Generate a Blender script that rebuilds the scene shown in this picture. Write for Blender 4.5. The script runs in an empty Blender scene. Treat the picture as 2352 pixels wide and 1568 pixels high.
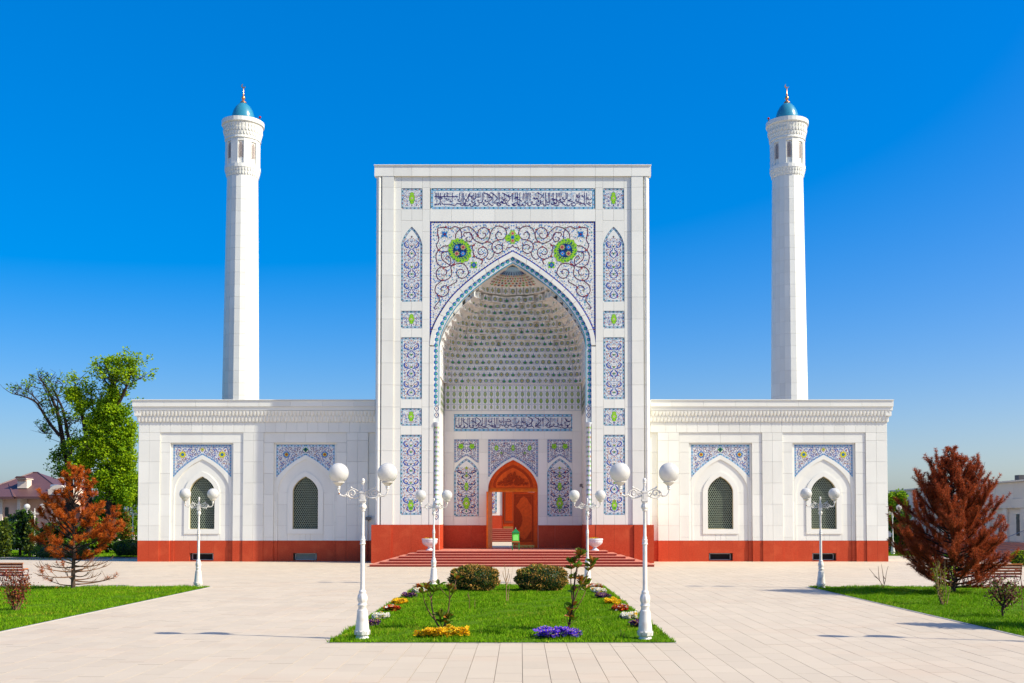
import bpy, math, random
import numpy as np
from math import sin, cos, pi, radians, sqrt, atan2
random.seed(7)
rng = np.random.default_rng(7)
S = bpy.context.scene

# ------------------------------------------------------------------ camera
F, HCAM, TILT = 2450.0, 2.6, radians(2.0)      # focal length in picture units (picture is 2352 wide)
CX, CYH = 1196.0, 1196.0                        # vanishing point, eye level
CY0 = CYH - F * math.tan(TILT)
cam = bpy.data.cameras.new('camera'); camo = bpy.data.objects.new('camera', cam)
S.collection.objects.link(camo); S.camera = camo
cam.sensor_width = 36.0; cam.lens = 36.0 * F / 2352.0
cam.shift_x = -(CX - 1176.0) / 2352.0; cam.shift_y = (CY0 - 784.0) / 2352.0
cam.clip_end = 5000.0
camo.location = (0, 0, HCAM); camo.rotation_euler = (pi / 2 + TILT, 0, 0)

# ------------------------------------------------------------------ sky and sun
SUNV = (3.64, -1.12, 3.2)
EL = math.atan2(SUNV[2], math.hypot(SUNV[0], SUNV[1])); AZ = math.atan2(SUNV[0], SUNV[1])
W = bpy.data.worlds.new('World'); S.world = W; W.use_nodes = True
nt = W.node_tree; nt.nodes.clear()
sky = nt.nodes.new('ShaderNodeTexSky'); sky.sky_type = 'NISHITA'; sky.sun_disc = False
sky.sun_elevation = EL; sky.sun_rotation = AZ
sky.altitude = 450; sky.air_density = 0.957; sky.dust_density = 4.0; sky.ozone_density = 4.6
hs = nt.nodes.new('ShaderNodeHueSaturation'); hs.inputs['Hue'].default_value = 0.5126; hs.inputs['Saturation'].default_value = 2.14; hs.inputs['Value'].default_value = 2.55
gmn = nt.nodes.new('ShaderNodeGamma'); gmn.inputs[1].default_value = 0.61
bg = nt.nodes.new('ShaderNodeBackground'); bg.inputs['Strength'].default_value = 0.095
wo = nt.nodes.new('ShaderNodeOutputWorld')
nt.links.new(sky.outputs[0], gmn.inputs[0]); nt.links.new(gmn.outputs[0], hs.inputs['Color']); nt.links.new(hs.outputs[0], bg.inputs['Color']); nt.links.new(bg.outputs[0], wo.inputs['Surface'])
sl = bpy.data.lights.new('sun', 'SUN'); sl.energy = 4.5; sl.angle = radians(0.55); sl.color = (1.0, 0.945, 0.80)
slo = bpy.data.objects.new('sun', sl); S.collection.objects.link(slo)
slo.location = (40, -20, 60)
slo.rotation_euler = (pi / 2 - EL, 0, pi - AZ)
S.view_settings.view_transform = 'Standard'; S.view_settings.look = 'None'
S.view_settings.exposure = 0.60; S.view_settings.gamma = 1.0; S.view_settings.use_curve_mapping = False
S.cycles.max_bounces = 7; S.cycles.diffuse_bounces = 4; S.cycles.use_denoising = True

# ------------------------------------------------------------------ picture -> place measurements
def tt(y, D):
    v = (CY0 - y) / F
    return D / (cos(TILT) - v * sin(TILT))
def zz(y, D):                       # height of picture row y on a vertical plane D away
    v = (CY0 - y) / F
    return HCAM + tt(y, D) * (sin(TILT) + v * cos(TILT))
def xx(x, y, D): return (x - CX) / F * tt(y, D)
def gp(x, y, z=0.0):                # ground (or level z) point seen at x, y
    v = (CY0 - y) / F
    t = (z - HCAM) / (sin(TILT) + v * cos(TILT))
    return ((x - CX) / F * t, t * (cos(TILT) - v * sin(TILT)))

# ------------------------------------------------------------------ materials
M = {}
def lin(c):
    return tuple((x / 12.92 if x <= .04045 else ((x + .055) / 1.055) ** 2.4) for x in c)
def mat(name, col, rough=.5, spec=.5, noise=None, rand=0.0, metal=0.0, transl=0.0, bump=None, col2=None, emit=0.0, coat=0.0, stain=None, isl=0.0):
    m = bpy.data.materials.new(name); m.use_nodes = True
    n = m.node_tree.nodes; l = m.node_tree.links; n.clear()
    out = n.new('ShaderNodeOutputMaterial'); p = n.new('ShaderNodeBsdfPrincipled')
    p.inputs['Roughness'].default_value = rough; p.inputs['Specular IOR Level'].default_value = spec
    p.inputs['Metallic'].default_value = metal; p.inputs['Coat Weight'].default_value = coat
    geo = n.new('ShaderNodeNewGeometry')
    def rgb(c):
        q = n.new('ShaderNodeRGB'); q.outputs[0].default_value = (*c, 1); return q.outputs[0]
    c = rgb(col)
    if noise:
        sc, amt = noise[0], noise[1]
        tx = n.new('ShaderNodeTexNoise'); tx.inputs['Scale'].default_value = sc; tx.inputs['Detail'].default_value = noise[2] if len(noise) > 2 else 4
        l.new(geo.outputs['Position'], tx.inputs['Vector'])
        rp = n.new('ShaderNodeMapRange'); rp.inputs[1].default_value = .3; rp.inputs[2].default_value = .7
        l.new(tx.outputs[0], rp.inputs[0])
        mx = n.new('ShaderNodeMix'); mx.data_type = 'RGBA'
        l.new(rp.outputs[0], mx.inputs['Factor'])
        c2 = col2 if col2 else tuple(x * (1 - amt) for x in col)
        l.new(c, mx.inputs['A']); l.new(rgb(c2), mx.inputs['B']); c = mx.outputs['Result']
    if stain:
        tx = n.new('ShaderNodeTexNoise'); tx.inputs['Scale'].default_value = stain[0]; tx.inputs['Detail'].default_value = 6
        mp = n.new('ShaderNodeMapping'); mp.inputs['Scale'].default_value = stain[3] if len(stain) > 3 else (1, 1, 1)
        l.new(geo.outputs['Position'], mp.inputs[0]); l.new(mp.outputs[0], tx.inputs['Vector'])
        rp = n.new('ShaderNodeMapRange'); rp.inputs[1].default_value = .5; rp.inputs[2].default_value = .75; rp.inputs[4].default_value = stain[2]
        l.new(tx.outputs[0], rp.inputs[0])
        mx = n.new('ShaderNodeMix'); mx.data_type = 'RGBA'
        l.new(rp.outputs[0], mx.inputs['Factor']); l.new(c, mx.inputs['A']); l.new(rgb(stain[1]), mx.inputs['B']); c = mx.outputs['Result']
    if rand:
        oi = n.new('ShaderNodeObjectInfo'); mr = n.new('ShaderNodeMapRange')
        mr.inputs[3].default_value = 1 - rand; mr.inputs[4].default_value = 1 + rand * .35
        l.new(oi.outputs['Random'], mr.inputs[0])
        mu = n.new('ShaderNodeVectorMath'); mu.operation = 'SCALE'
        l.new(c, mu.inputs[0]); l.new(mr.outputs[0], mu.inputs['Scale']); c = mu.outputs[0]
    if isl:
        mr = n.new('ShaderNodeMapRange'); mr.inputs[3].default_value = 1 - isl; mr.inputs[4].default_value = 1 + isl * .4
        l.new(geo.outputs['Random Per Island'], mr.inputs[0])
        mu = n.new('ShaderNodeVectorMath'); mu.operation = 'SCALE'
        l.new(c, mu.inputs[0]); l.new(mr.outputs[0], mu.inputs['Scale']); c = mu.outputs[0]
    l.new(c, p.inputs['Base Color'])
    if bump:
        tb = n.new('ShaderNodeTexNoise'); tb.inputs['Scale'].default_value = bump[0]; tb.inputs['Detail'].default_value = 5
        l.new(geo.outputs['Position'], tb.inputs['Vector'])
        b = n.new('ShaderNodeBump'); b.inputs['Strength'].default_value = bump[1]; b.inputs['Distance'].default_value = bump[2] if len(bump) > 2 else .02
        l.new(tb.outputs[0], b.inputs['Height']); l.new(b.outputs[0], p.inputs['Normal'])
    if emit:
        p.inputs['Emission Color'].default_value = (*col, 1); p.inputs['Emission Strength'].default_value = emit
    if transl:
        tr = n.new('ShaderNodeBsdfTranslucent'); l.new(c, tr.inputs['Color'])
        ms = n.new('ShaderNodeMixShader'); ms.inputs[0].default_value = transl
        l.new(p.outputs[0], ms.inputs[1]); l.new(tr.outputs[0], ms.inputs[2]); l.new(ms.outputs[0], out.inputs['Surface'])
    else:
        l.new(p.outputs[0], out.inputs['Surface'])
    M[name] = m
    return m

mat('marble', (.815, .80, .715), .42, .4, noise=(.55, .05), rand=.06, stain=(1.3, (.66, .63, .56), .26, (1, 1, .22)), bump=(30, .05, .004))
mat('marble_trim', (.815, .80, .715), .4, .4, noise=(.8, .05), rand=.03)
mat('joint', (.58, .53, .46), .9, .2)
mat('granite', (.53, .074, .030), .42, .12, noise=(14, .3, 10), col2=(.44, .052, .018), rand=.08, stain=(1.4, (.62, .115, .045), .55))
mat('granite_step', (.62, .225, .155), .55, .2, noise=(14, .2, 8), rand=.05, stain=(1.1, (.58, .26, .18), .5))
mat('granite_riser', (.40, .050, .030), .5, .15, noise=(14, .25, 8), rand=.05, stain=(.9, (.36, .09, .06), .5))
mat('paving', (.565, .462, .338), .62, .35, noise=(.25, .07), rand=.05, isl=.055, stain=(.35, (.55, .405, .28), .5, (1, 2.2, 1)), bump=(55, .06, .003))
mat('paving_joint', (.34, .27, .21), .9, .1)
mat('soil', (.10, .07, .045), .95, .1, noise=(6, .4))
mat('turf', (.085, .17, .006), .95, .05, noise=(1.6, .3), bump=(40, .4, .03))
mat('grass', (.21, .40, .005), .7, .08, noise=(1.5, .3, 8), col2=(.105, .25, .004), transl=.3, isl=.3)
mat('grass_dry', (.36, .40, .02), .7, .2, noise=(2, .3), transl=.3)
mat('asphalt', (.16, .155, .16), .85, .2, noise=(3, .2))
mat('kerb', (.46, .43, .40), .8, .2, noise=(3, .15), rand=.05)
mat('vault', (.76, .765, .745), .5, .3, noise=(.8, .05), rand=.06, isl=.04)
mat('cell_green', (.34, .46, .19), .35, .2)
mat('cell_slate', (.10, .13, .20), .35, .2)
mat('cell_blue', (.13, .20, .40), .35, .2)
mat('tile_pale', (.56, .60, .63), .3, .25)
# glazed tile colours
G = dict(rough=.22, spec=.22)
mat('tile_white', (.76, .755, .70), **G, noise=(2, .04))
mat('tile_cobalt', (.018, .055, .34), **G)
mat('tile_navy', (.015, .022, .14), **G)
mat('tile_blue', (.03, .18, .50), **G)
mat('tile_sky', (.26, .46, .68), **G)
mat('tile_turq', (.02, .27, .40), **G)
mat('tile_teal', (.008, .13, .14), **G)
mat('tile_lime', (.27, .56, .022), **G)
mat('tile_leaf', (.24, .42, .07), **G)
mat('tile_green', (.06, .30, .03), **G)
mat('tile_olive', (.33, .42, .15), **G)
mat('tile_maroon', (.115, .012, .05), **G)
mat('tile_red', (.40, .055, .03), **G)
mat('tile_orange', (.50, .17, .045), **G)
mat('tile_pink', (.55, .26, .18), **G)
mat('tile_lilac', (.33, .42, .56), **G)
mat('tile_ink', (.028, .014, .13), **G)
mat('tile_yellow', (.60, .58, .04), **G)
mat('wood', (.80, .105, .004), .45, .2, noise=(7, .35, 8), col2=(.62, .070, .003))
mat('wood_dark', (.46, .048, .003), .5, .15, noise=(9, .3, 8))
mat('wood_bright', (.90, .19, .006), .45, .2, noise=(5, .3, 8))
mat('brass', (.52, .36, .10), .35, .5, metal=.9)
mat('copper', (.78, .36, .16), .3, .5, metal=.85)
mat('dome_tile', (.035, .235, .345), .22, .55, noise=(6, .15), coat=.3)
mat('glass_dark', (.008, .014, .018), .06, .6)
mat('glass_blue', (.02, .13, .17), .08, .6)
mat('void', (.008, .008, .009), .6, .2)
mat('grille', (.30, .36, .26), .5, .4, noise=(14, .3))
mat('grille_white', (.55, .46, .40), .5, .4)
mat('gilt', (.50, .42, .22), .4, .5)
mat('lamp_paint', (.74, .70, .63), .42, .45, noise=(9, .06), stain=(6, (.50, .40, .32), .7), isl=.05)
mat('lamp_rust', (.42, .13, .03), .8, .2, noise=(40, .3))
mat('lamp_globe', (.76, .735, .69), .22, .5, transl=.4)
mat('urn', (.66, .66, .68), .5, .4, noise=(8, .08), stain=(5, (.46, .44, .43), .5))
mat('iron', (.10, .018, .016), .45, .4)
mat('bench_wood', (.26, .045, .012), .4, .4, noise=(20, .3))
mat('bench_edge', (.55, .16, .03), .4, .4)
mat('bark', (.115, .078, .055), .9, .15, noise=(12, .5, 8), bump=(30, .5, .02))
mat('bark_dark', (.050, .034, .027), .9, .15, noise=(9, .4, 8), bump=(25, .5, .03))
mat('twig', (.20, .105, .06), .85, .15, noise=(10, .3))
mat('twig_tan', (.34, .21, .11), .85, .15, noise=(10, .3))
mat('needle_orange', (.66, .175, .022), .7, .1, noise=(3.2, .3), col2=(.44, .080, .012), transl=.35, isl=.3)
mat('needle_rust', (.56, .125, .034), .7, .1, noise=(2.2, .3), col2=(.30, .052, .020), transl=.3, isl=.35)
mat('leaf_lime', (.42, .56, .010), .6, .12, noise=(.9, .3), col2=(.24, .42, .008), transl=.45, isl=.25)
mat('leaf_green', (.12, .25, .012), .6, .12, noise=(1.2, .3), col2=(.07, .17, .010), transl=.35)
mat('leaf_dark', (.030, .065, .018), .5, .3, noise=(1.4, .3), transl=.15)
mat('leaf_olive', (.15, .19, .012), .4, .25, noise=(5, .3), col2=(.09, .13, .010), transl=.25)
mat('leaf_bronze', (.36, .13, .018), .4, .4, noise=(5, .3), transl=.2)
mat('leaf_red', (.28, .040, .020), .5, .3, noise=(4, .4), transl=.25)
mat('leaf_plum', (.20, .055, .040), .5, .3, noise=(4, .4), transl=.25)
mat('bush_tip', (.56, .29, .075), .7, .1, noise=(5, .35), col2=(.42, .24, .05), transl=.25)
mat('bush_green', (.14, .185, .02), .7, .2, noise=(4, .3), transl=.2)
mat('fl_yellow', (.98, .62, .008), .6, .2, noise=(7, .25), transl=.3)
mat('fl_white', (.80, .78, .72), .6, .2, transl=.3)
mat('fl_red', (.50, .014, .010), .6, .2, noise=(9, .3), transl=.25)
mat('fl_purple', (.10, .014, .16), .6, .2, noise=(9, .3), transl=.2)
mat('fl_blue', (.11, .055, .74), .6, .2, noise=(7, .3), col2=(.22, .06, .72), transl=.3)
mat('box_green', (.012, .17, .045), .35, .45)
mat('box_lime', (.11, .78, .06), .4, .4)
mat('box_lime_pale', (.24, .86, .17), .4, .4)
mat('house_wall', (.72, .46, .33), .8, .2, noise=(.6, .08))
mat('house_trim', (.70, .58, .46), .7, .2)
mat('roof', (.120, .056, .052), .5, .35, noise=(.8, .15))
mat('steel', (.35, .37, .40), .4, .5, metal=.6)
mat('bin', (.42, .47, .55), .5, .4)
mat('black_metal', (.05, .05, .055), .5, .4)
mat('flood', (.16, .15, .14), .5, .4)
mat('civic_wall', (.74, .64, .54), .6, .3, noise=(.4, .06), rand=.06)

# ------------------------------------------------------------------ mesh and object helpers
COL = S.collection
class MB:
    def __init__(s): s.v = []; s.f = []; s.m = []
    def face(s, pts, m):
        b = len(s.v); s.v.extend(pts); s.f.append(tuple(range(b, b + len(pts)))); s.m.append(m)
    def box(s, x0, x1, y0, y1, z0, z1, m):
        b = len(s.v)
        s.v += [(x0, y0, z0), (x1, y0, z0), (x1, y1, z0), (x0, y1, z0), (x0, y0, z1), (x1, y0, z1), (x1, y1, z1), (x0, y1, z1)]
        for q in ((0, 3, 2, 1), (4, 5, 6, 7), (0, 1, 5, 4), (1, 2, 6, 5), (2, 3, 7, 6), (3, 0, 4, 7)):
            s.f.append(tuple(b + i for i in q)); s.m.append(m)
    def prism(s, poly, y0, y1, m, ms=None, back=True):          # outline in x, z
        b = len(s.v); n = len(poly)
        s.v += [(x, y0, z) for x, z in poly] + [(x, y1, z) for x, z in poly]
        s.f.append(tuple(range(b, b + n))); s.m.append(m)
        if back: s.f.append(tuple(range(b + 2 * n - 1, b + n - 1, -1))); s.m.append(m)
        for i in range(n):
            j = (i + 1) % n
            s.f.append((b + i, b + n + i, b + n + j, b + j)); s.m.append(ms or m)
    def lathe(s, cx, cy, prof, n, m, a0=0.0, a1=2 * pi, sx=1.0, sy=1.0, flute=None):
        full = abs(a1 - a0 - 2 * pi) < 1e-6; k = n if full else n + 1
        b = len(s.v)
        for r, z in prof:
            for i in range(k):
                a = a0 + (a1 - a0) * i / n
                q = r * (1 + (flute[1] * cos(flute[0] * a) if flute and flute[2] <= z <= flute[3] else 0))
                s.v.append((cx + q * cos(a) * sx, cy + q * sin(a) * sy, z))
        for j in range(len(prof) - 1):
            for i in range(n):
                i2 = (i + 1) % k
                s.f.append((b + j * k + i, b + j * k + i2, b + (j + 1) * k + i2, b + (j + 1) * k + i)); s.m.append(m)
    def sphere(s, c, r, m, n=12, k=8, sz=1.0):
        s.lathe(c[0], c[1], [(max(1e-4, r * sin(pi * j / k)), c[2] - r * sz * cos(pi * j / k)) for j in range(k + 1)], n, m)
    def tube(s, pts, rad, m, n=5, cap=False):
        b = len(s.v); L = len(pts)
        if not hasattr(rad, '__len__'): rad = [rad] * L
        P = [np.array(p, float) for p in pts]; up = np.array([.31, .17, .93])
        for i in range(L):
            d = P[min(i + 1, L - 1)] - P[max(i - 1, 0)]; d = d / (np.linalg.norm(d) + 1e-9)
            a = np.cross(d, up)
            if np.linalg.norm(a) < .05: a = np.cross(d, np.array([1., 0, 0]))
            a /= np.linalg.norm(a); c = np.cross(d, a)
            for j in range(n):
                t = 2 * pi * j / n; q = P[i] + (a * cos(t) + c * sin(t)) * rad[i]
                s.v.append((q[0], q[1], q[2]))
        for i in range(L - 1):
            for j in range(n):
                j2 = (j + 1) % n
                s.f.append((b + i * n + j, b + i * n + j2, b + (i + 1) * n + j2, b + (i + 1) * n + j)); s.m.append(m)
        if cap:
            s.f.append(tuple(b + j for j in range(n))); s.m.append(m)
            s.f.append(tuple(b + (L - 1) * n + j for j in range(n))); s.m.append(m)
    def mesh(s, name, L=(0, 0, 0), smooth=False):
        me = bpy.data.meshes.new(name)
        me.from_pydata([(x - L[0], y - L[1], z - L[2]) for x, y, z in s.v], [], s.f)
        names = list(dict.fromkeys(s.m)); ix = {k: i for i, k in enumerate(names)}
        for k in names: me.materials.append(M[k])
        if len(names) > 1: me.polygons.foreach_set('material_index', [ix[k] for k in s.m])
        if smooth is True: me.polygons.foreach_set('use_smooth', [True] * len(s.f))
        me.update()
        return me
    def build(s, name, T=None, parent=None, smooth=False, L=None, **kw):
        if L is None: L = T.L if T else (0, 0, 0)
        o = bpy.data.objects.new(name, s.mesh(name, L, smooth)); COL.objects.link(o)
        p = parent or (T.o if T else None)
        if p: o.parent = p
        elif L != (0, 0, 0): o.location = L
        for k, v in kw.items(): o[k] = v
        if smooth == 'auto':
            o.data.polygons.foreach_set('use_smooth', [True] * len(s.f))
            try: o.data.set_sharp_from_angle(angle=radians(35))
            except Exception: pass
        return o
class Thing:
    def __init__(s, name, L, label, cat, group=None):
        s.L = tuple(L); s.o = bpy.data.objects.new(name, None); COL.objects.link(s.o); s.o.location = s.L
        s.o.empty_display_size = .1
        s.o['label'] = label; s.o['category'] = cat
        if group: s.o['group'] = group
def tag(o, label, cat, group=None):
    o['label'] = label; o['category'] = cat
    if group: o['group'] = group
    return o
def copy_tree(o, parent=None):
    c = o.copy(); COL.objects.link(c); c.parent = parent
    for ch in list(o.children): copy_tree(ch, c)
    return c
def shared(name, me, T, loc, scale=(1, 1, 1), rot=(0, 0, 0), parent=None):   # one more piece that shares its mesh
    o = bpy.data.objects.new(name, me); COL.objects.link(o); o.parent = parent or T.o
    o.location = (loc[0] - T.L[0], loc[1] - T.L[1], loc[2] - T.L[2]); o.scale = scale; o.rotation_euler = rot
    return o
_u = {}
def unit(m):
    if m not in _u:
        b = MB(); b.box(0, 1, 0, 1, 0, 1, m); _u[m] = b.mesh('slab_' + m)
    return _u[m]
JT = .010
def slab(T, x0, x1, z0, z1, y0, y1, m='marble', name='marble_slab', j=JT, parent=None):
    if x1 < x0: x0, x1 = x1, x0
    if z1 < z0: z0, z1 = z1, z0
    if x1 - x0 < .03 or z1 - z0 < .03: return
    e = random.uniform(-.0012, .0012)
    return shared(name, unit(m), T, (x0 + j / 2, y0 + e, z0 + j / 2), (x1 - x0 - j, y1 - y0, z1 - z0 - j), parent=parent)
def crom(pts, k=6):                 # smooth curve through points
    P = [pts[0]] + list(pts) + [pts[-1]]; o = []
    for i in range(1, len(P) - 2):
        for j in range(k):
            t = j / k
            o.append(tuple(.5 * (2 * b + (c - a) * t + (2 * a - 5 * b + 4 * c - d) * t * t + (3 * b - a - 3 * c + d) * t ** 3)
                           for a, b, c, d in zip(P[i - 1], P[i], P[i + 1], P[i + 2])))
    o.append(tuple(pts[-1])); return o
def offset(pts, d):                 # parallel curve of a left-to-right half arch given apex first; positive d moves inwards
    o = []
    for i, p in enumerate(pts):
        a = pts[max(i - 1, 0)]; b = pts[min(i + 1, len(pts) - 1)]
        tx, ty = b[0] - a[0], b[1] - a[1]; l = math.hypot(tx, ty) or 1
        o.append((p[0] - ty / l * d, p[1] + tx / l * d))
    if d:                            # mitre at the apex
        tx, ty = pts[1][0] - pts[0][0], pts[1][1] - pts[0][1]; l = math.hypot(tx, ty)
        o[0] = (0.0, pts[0][1] + d * l / tx)
        o = [q for q in o if q[0] >= 0]
    return o

class Inlay:
    """Flat glazed pieces set a few millimetres proud of a tile panel, drawn in picture units on the wall plane."""
    def __init__(s, mp, y): s.mp = mp; s.y = y; s.g = {}; s.n = 0; s.side = ''
    def poly(s, g, pts, m, layer=1):
        s.n = (s.n + 1) % 40; mb = s.g.setdefault(g, MB()); y = s.y - .0020 * layer - 4e-5 * s.n
        mb.face([(*[s.mp(*p)[0]], y, s.mp(*p)[1]) for p in pts], m)
    def ribbon(s, g, pts, w, m, layer=1, k=4, taper=None):
        P = crom(pts, k) if k > 1 else pts; n = len(P)
        L_ = []; R_ = []
        for i, p in enumerate(P):
            a = P[max(i - 1, 0)]; b = P[min(i + 1, n - 1)]
            tx, ty = b[0] - a[0], b[1] - a[1]; l = math.hypot(tx, ty) or 1
            u = i / (n - 1); ww = w / 2
            if taper == 'both': ww *= .25 + .75 * sin(pi * u)
            elif taper == 'end': ww *= 1 - .8 * u
            L_.append((p[0] - ty / l * ww, p[1] + tx / l * ww)); R_.append((p[0] + ty / l * ww, p[1] - tx / l * ww))
        for i in range(n - 1): s.poly(g, [L_[i], L_[i + 1], R_[i + 1], R_[i]], m, layer)
    def disc(s, g, x, y, r, m, layer=1, n=7, a=0, ry=None):
        ry = ry or r
        s.poly(g, [(x + r * cos(a + 2 * pi * i / n), y + ry * sin(a + 2 * pi * i / n)) for i in range(n)], m, layer)
    def dia(s, g, x, y, w, h, m, layer=1, a=0):
        s.poly(g, [(x + p * cos(a) - q * sin(a), y + p * sin(a) + q * cos(a)) for p, q in ((0, -h / 2), (w / 2, 0), (0, h / 2), (-w / 2, 0))], m, layer)
    def flower(s, g, x, y, r, m, layer=1, n=6, d=.35, a=0, ry=None):
        k = 2 * n; ry = ry or r
        s.poly(g, [(x + (1 - (d if i % 2 else 0)) * r * cos(a + pi * i / n), y + (1 - (d if i % 2 else 0)) * ry * sin(a + pi * i / n)) for i in range(k)], m, layer)
    def leaf(s, g, x, y, a, L, w, m, layer=1):
        ca, sa = cos(a), sin(a)
        s.poly(g, [(x + p * ca - q * sa, y + p * sa + q * ca) for p, q in ((0, 0), (.4 * L, w / 2), (L, 0), (.4 * L, -w / 2))], m, layer)
    def mirror(s, fn):
        mp = s.mp
        s.side = '#r'; fn(); s.side = '#l'; s.mp = lambda x, y: mp(-x, y); fn(); s.mp = mp; s.side = ''
    def build(s, T, parent):
        for g, mb in s.g.items():
            if '#' in g: mb.build(g.split('#')[0], T, parent=parent)
            else: mb.build(g, T, parent=parent, kind='stuff')
# ------------------------------------------------------------------ main distances of the mosque
AX = -.5                                   # its axis of symmetry
D_W = gp(1196, 1289.5)[1]; D_P = D_W - 2.5; D_N = D_P + 3.85; D_M = 92.0; ZPL = .81
kP = tt(800, D_P) / F; kN = tt(1050, D_N) / F; kW = tt(1080, D_W) / F
def PX(o): return AX + o * kP
def PZ(y): return zz(y, D_P)
def NX(o): return AX + o * kN
def NZ(y): return zz(y, D_N)
mpP = lambda o, y: (PX(o), PZ(y))
mpN = lambda o, y: (NX(o), NZ(y))

# ------------------------------------------------------------------ ground
def struct(mb, name, **kw): return mb.build(name, kind='structure', **kw)
b = MB(); b.face([(-900, -60, -.09), (900, -60, -.09), (900, 2500, -.09), (-900, 2500, -.09)], 'asphalt'); struct(b, 'ground')
LAWN_L, LAWN_R = -12.2, 11.3
BED = (AX + .1 - 3.69, AX + .1 + 3.69, gp(1196, 1477)[1], gp(1196, 1344.5)[1])
LAWN_Y = (12.0, gp(1196, 1348)[1])

def plaza():
    b = MB(); b.face([(-60, -20, -.03), (60, -20, -.03), (60, 73.5, -.03), (-60, 73.5, -.03)], 'paving_joint')
    pl = struct(b, 'plaza')
    T = type('T', (), {})(); T.o = pl; T.L = (0, 0, 0)
    wx, ly, j = .465, .93, .009
    me = MB(); me.box(0, wx - j, 0, ly - j, -.05, 0, 'paving'); me = me.mesh('paving_slab')
    near = []; V = []; Fa = []
    x = -46 * 1.0; c = 0
    while x < 46:
        off = (c * .37) % 1 * ly; c += 1; y = 13.0 - off
        while y < 72.8:
            xc, yc = x + wx / 2, y + ly / 2
            inlawn = (xc < LAWN_L - .5 or xc > LAWN_R + .5) and LAWN_Y[0] + 1 < yc < LAWN_Y[1] - .8
            inbed = BED[0] + .5 < xc < BED[1] - .5 and BED[2] + .8 < yc < BED[3] - .8
            if not inlawn and not inbed and yc > 14:
                vis = abs(xc) / yc < .52 and yc > 16.6
                near.append((yc if vis else 999 + yc, x, y))
            y += ly
        x += wx
    near.sort()
    for d, x, y in near[:300]:
        o = shared('paving_slab', me, T, (x, y, random.uniform(-.002, .001)))
    V = []; Fa = []
    for d, x, y in near[300:]:
        z = random.uniform(-.002, .001); n = len(V)
        x1, y1 = x + wx - j, y + ly - j
        V += [(x, y, z), (x1, y, z), (x1, y1, z), (x, y1, z), (x, y, -.04), (x1, y, -.04), (x1, y1, -.04), (x, y1, -.04)]
        Fa += [(n, n + 1, n + 2, n + 3), (n, n + 4, n + 5, n + 1), (n + 1, n + 5, n + 6, n + 2), (n + 2, n + 6, n + 7, n + 3), (n + 3, n + 7, n + 4, n)]
    b = MB(); b.v = V; b.f = Fa; b.m = ['paving'] * len(Fa)
    o = b.build('paving_slabs'); o.parent = pl; o['kind'] = 'stuff'
plaza()

# ------------------------------------------------------------------ ornament helpers
def border_marks(I, path, pitch, w, seq, g='border'):
    """coloured marks spaced along a strip of the panel's border"""
    P = path; acc = 0; k = 0; nxt = pitch / 2
    for i in range(len(P) - 1):
        (x0, y0), (x1, y1) = P[i], P[i + 1]; l = math.hypot(x1 - x0, y1 - y0)
        if l < 1e-6: continue
        a = atan2(y1 - y0, x1 - x0)
        while nxt <= acc + l:
            t = (nxt - acc) / l; x, y = x0 + (x1 - x0) * t, y0 + (y1 - y0) * t
            m, s, shape = seq[k % len(seq)]; k += 1
            if shape == 'd': I.dia(g, x, y, w * s, w * s, m, 3, a)
            elif shape == 'f': I.flower(g, x, y, w * s / 2, m, 3, 4, .45, a)
            else: I.disc(g, x, y, w * s / 2, m, 3, 6)
            nxt += pitch
        acc += l
SEQ = [('tile_teal', .95, 'f'), ('tile_white', .45, 'o'), ('tile_orange', .7, 'd'), ('tile_white', .45, 'o')]
SEQ2 = [('tile_navy', .8, 'f'), ('tile_red', .55, 'o'), ('tile_teal', .8, 'f'), ('tile_orange', .6, 'd')]
def strip(I, g, path, w, m, layer=1):
    I.ribbon(g, path, w, m, layer, k=1)

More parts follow.
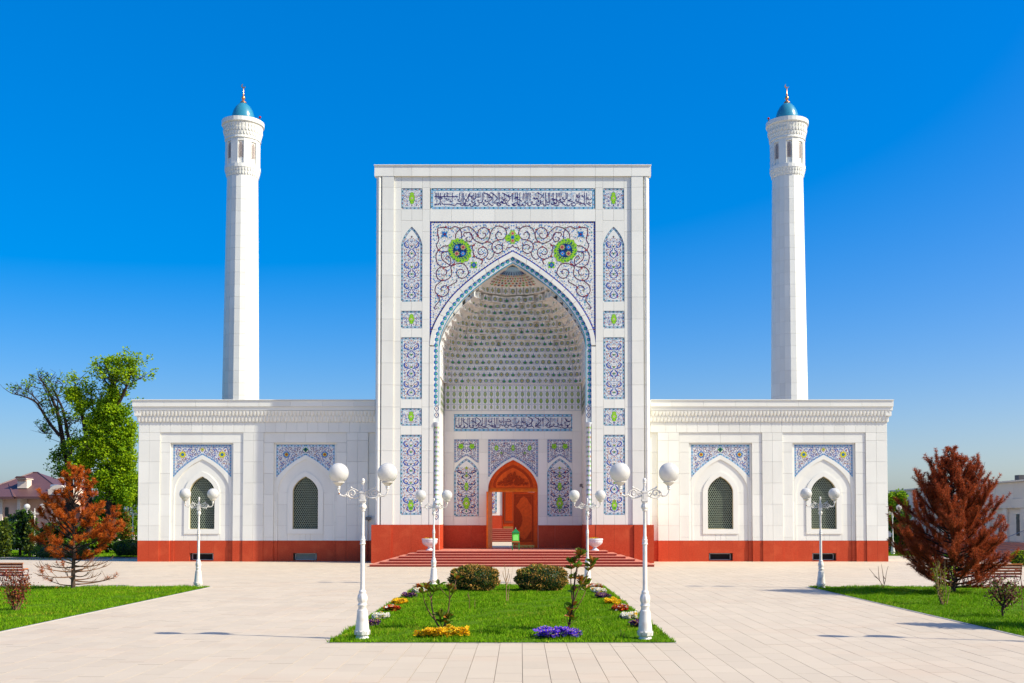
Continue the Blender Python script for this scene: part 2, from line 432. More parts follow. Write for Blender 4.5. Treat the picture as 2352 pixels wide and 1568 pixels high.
def arabesque(I, hw, y0, y1, per, dense=1.0, greens=True, flip=False, dark='tile_cobalt', hf=None):
    """mirrored scrolls, blossoms and a chain of palmettes up the middle; hf(y) = half width free at y"""
    n = max(1, round((y1 - y0) / per)); p = (y1 - y0) / n
    for k in range(n):
        yb = y1 - k * p
        def Y(v): return yb - v * p
        def X(u): return u * hw
        def half():
            I.ribbon('scrollwork', [(X(.02), Y(.02)), (X(.36), Y(.10)), (X(.46), Y(.24)), (X(.26), Y(.36)), (X(.06), Y(.44))], 2.4, dark, 2, 3, 'both')
            I.ribbon('scrollwork', [(X(.06), Y(.47)), (X(.40), Y(.50)), (X(.78), Y(.56)), (X(.92), Y(.70)), (X(.72), Y(.80)), (X(.50), Y(.75))], 2.3, dark, 2, 3, 'both')
            I.leaf('scrollwork', X(.46), Y(.52), -1.9 + (.6 if flip else 0), 5.2, 3.0, dark, 2)
            I.leaf('scrollwork', X(.86), Y(.20), -1.2, 4.5, 2.2, 'tile_navy', 2)
            for cu, cv, r in ((.55, .20, .30), (.58, .68, .28), (.30, .88, .26)):
                rr = r * hw
                I.ribbon('tendrils', [(X(cu) + rr * cos(a), Y(cv) + rr * .85 * sin(a)) for a in [t * .75 - .6 for t in range(8)]], .62, 'tile_lilac', 1, 1)
            for u, v, s in ((.52, .14, 1.15), (.70, .27, 1.0), (.20, .24, .8), (.60, .64, 1.2), (.74, .72, .9), (.36, .88, 1.0), (.14, .60, .9), (.82, .92, 1.05), (.20, .95, .7), (.88, .40, 1.0), (.62, .42, .8), (.86, .06, .9)):
                if random.random() < dense:
                    I.disc('blossoms', X(u), Y(v), s * 1.3, random.choice(['tile_orange', 'tile_orange', 'tile_red', 'tile_orange']), 3, 6)
        I.mirror(half)
        if greens:
            I.flower('palmettes', 0, Y(.22), 3.0, 'tile_green', 3, 4, .4, pi / 4); I.disc('palmettes', 0, Y(.22), 1.2, 'tile_teal', 4, 6)
            I.dia('palmettes', 0, Y(.56), 4.4, 5.5, 'tile_green' if k % 2 else 'tile_teal', 3)
            I.dia('palmettes', 0, Y(.80), 2.6, 3.2, 'tile_navy', 3); I.disc('palmettes', 0, Y(.98), 1.1, 'tile_red', 3, 6)

def fill(I, hw, y0, y1, n, seed, cols, lim=None, big=1.0):
    """fine leaves and buds between the scrolls, mirrored about the panel's axis"""
    R = random.Random(seed); P = []; t = 0
    while len(P) < n and t < n * 12:
        t += 1; x, y = R.uniform(.6, hw), R.uniform(y0, y1)
        if lim and not lim(x, y): continue
        if any((x - a) ** 2 + (y - c) ** 2 < 4.0 * big for a, c, *_ in P): continue
        P.append((x, y, R.uniform(0, 6.28), R.choice(cols), R.uniform(.7, 1.25) * big, R.random()))
    def h():
        for x, y, a, m, s_, k in P:
            if k < .72: I.leaf('fine_leaves', x, y, a, 3.3 * s_, 1.35 * s_, m, 1)
            else: I.disc('fine_leaves', x, y, .8 * s_, m, 1, 5)
    I.mirror(h)
FINE = ['tile_lilac', 'tile_blue', 'tile_cobalt', 'tile_lilac', 'tile_orange', 'tile_turq', 'tile_cobalt', 'tile_sky']
FINED = ['tile_navy', 'tile_cobalt', 'tile_blue', 'tile_navy', 'tile_red', 'tile_lilac', 'tile_cobalt', 'tile_maroon']

def cartouche(I, x, y, w, h, g=None):
    I.nc = getattr(I, 'nc', 0) + 1; g = g or 'cartouche#%d' % I.nc
    """lime green lobed palmette with a blossom"""
    for dy, r in ((-.30, .36), (0.0, .5), (.26, .36)):
        I.flower(g, x, y + dy * h, w * r * 1.08, 'tile_teal', 2, 6, .22, pi / 2, h * r * .62)
        I.flower(g, x, y + dy * h, w * r, 'tile_lime', 3, 6, .25, pi / 2, h * r * .56)
    I.dia(g, x, y + h * .56, w * .16, h * .18, 'tile_navy', 3)
    I.flower(g, x, y, w * .17, 'tile_white', 4, 5); I.disc(g, x, y, w * .08, 'tile_red', 5, 6)
    I.leaf(g, x - w * .1, y + h * .2, 2.4, w * .3, w * .14, 'tile_green', 4); I.leaf(g, x + w * .1, y + h * .2, .7, w * .3, w * .14, 'tile_green', 4)
    I.disc(g, x, y - h * .3, w * .08, 'tile_olive', 4, 6)

def plate(T, mp, poly, y0, y1, m='tile_white', name='tile_panel', parent=None):
    b = MB(); b.prism([mp(*p) for p in poly], y0, y1, m); return b.build(name, T, parent=parent)

def rect_panel(T, mp, x0, x1, y0, y1, yp, kind, arch=0, per=46, bw=4.6, seq=SEQ, edge='tile_turq'):
    """a tile panel with border; arch > 0: pointed head of that height"""
    cx = (x0 + x1) / 2; hw = (x1 - x0) / 2
    lm = lambda x, y: mp(cx + x, y)
    if arch:
        H = crom([(0, y0), (hw * .42, y0 + arch * .26), (hw * .80, y0 + arch * .62), (hw, y0 + arch)], 4)
        right = H + [(hw, y1)]; ring = [(-x, y) for x, y in reversed(H)] + H[1:] + [(hw, y1), (-hw, y1)]
    else:
        H = None; ring = [(-hw, y0), (hw, y0), (hw, y1), (-hw, y1)]
    base = plate(T, lm, ring, yp, yp + .05)
    I = Inlay(lm, yp)
    h = bw / 2
    if arch:
        Hc = offset(H, h)
        path = [(-hw + h, y1 - h)] + [(-x, y) for x, y in reversed(Hc)] + Hc[1:] + [(hw - h, y1 - h), (-hw + h, y1 - h)]
    else:
        path = [(-hw + h, y1 - h), (-hw + h, y0 + h), (hw - h, y0 + h), (hw - h, y1 - h), (-hw + h, y1 - h)]
    segs = [path] if arch else [[path[i], path[i + 1]] for i in range(4)]
    for sgm in segs: strip(I, 'border', sgm, bw, edge, 1)
    for sgm in segs: strip(I, 'border', sgm, bw * .62, 'tile_lilac', 2)
    border_marks(I, path, bw * .98, bw * .95, seq)
    ins = [(x * (1 - bw * .62 / hw), y) for x, y in path]
    i0 = bw + 1.4
    ya = y0 + i0 + (arch * .5 if arch else 0); fill(I, hw - i0, ya, y1 - i0, int((hw - i0) * (y1 - ya - i0) / (5.2 if kind == 'niche' else 6.2)), int(y0 + x0), FINED if kind == 'niche' else FINE)
    if kind == 'tall':
        arabesque(I, hw - i0, y0 + i0 + (arch * .45 if arch else 0), y1 - i0, per)
        if arch: I.flower('palmettes', 0, y0 + arch * .55, 2.6, 'tile_teal', 3, 4, .4); I.disc('palmettes', 0, y0 + arch * .55, 1, 'tile_red', 4, 6)
    elif kind == 'small':
        def q():
            for u, v, a in ((.42, .30, .4), (.72, .22, 1.2), (.55, .62, 2.2), (.80, .75, -.6), (.36, .82, .2), (.75, .5, -1.4)):
                x, y = u * hw, y0 + i0 + v * (y1 - y0 - 2 * i0)
                I.ribbon('scrollwork', [(x, y), (x + 3 * cos(a), y + 3 * sin(a)), (x + 4 * cos(a + .9), y + 4.4 * sin(a + .9)), (x + 2 * cos(a + 1.8), y + 4 * sin(a + 1.8))], 1.1, 'tile_cobalt', 2, 2, 'both')
                I.disc('blossoms', x + 2, y + 2.5, .9, 'tile_orange', 3, 6)
            for t in range(10):
                x, y = random.uniform(.2, .9) * (hw - i0), random.uniform(y0 + i0, y1 - i0)
                I.disc('blossoms', x, y, .7, random.choice(['tile_orange', 'tile_blue', 'tile_red']), 2, 5)
        I.mirror(q)
        cartouche(I, 0, (y0 + y1) / 2 - 1, 15, (y1 - y0) * .62)
    elif kind == 'vase':
        arabesque(I, hw - i0, y0 + i0, y1 - i0, per)
        cartouche(I, 0, y1 - 22, 15, 26)
    elif kind == 'niche':
        arabesque(I, hw - i0, y0 + i0 + arch * .5, y1 - i0, 30, flip=True, dark='tile_navy')
        for yy, w, hh in ((y0 + arch + 34, 11, 20), (y1 - 30, 18, 30)):
            cartouche(I, 0, yy, w, hh)
        for yy in (y0 + 22, y0 + 40): I.flower('palmettes', 0, yy, 4, 'tile_lime', 4, 4, .4); I.disc('palmettes', 0, yy, 1.4, 'tile_red', 5, 6)
    I.build(T, base)
    return base

def spandrel(T, mp, hw, y0, H, yp, deco, bw=4.4, seq=SEQ2, ground='tile_white', fine=False):
    """tile field between a rectangle and a pointed arch (half curve H, apex first)"""
    Hc = [p for p in H if p[0] < hw]; a, c = Hc[-1], H[len(Hc)] if len(H) > len(Hc) else (hw, Hc[-1][1])
    t = (hw - a[0]) / max(1e-6, c[0] - a[0]); Hc = Hc + [(hw, a[1] + (c[1] - a[1]) * t)]
    base = None
    b = MB()
    for sgn in (1, -1):
        poly = [(0, y0), (sgn * hw, y0)] + [(sgn * x, y) for x, y in reversed(Hc)]
        b.prism([mp(*p) for p in poly], yp, yp + .05, ground)
    base = b.build('tile_panel', T)
    I = Inlay(mp, yp)
    h = bw / 2
    Ho = offset([(x, y) for x, y in Hc], -h)
    Ho = [(max(x, 0), y) for x, y in Ho if x < hw - h]
    def side():
        segs = [[(0, y0 + h), (hw - h, y0 + h)], [(hw - h, y0), (hw - h, Hc[-1][1] - 6)], Ho]
        for k, sgm in enumerate(segs):
            if deco == 'great':
                off = [(x, y) for x, y in sgm]
                strip(I, 'border', [(0, y0 + .9), (hw, y0 + .9)] if k == 0 else [(hw - .9, y0), (hw - .9, Hc[-1][1])] if k == 1 else [(x, y) for x, y in offset(Hc, -.8)], 1.8, 'tile_cobalt', 2)
                border_marks(I, off, 4.05, 5.0, [('tile_cobalt', 1.0, 'd'), ('tile_maroon', .72, 'd')])
            else:
                strip(I, 'border', sgm, bw, 'tile_sky' if not fine else 'tile_lilac', 1)
                border_marks(I, sgm, bw * .95, bw * .95, seq)
    I.mirror(side)
    deco_fn = DECO[deco]
    if deco != 'great': fill(I, hw - bw - 1, y0 + bw, Hc[-1][1], int(hw * 50 / 5.0) if hw > 30 else 90, int(hw), FINED if fine else FINE, lim=lambda x, y: y < arch_y(Hc, x) - bw - 1, big=.85)
    deco_fn(I, hw, y0, Hc)
    I.build(T, base)
    return base
def arch_y(H, x):
    x = abs(x)
    for (a, b), (c, d) in zip(H, H[1:]):
        if a <= x <= c: return b + (d - b) * (x - a) / max(1e-6, c - a)
    return H[-1][1]

def deco_great(I, hw, y0, H):
    sc = .18475; X0, Y0 = 979.0 - 1177.5, 498.2
    def q(p): return (-(X0 + p[0] * sc), Y0 + p[1] * sc)
    ST = [
        [(140, 130), (200, 122), (255, 128), (298, 134), (345, 112), (400, 128), (432, 180), (440, 262)],
        [(140, 130), (136, 200), (152, 275), (122, 345), (150, 405)],
        [(360, 260), (368, 200), (420, 142), (520, 112), (592, 160), (630, 215), (642, 240)],
        [(470, 190), (540, 186), (572, 238), (552, 290), (505, 288), (490, 255), (515, 248)],
        [(470, 190), (462, 215), (480, 235)],
        [(545, 200), (590, 270), (640, 305), (690, 320), (755, 300), (790, 235), (780, 160), (720, 122), (655, 150), (640, 215), (660, 250), (700, 258), (735, 230), (728, 195), (700, 195)],
        [(790, 215), (832, 132), (900, 104), (970, 130), (1000, 200), (962, 260), (895, 276), (860, 225), (888, 180), (930, 194), (932, 216)],
        [(895, 276), (835, 308), (815, 370), (838, 420), (885, 446), (940, 420), (950, 368), (915, 335), (872, 345), (860, 378), (888, 392)],
        [(740, 300), (790, 305), (820, 325)],
        [(572, 345), (590, 460), (650, 510), (720, 505), (765, 450), (750, 390), (700, 364), (650, 395), (645, 442), (682, 462), (712, 442)],
        [(545, 350), (580, 345), (610, 320)],
        [(752, 512), (795, 516), (838, 470), (840, 420)],
        [(690, 510), (700, 545), (682, 580)],
        [(960, 130), (1000, 135), (1035, 110)], [(990, 400), (1010, 375), (1060, 365), (1070, 340)], [(955, 310), (935, 350)],
        [(150, 405), (118, 465), (132, 562), (195, 612), (250, 615), (296, 585), (300, 520), (262, 478), (238, 505), (258, 520)],
        [(150, 405), (200, 362), (272, 348)], [(160, 412), (210, 430), (270, 415)],
        [(240, 420), (188, 450), (192, 510), (235, 555), (292, 592)],
        [(300, 612), (375, 575), (455, 574), (502, 622), (522, 690), (472, 748), (412, 748), (375, 690), (402, 646), (452, 652), (458, 690), (438, 702)],
        [(522, 690), (545, 680)], [(300, 600), (345, 570), (350, 545)],
        [(240, 615), (165, 620), (122, 680), (136, 752), (192, 782), (270, 765), (314, 700), (300, 612)],
        [(230, 640), (252, 665), (240, 708), (195, 715), (190, 700)],
        [(192, 782), (122, 845), (108, 920), (158, 970), (222, 978), (275, 925), (268, 870), (225, 845), (184, 875), (190, 912)],
        [(270, 858), (335, 822), (380, 795), (365, 770)],
        [(150, 970), (160, 1035), (112, 1095), (105, 1140), (130, 1130)], [(200, 985), (170, 990)],
    ]
    JN = [(640, 230), (890, 278), (585, 345), (215, 630), (200, 775), (345, 580), (150, 405), (700, 365), (265, 870), (750, 300), (150, 970), (240, 115), (135, 215), (690, 525), (590, 480), (780, 150)]
    def half():
        for s_ in ST:
            I.ribbon('scroll' + I.side + str(ST.index(s_)), [q(p) for p in s_], 1.95, 'tile_maroon', 3, 4)
        for s_ in ST:
            P = crom([q(p) for p in s_], 5)
            for k in range(2, len(P) - 1, 4): I.disc('scrollwork', P[k][0], P[k][1], .55, 'tile_lilac' if k % 8 else 'tile_red', 4, 5)
        for p in JN:
            x, y = q(p); I.flower('scrollwork', x, y, 3.0, 'tile_red', 4, 4, .5, .4); I.leaf('scrollwork', x, y, p[0] % 6, 4.2, 2.2, 'tile_maroon', 4)
    I.mirror(half)
    fill(I, hw - 6, y0 + 6, 780, 1500, 77, ['tile_lilac', 'tile_blue', 'tile_lilac', 'tile_olive', 'tile_cobalt', 'tile_pink'], lim=lambda x, y: y < arch_y(H, x) - 6, big=.78)
    # scattered small blossoms on the ground of the spandrel
    pts = []; tries = 0
    while len(pts) < 780 and tries < 24000:
        tries += 1
        x = random.uniform(2, hw - 7); y = random.uniform(y0 + 7, 790)
        if y > arch_y(H, x) - 7: continue
        if any((x - a) ** 2 + (y - b_) ** 2 < 7.0 for a, b_ in pts): continue
        pts.append((x, y))
    def dots():
        for i, (x, y) in enumerate(pts):
            r = i % 5
            if r < 2: I.flower('blossoms', x, y, 1.75, 'tile_blue' if i % 3 else 'tile_turq', 2, 5, .3, i)
            elif r == 2: I.disc('blossoms', x, y, .95, 'tile_red' if i % 2 else 'tile_orange', 2, 5)
            else: I.leaf('blossoms', x, y, i * 1.3, 3.4, 1.4, ('tile_olive', 'tile_orange', 'tile_green')[i % 3], 2)
            I.leaf('tendrils', x + 1, y + 1, i * 2.1, 4.2, .55, 'tile_olive' if i % 2 else 'tile_lilac', 1)
    I.mirror(dots)
    def med():
        x, y = q((415, 410)); n = 28
        def ring(r, amp, ph): return [(x + r * (1 + amp * cos(14 * a + ph)) * (abs(cos(a + pi / 4)) ** 3.0 * .16 + .96) * cos(a) * .97, y + r * (1 + amp * cos(14 * a + ph)) * (abs(cos(a + pi / 4)) ** 3.0 * .16 + .96) * sin(a)) for a in [2 * pi * i / (2 * n) for i in range(2 * n)]]
        I.poly('medallion' + I.side, ring(27, .05, 0), 'tile_olive', 5); I.poly('medallion' + I.side, ring(26, .05, 0), 'tile_lime', 6); I.poly('medallion' + I.side, ring(19, .03, 0), 'tile_navy', 7)
        for i in range(40):
            a = 2 * pi * i / 40; r = (22.0 if i % 2 else 16.0)
            I.leaf('medallion' + I.side, x + r * cos(a), y + r * sin(a), a + 1.1 * (-1) ** i, 6.6, 3.4, ('tile_lime', 'tile_green', 'tile_lime', 'tile_teal')[i % 4], 8)
        for i in range(14):
            a = 2 * pi * i / 14 + .2; I.disc('medallion' + I.side, x + 24 * cos(a), y + 24 * sin(a), .8, 'tile_orange', 7, 5)
        for dx, dy, m1 in ((7, -7.5, 'tile_blue'), (-7, 7, 'tile_blue'), (-7.5, -7.5, 'tile_pink'), (7, 7, 'tile_pink')):
            I.flower('medallion' + I.side, x + dx, y + dy, 7.6, 'tile_navy' if m1 == 'tile_blue' else 'tile_green', 9, 7, .2)
            I.flower('medallion' + I.side, x + dx, y + dy, 6.4, m1, 10, 7, .3); I.flower('medallion' + I.side, x + dx, y + dy, 3.4, 'tile_sky' if m1 == 'tile_blue' else 'tile_maroon', 11, 4, .3); I.disc('medallion' + I.side, x + dx, y + dy, 1.8, 'tile_red', 12, 6)
        x, y = q((590, 590))
        I.flower('small_medallion' + I.side, x, y, 10.5, 'tile_lime', 5, 4, .42, pi / 4); I.flower('small_medallion' + I.side, x, y, 7.5, 'tile_teal', 6, 4, .3, 0); I.flower('small_medallion' + I.side, x, y, 4.6, 'tile_blue', 7, 6, .3); I.disc('small_medallion' + I.side, x, y, 1.6, 'tile_red', 8, 6)
        x, y = q((225, 208))
        I.flower('corner_blossom' + I.side, x, y, 11.5, 'tile_lime', 5, 4, .62, pi / 4); I.flower('corner_blossom' + I.side, x, y, 10.5, 'tile_blue', 6, 4, .58, pi / 4); I.flower('corner_blossom' + I.side, x, y, 4, 'tile_navy', 7, 5, .3); I.disc('corner_blossom' + I.side, x, y, 1.6, 'tile_red', 8, 6)
    I.mirror(med)
    y = Y0 + 245 * sc
    for dx, dy, r in ((0, -9, 8.5), (-10, 2, 9), (10, 2, 9), (0, 8, 8.5)):
        I.flower('palmette#c', dx, y + dy, r, 'tile_lime', 5, 6, .25)
    def pl():
        for a, r in ((.3, 13), (.9, 11), (-.5, 13), (1.4, 13)): I.leaf('palmette#c', r * .5 * cos(a), y + r * .5 * sin(a), a, 8, 3.2, 'tile_green', 6)
    I.mirror(pl)
    for dy, m_ in ((-9, 'tile_pink'), (8, 'tile_pink'), (0, 'tile_blue')):
        I.flower('palmette#c', 0, y + dy, 5, m_, 7, 6, .3); I.disc('palmette#c', 0, y + dy, 2, 'tile_navy' if m_ == 'tile_blue' else 'tile_red', 8, 6)

def scroll_fill(I, hw, y0, H, n, dark, thin, r0=7.0, seed=1, keep=None):
    R = random.Random(seed); C = []; tries = 0
    while len(C) < n and tries < 3000:
        tries += 1; x = R.uniform(3, hw - 7); y = R.uniform(y0 + 7, H[-1][1])
        r = R.uniform(.55, 1.0) * r0
        if y > arch_y(H, x) - 4 - r * .9 or y - r < y0 + 4 or x + r > hw - 4.5: continue
        if keep and math.hypot(x - keep[0], y - keep[1]) < keep[2] + r * .6: continue
        if any(math.hypot(x - a, y - b_) < (r + c) * .78 for a, b_, c, _ in C): continue
        C.append((x, y, r, R.uniform(0, 6.28)))
    def half():
        for i, (x, y, r, a) in enumerate(C):
            s_ = 1 if i % 2 else -1
            P = [(x + r * (1 - .075 * k) * cos(a + s_ * k * .62), y + r * (1 - .075 * k) * sin(a + s_ * k * .62)) for k in range(11)]
            I.ribbon('scrollwork', P, .95, dark if i % 3 else thin, 2, 2)
            x2, y2 = P[0]; I.leaf('scrollwork', x2, y2, a + s_ * 2.0 + pi, r * .9, r * .32, 'tile_cobalt', 2)
            I.disc('blossoms', P[-1][0], P[-1][1], r * .2, ('tile_orange', 'tile_blue', 'tile_red')[i % 3], 3, 6)
            for k in (2, 5, 8):
                I.leaf('blossoms', P[k][0], P[k][1], a + k * .62 * s_, r * .42, r * .2, ('tile_blue', 'tile_cobalt', 'tile_turq')[(i + k) % 3], 3)
    I.mirror(half)
    pts = [(R.uniform(2, hw - 6), R.uniform(y0 + 6, H[-1][1])) for _ in range(90)]
    def dots():
        for i, (x, y) in enumerate(pts):
            if y < arch_y(H, x) - 6: I.disc('blossoms', x, y, .55, ('tile_red', 'tile_blue', 'tile_orange', 'tile_turq')[i % 4], 1, 5)
    I.mirror(dots)
def deco_palm(I, hw, y0, H):
    scroll_fill(I, hw, y0, H, 26, 'tile_cobalt', 'tile_maroon', 7.2, 3, (45.5, y0 + 23, 9))
    def m_():
        x, y = 45.5, y0 + 22.5
        I.flower('medallion' + I.side, x, y, 9.2, 'tile_orange', 4, 7, .3, .3); I.flower('medallion' + I.side, x, y, 8.6, 'tile_yellow', 5, 7, .32, .3)
        I.flower('medallion' + I.side, x, y, 4.2, 'tile_teal', 6, 6, .25); I.disc('medallion' + I.side, x, y, 2.2, 'tile_blue', 7, 6)
        I.disc('medallion' + I.side, x + 7.5, y - 9, 1.4, 'tile_red', 6, 6); I.disc('medallion' + I.side, x - 7.5, y + 9.5, 1.6, 'tile_red', 6, 6)
    I.mirror(m_)
    I.flower('palmette#c', 0, y0 + 11, 5, 'tile_yellow', 5, 4, .5); I.disc('palmette#c', 0, y0 + 11, 1.4, 'tile_teal', 6, 6)
def deco_sun(I, hw, y0, H):
    scroll_fill(I, hw, y0, H, 24, 'tile_maroon', 'tile_cobalt', 7.2, 5, (44, y0 + 22.5, 11))
    def m_():
        x, y = 44, y0 + 22.5
        I.disc('medallion' + I.side, x, y, 7.5, 'tile_sky', 4, 14)
        for i in range(14):
            a = 2 * pi * i / 14; I.leaf('medallion' + I.side, x + 3.4 * cos(a), y + 3.4 * sin(a), a, 6.0, 2.5, 'tile_cobalt' if i % 2 else 'tile_blue', 5)
        I.disc('medallion' + I.side, x, y, 4.6, 'tile_yellow', 6, 12); I.disc('medallion' + I.side, x, y, 3.0, 'tile_red', 7, 10)
    I.mirror(m_)
    I.dia('palmette#c', 0, y0 + 11, 13, 11, 'tile_green', 5); I.disc('palmette#c', 0, y0 + 11, 2.8, 'tile_navy', 6, 8, 0, 3.4)
def deco_door(I, hw, y0, H):
    scroll_fill(I, hw, y0, H, 34, 'tile_navy', 'tile_maroon', 5.6, 8, (40, y0 + 19, 7))
    def m_():
        cartouche(I, 38, y0 + 20, 11, 13); I.flower('palmettes', 27, y0 + 31, 4, 'tile_olive', 5, 4, .4); I.disc('palmettes', 27, y0 + 31, 1.5, 'tile_green', 6, 6)
    I.mirror(m_); cartouche(I, 0, y0 + 20, 10, 15)
def deco_side(I, hw, y0, H):
    scroll_fill(I, hw, y0, H, 14, 'tile_navy', 'tile_maroon', 5.0, 9, (12, y0 + 16, 5))
    def m_():
        I.flower('palmettes', 12.5, y0 + 16, 8, 'tile_teal', 4, 5, .3, .4); I.flower('palmettes', 12.5, y0 + 16, 7.2, 'tile_lime', 5, 5, .35, .4); I.disc('palmettes', 12.5, y0 + 16, 1.6, 'tile_green', 6, 6)
    I.mirror(m_)
DECO = {'great': deco_great, 'palm': deco_palm, 'sun': deco_sun, 'door': deco_door, 'side': deco_side}

def script_panel(T, mp, x0, x1, y0, y1, yp, verts, lines, bowls, dots, w=1.7):
    """inscription band: bordered panel, fine tendrils, then the written strokes"""
    base = plate(T, mp, [(x0, y0), (x1, y0), (x1, y1), (x0, y1)], yp, yp + .05)
    I = Inlay(mp, yp); bw = 5.6; h = bw / 2
    path = [(x0 + h, y1 - h), (x0 + h, y0 + h), (x1 - h, y0 + h), (x1 - h, y1 - h), (x0 + h, y1 - h)]
    for i in range(4): strip(I, 'border', [path[i], path[i + 1]], bw, 'tile_turq', 1)
    for i in range(4): strip(I, 'border', [path[i], path[i + 1]], bw * .6, 'tile_sky', 2)
    border_marks(I, path, 5.2, 4.4, SEQ)
    R = random.Random(4)
    for k in range(int((x1 - x0) * (y1 - y0) / 22)):
        x, y, a = R.uniform(x0 + 8, x1 - 8), R.uniform(y0 + 8, y1 - 8), R.uniform(0, 6.28)
        I.ribbon('tendrils', [(x + 2.6 * cos(a + t * .8), y + 2.2 * sin(a + t * .8)) for t in range(5)], .5, R.choice(['tile_lilac', 'tile_sky', 'tile_lilac']), 1, 1)
        if k % 3 == 0: I.disc('blossoms', x, y, .75, R.choice(['tile_orange', 'tile_turq', 'tile_orange', 'tile_red']), 2, 5)
    for x, a, b_ in verts:
        I.poly('inscription', [(x - w * .35, a + 1.2), (x + w * .55, a - .2), (x + w * .5, a + 2), (x + w * .22, b_), (x - w * .22, b_)], 'tile_ink', 4)
    for P in lines: I.ribbon('inscription', P, w, 'tile_ink', 4, 4)
    for x, y, s_ in bowls:          # head, loop and sweeping tail
        hh = s_ * .42
        I.ribbon('inscription', [(x + s_ * .5, y - hh), (x + s_ * .52, y - hh * .2), (x + s_ * .2, y + hh * .25), (x - s_ * .25, y + hh * .1), (x - s_ * .5, y - hh * .5)], w * 1.1, 'tile_ink', 4, 3, 'both')
        I.ribbon('inscription', [(x - s_ * .5, y - hh * .5), (x - s_ * .38, y - hh * 1.05), (x - s_ * .18, y - hh * .8), (x - s_ * .3, y - hh * .35)], w * .8, 'tile_ink', 4, 2)
    for x, y in dots: I.dia('inscription', x, y, 1.3, 1.3, 'tile_ink', 4)
    I.build(T, base)
    return base

# ------------------------------------------------------------------ portal
PT = Thing('mosque_portal', (AX, D_P, 0), 'tall white marble entrance portal with pointed arch niche and blue tile panels', 'portal')
ARCH = crom([(0, 576.7), (39.6, 599), (80, 627.5), (117, 658), (143, 685), (161.5, 711), (176, 736.5), (187, 764), (191, 792)], 4) + [(191, 860), (191, 930), (191, 1205)]
ARM = offset(ARCH, 10.0); ARI = offset(ARCH, 23.0)
def half_poly(curve, mp, sgn): return [mp(sgn * x, y) for x, y in curve]
ztop = PZ(378.5)
b = MB()   # carrying wall with the arched niche
op = half_poly(ARI, mpP, 1); op_l = half_poly(ARI, mpP, -1)
op = [(x, z) for x, z in op if z > .01]; op_l = [(x, z) for x, z in op_l if z > .01]
wx = PX(301.5) - AX
for sg, o_ in ((1, op), (-1, op_l)):
    poly = [(AX, o_[0][1])] + o_[1:] + [(o_[-1][0], 0), (AX + sg * wx, 0), (AX + sg * wx, ztop - .1), (AX, ztop - .1)]
    b.prism(poly, D_P + .2, D_N + .3, 'joint', 'marble_trim')
    x0, x1 = sorted((AX + sg * wx, AX + sg * (316 * kP))); b.box(x0, x1, D_P + .32, D_N + 1.2, 0, ztop - .1, 'marble_trim')
b.build('wall_core', PT)
# back wall of the niche with the doorway
DRX = 57 * kN; DOOR = crom([(0, 1055.6), (20, 1066.5), (38, 1081), (50, 1097), (56, 1112), (57, 1126)], 4)
b = MB()
for sg in (1, -1):
    d_ = [(AX + sg * x * kN, NZ(y)) for x, y in DOOR]
    b.prism(d_ + [(AX + sg * DRX, ZPL), (AX + sg * 4.75, ZPL), (AX + sg * 4.75, ztop - .1), (AX, ztop - .1)], D_N + .06, D_N + .8, 'joint', 'marble_trim')
b.build('niche_wall', PT)
b = MB(); b.box(AX - 8.2, AX + 8.2, D_P + .5, D_N + 1.2, ztop - .35, ztop - .12, 'marble_trim'); b.build('roof', PT)

ROW = [429.5 + 50.45 * i for i in range(16)]; ROW[-1] = 1205.0
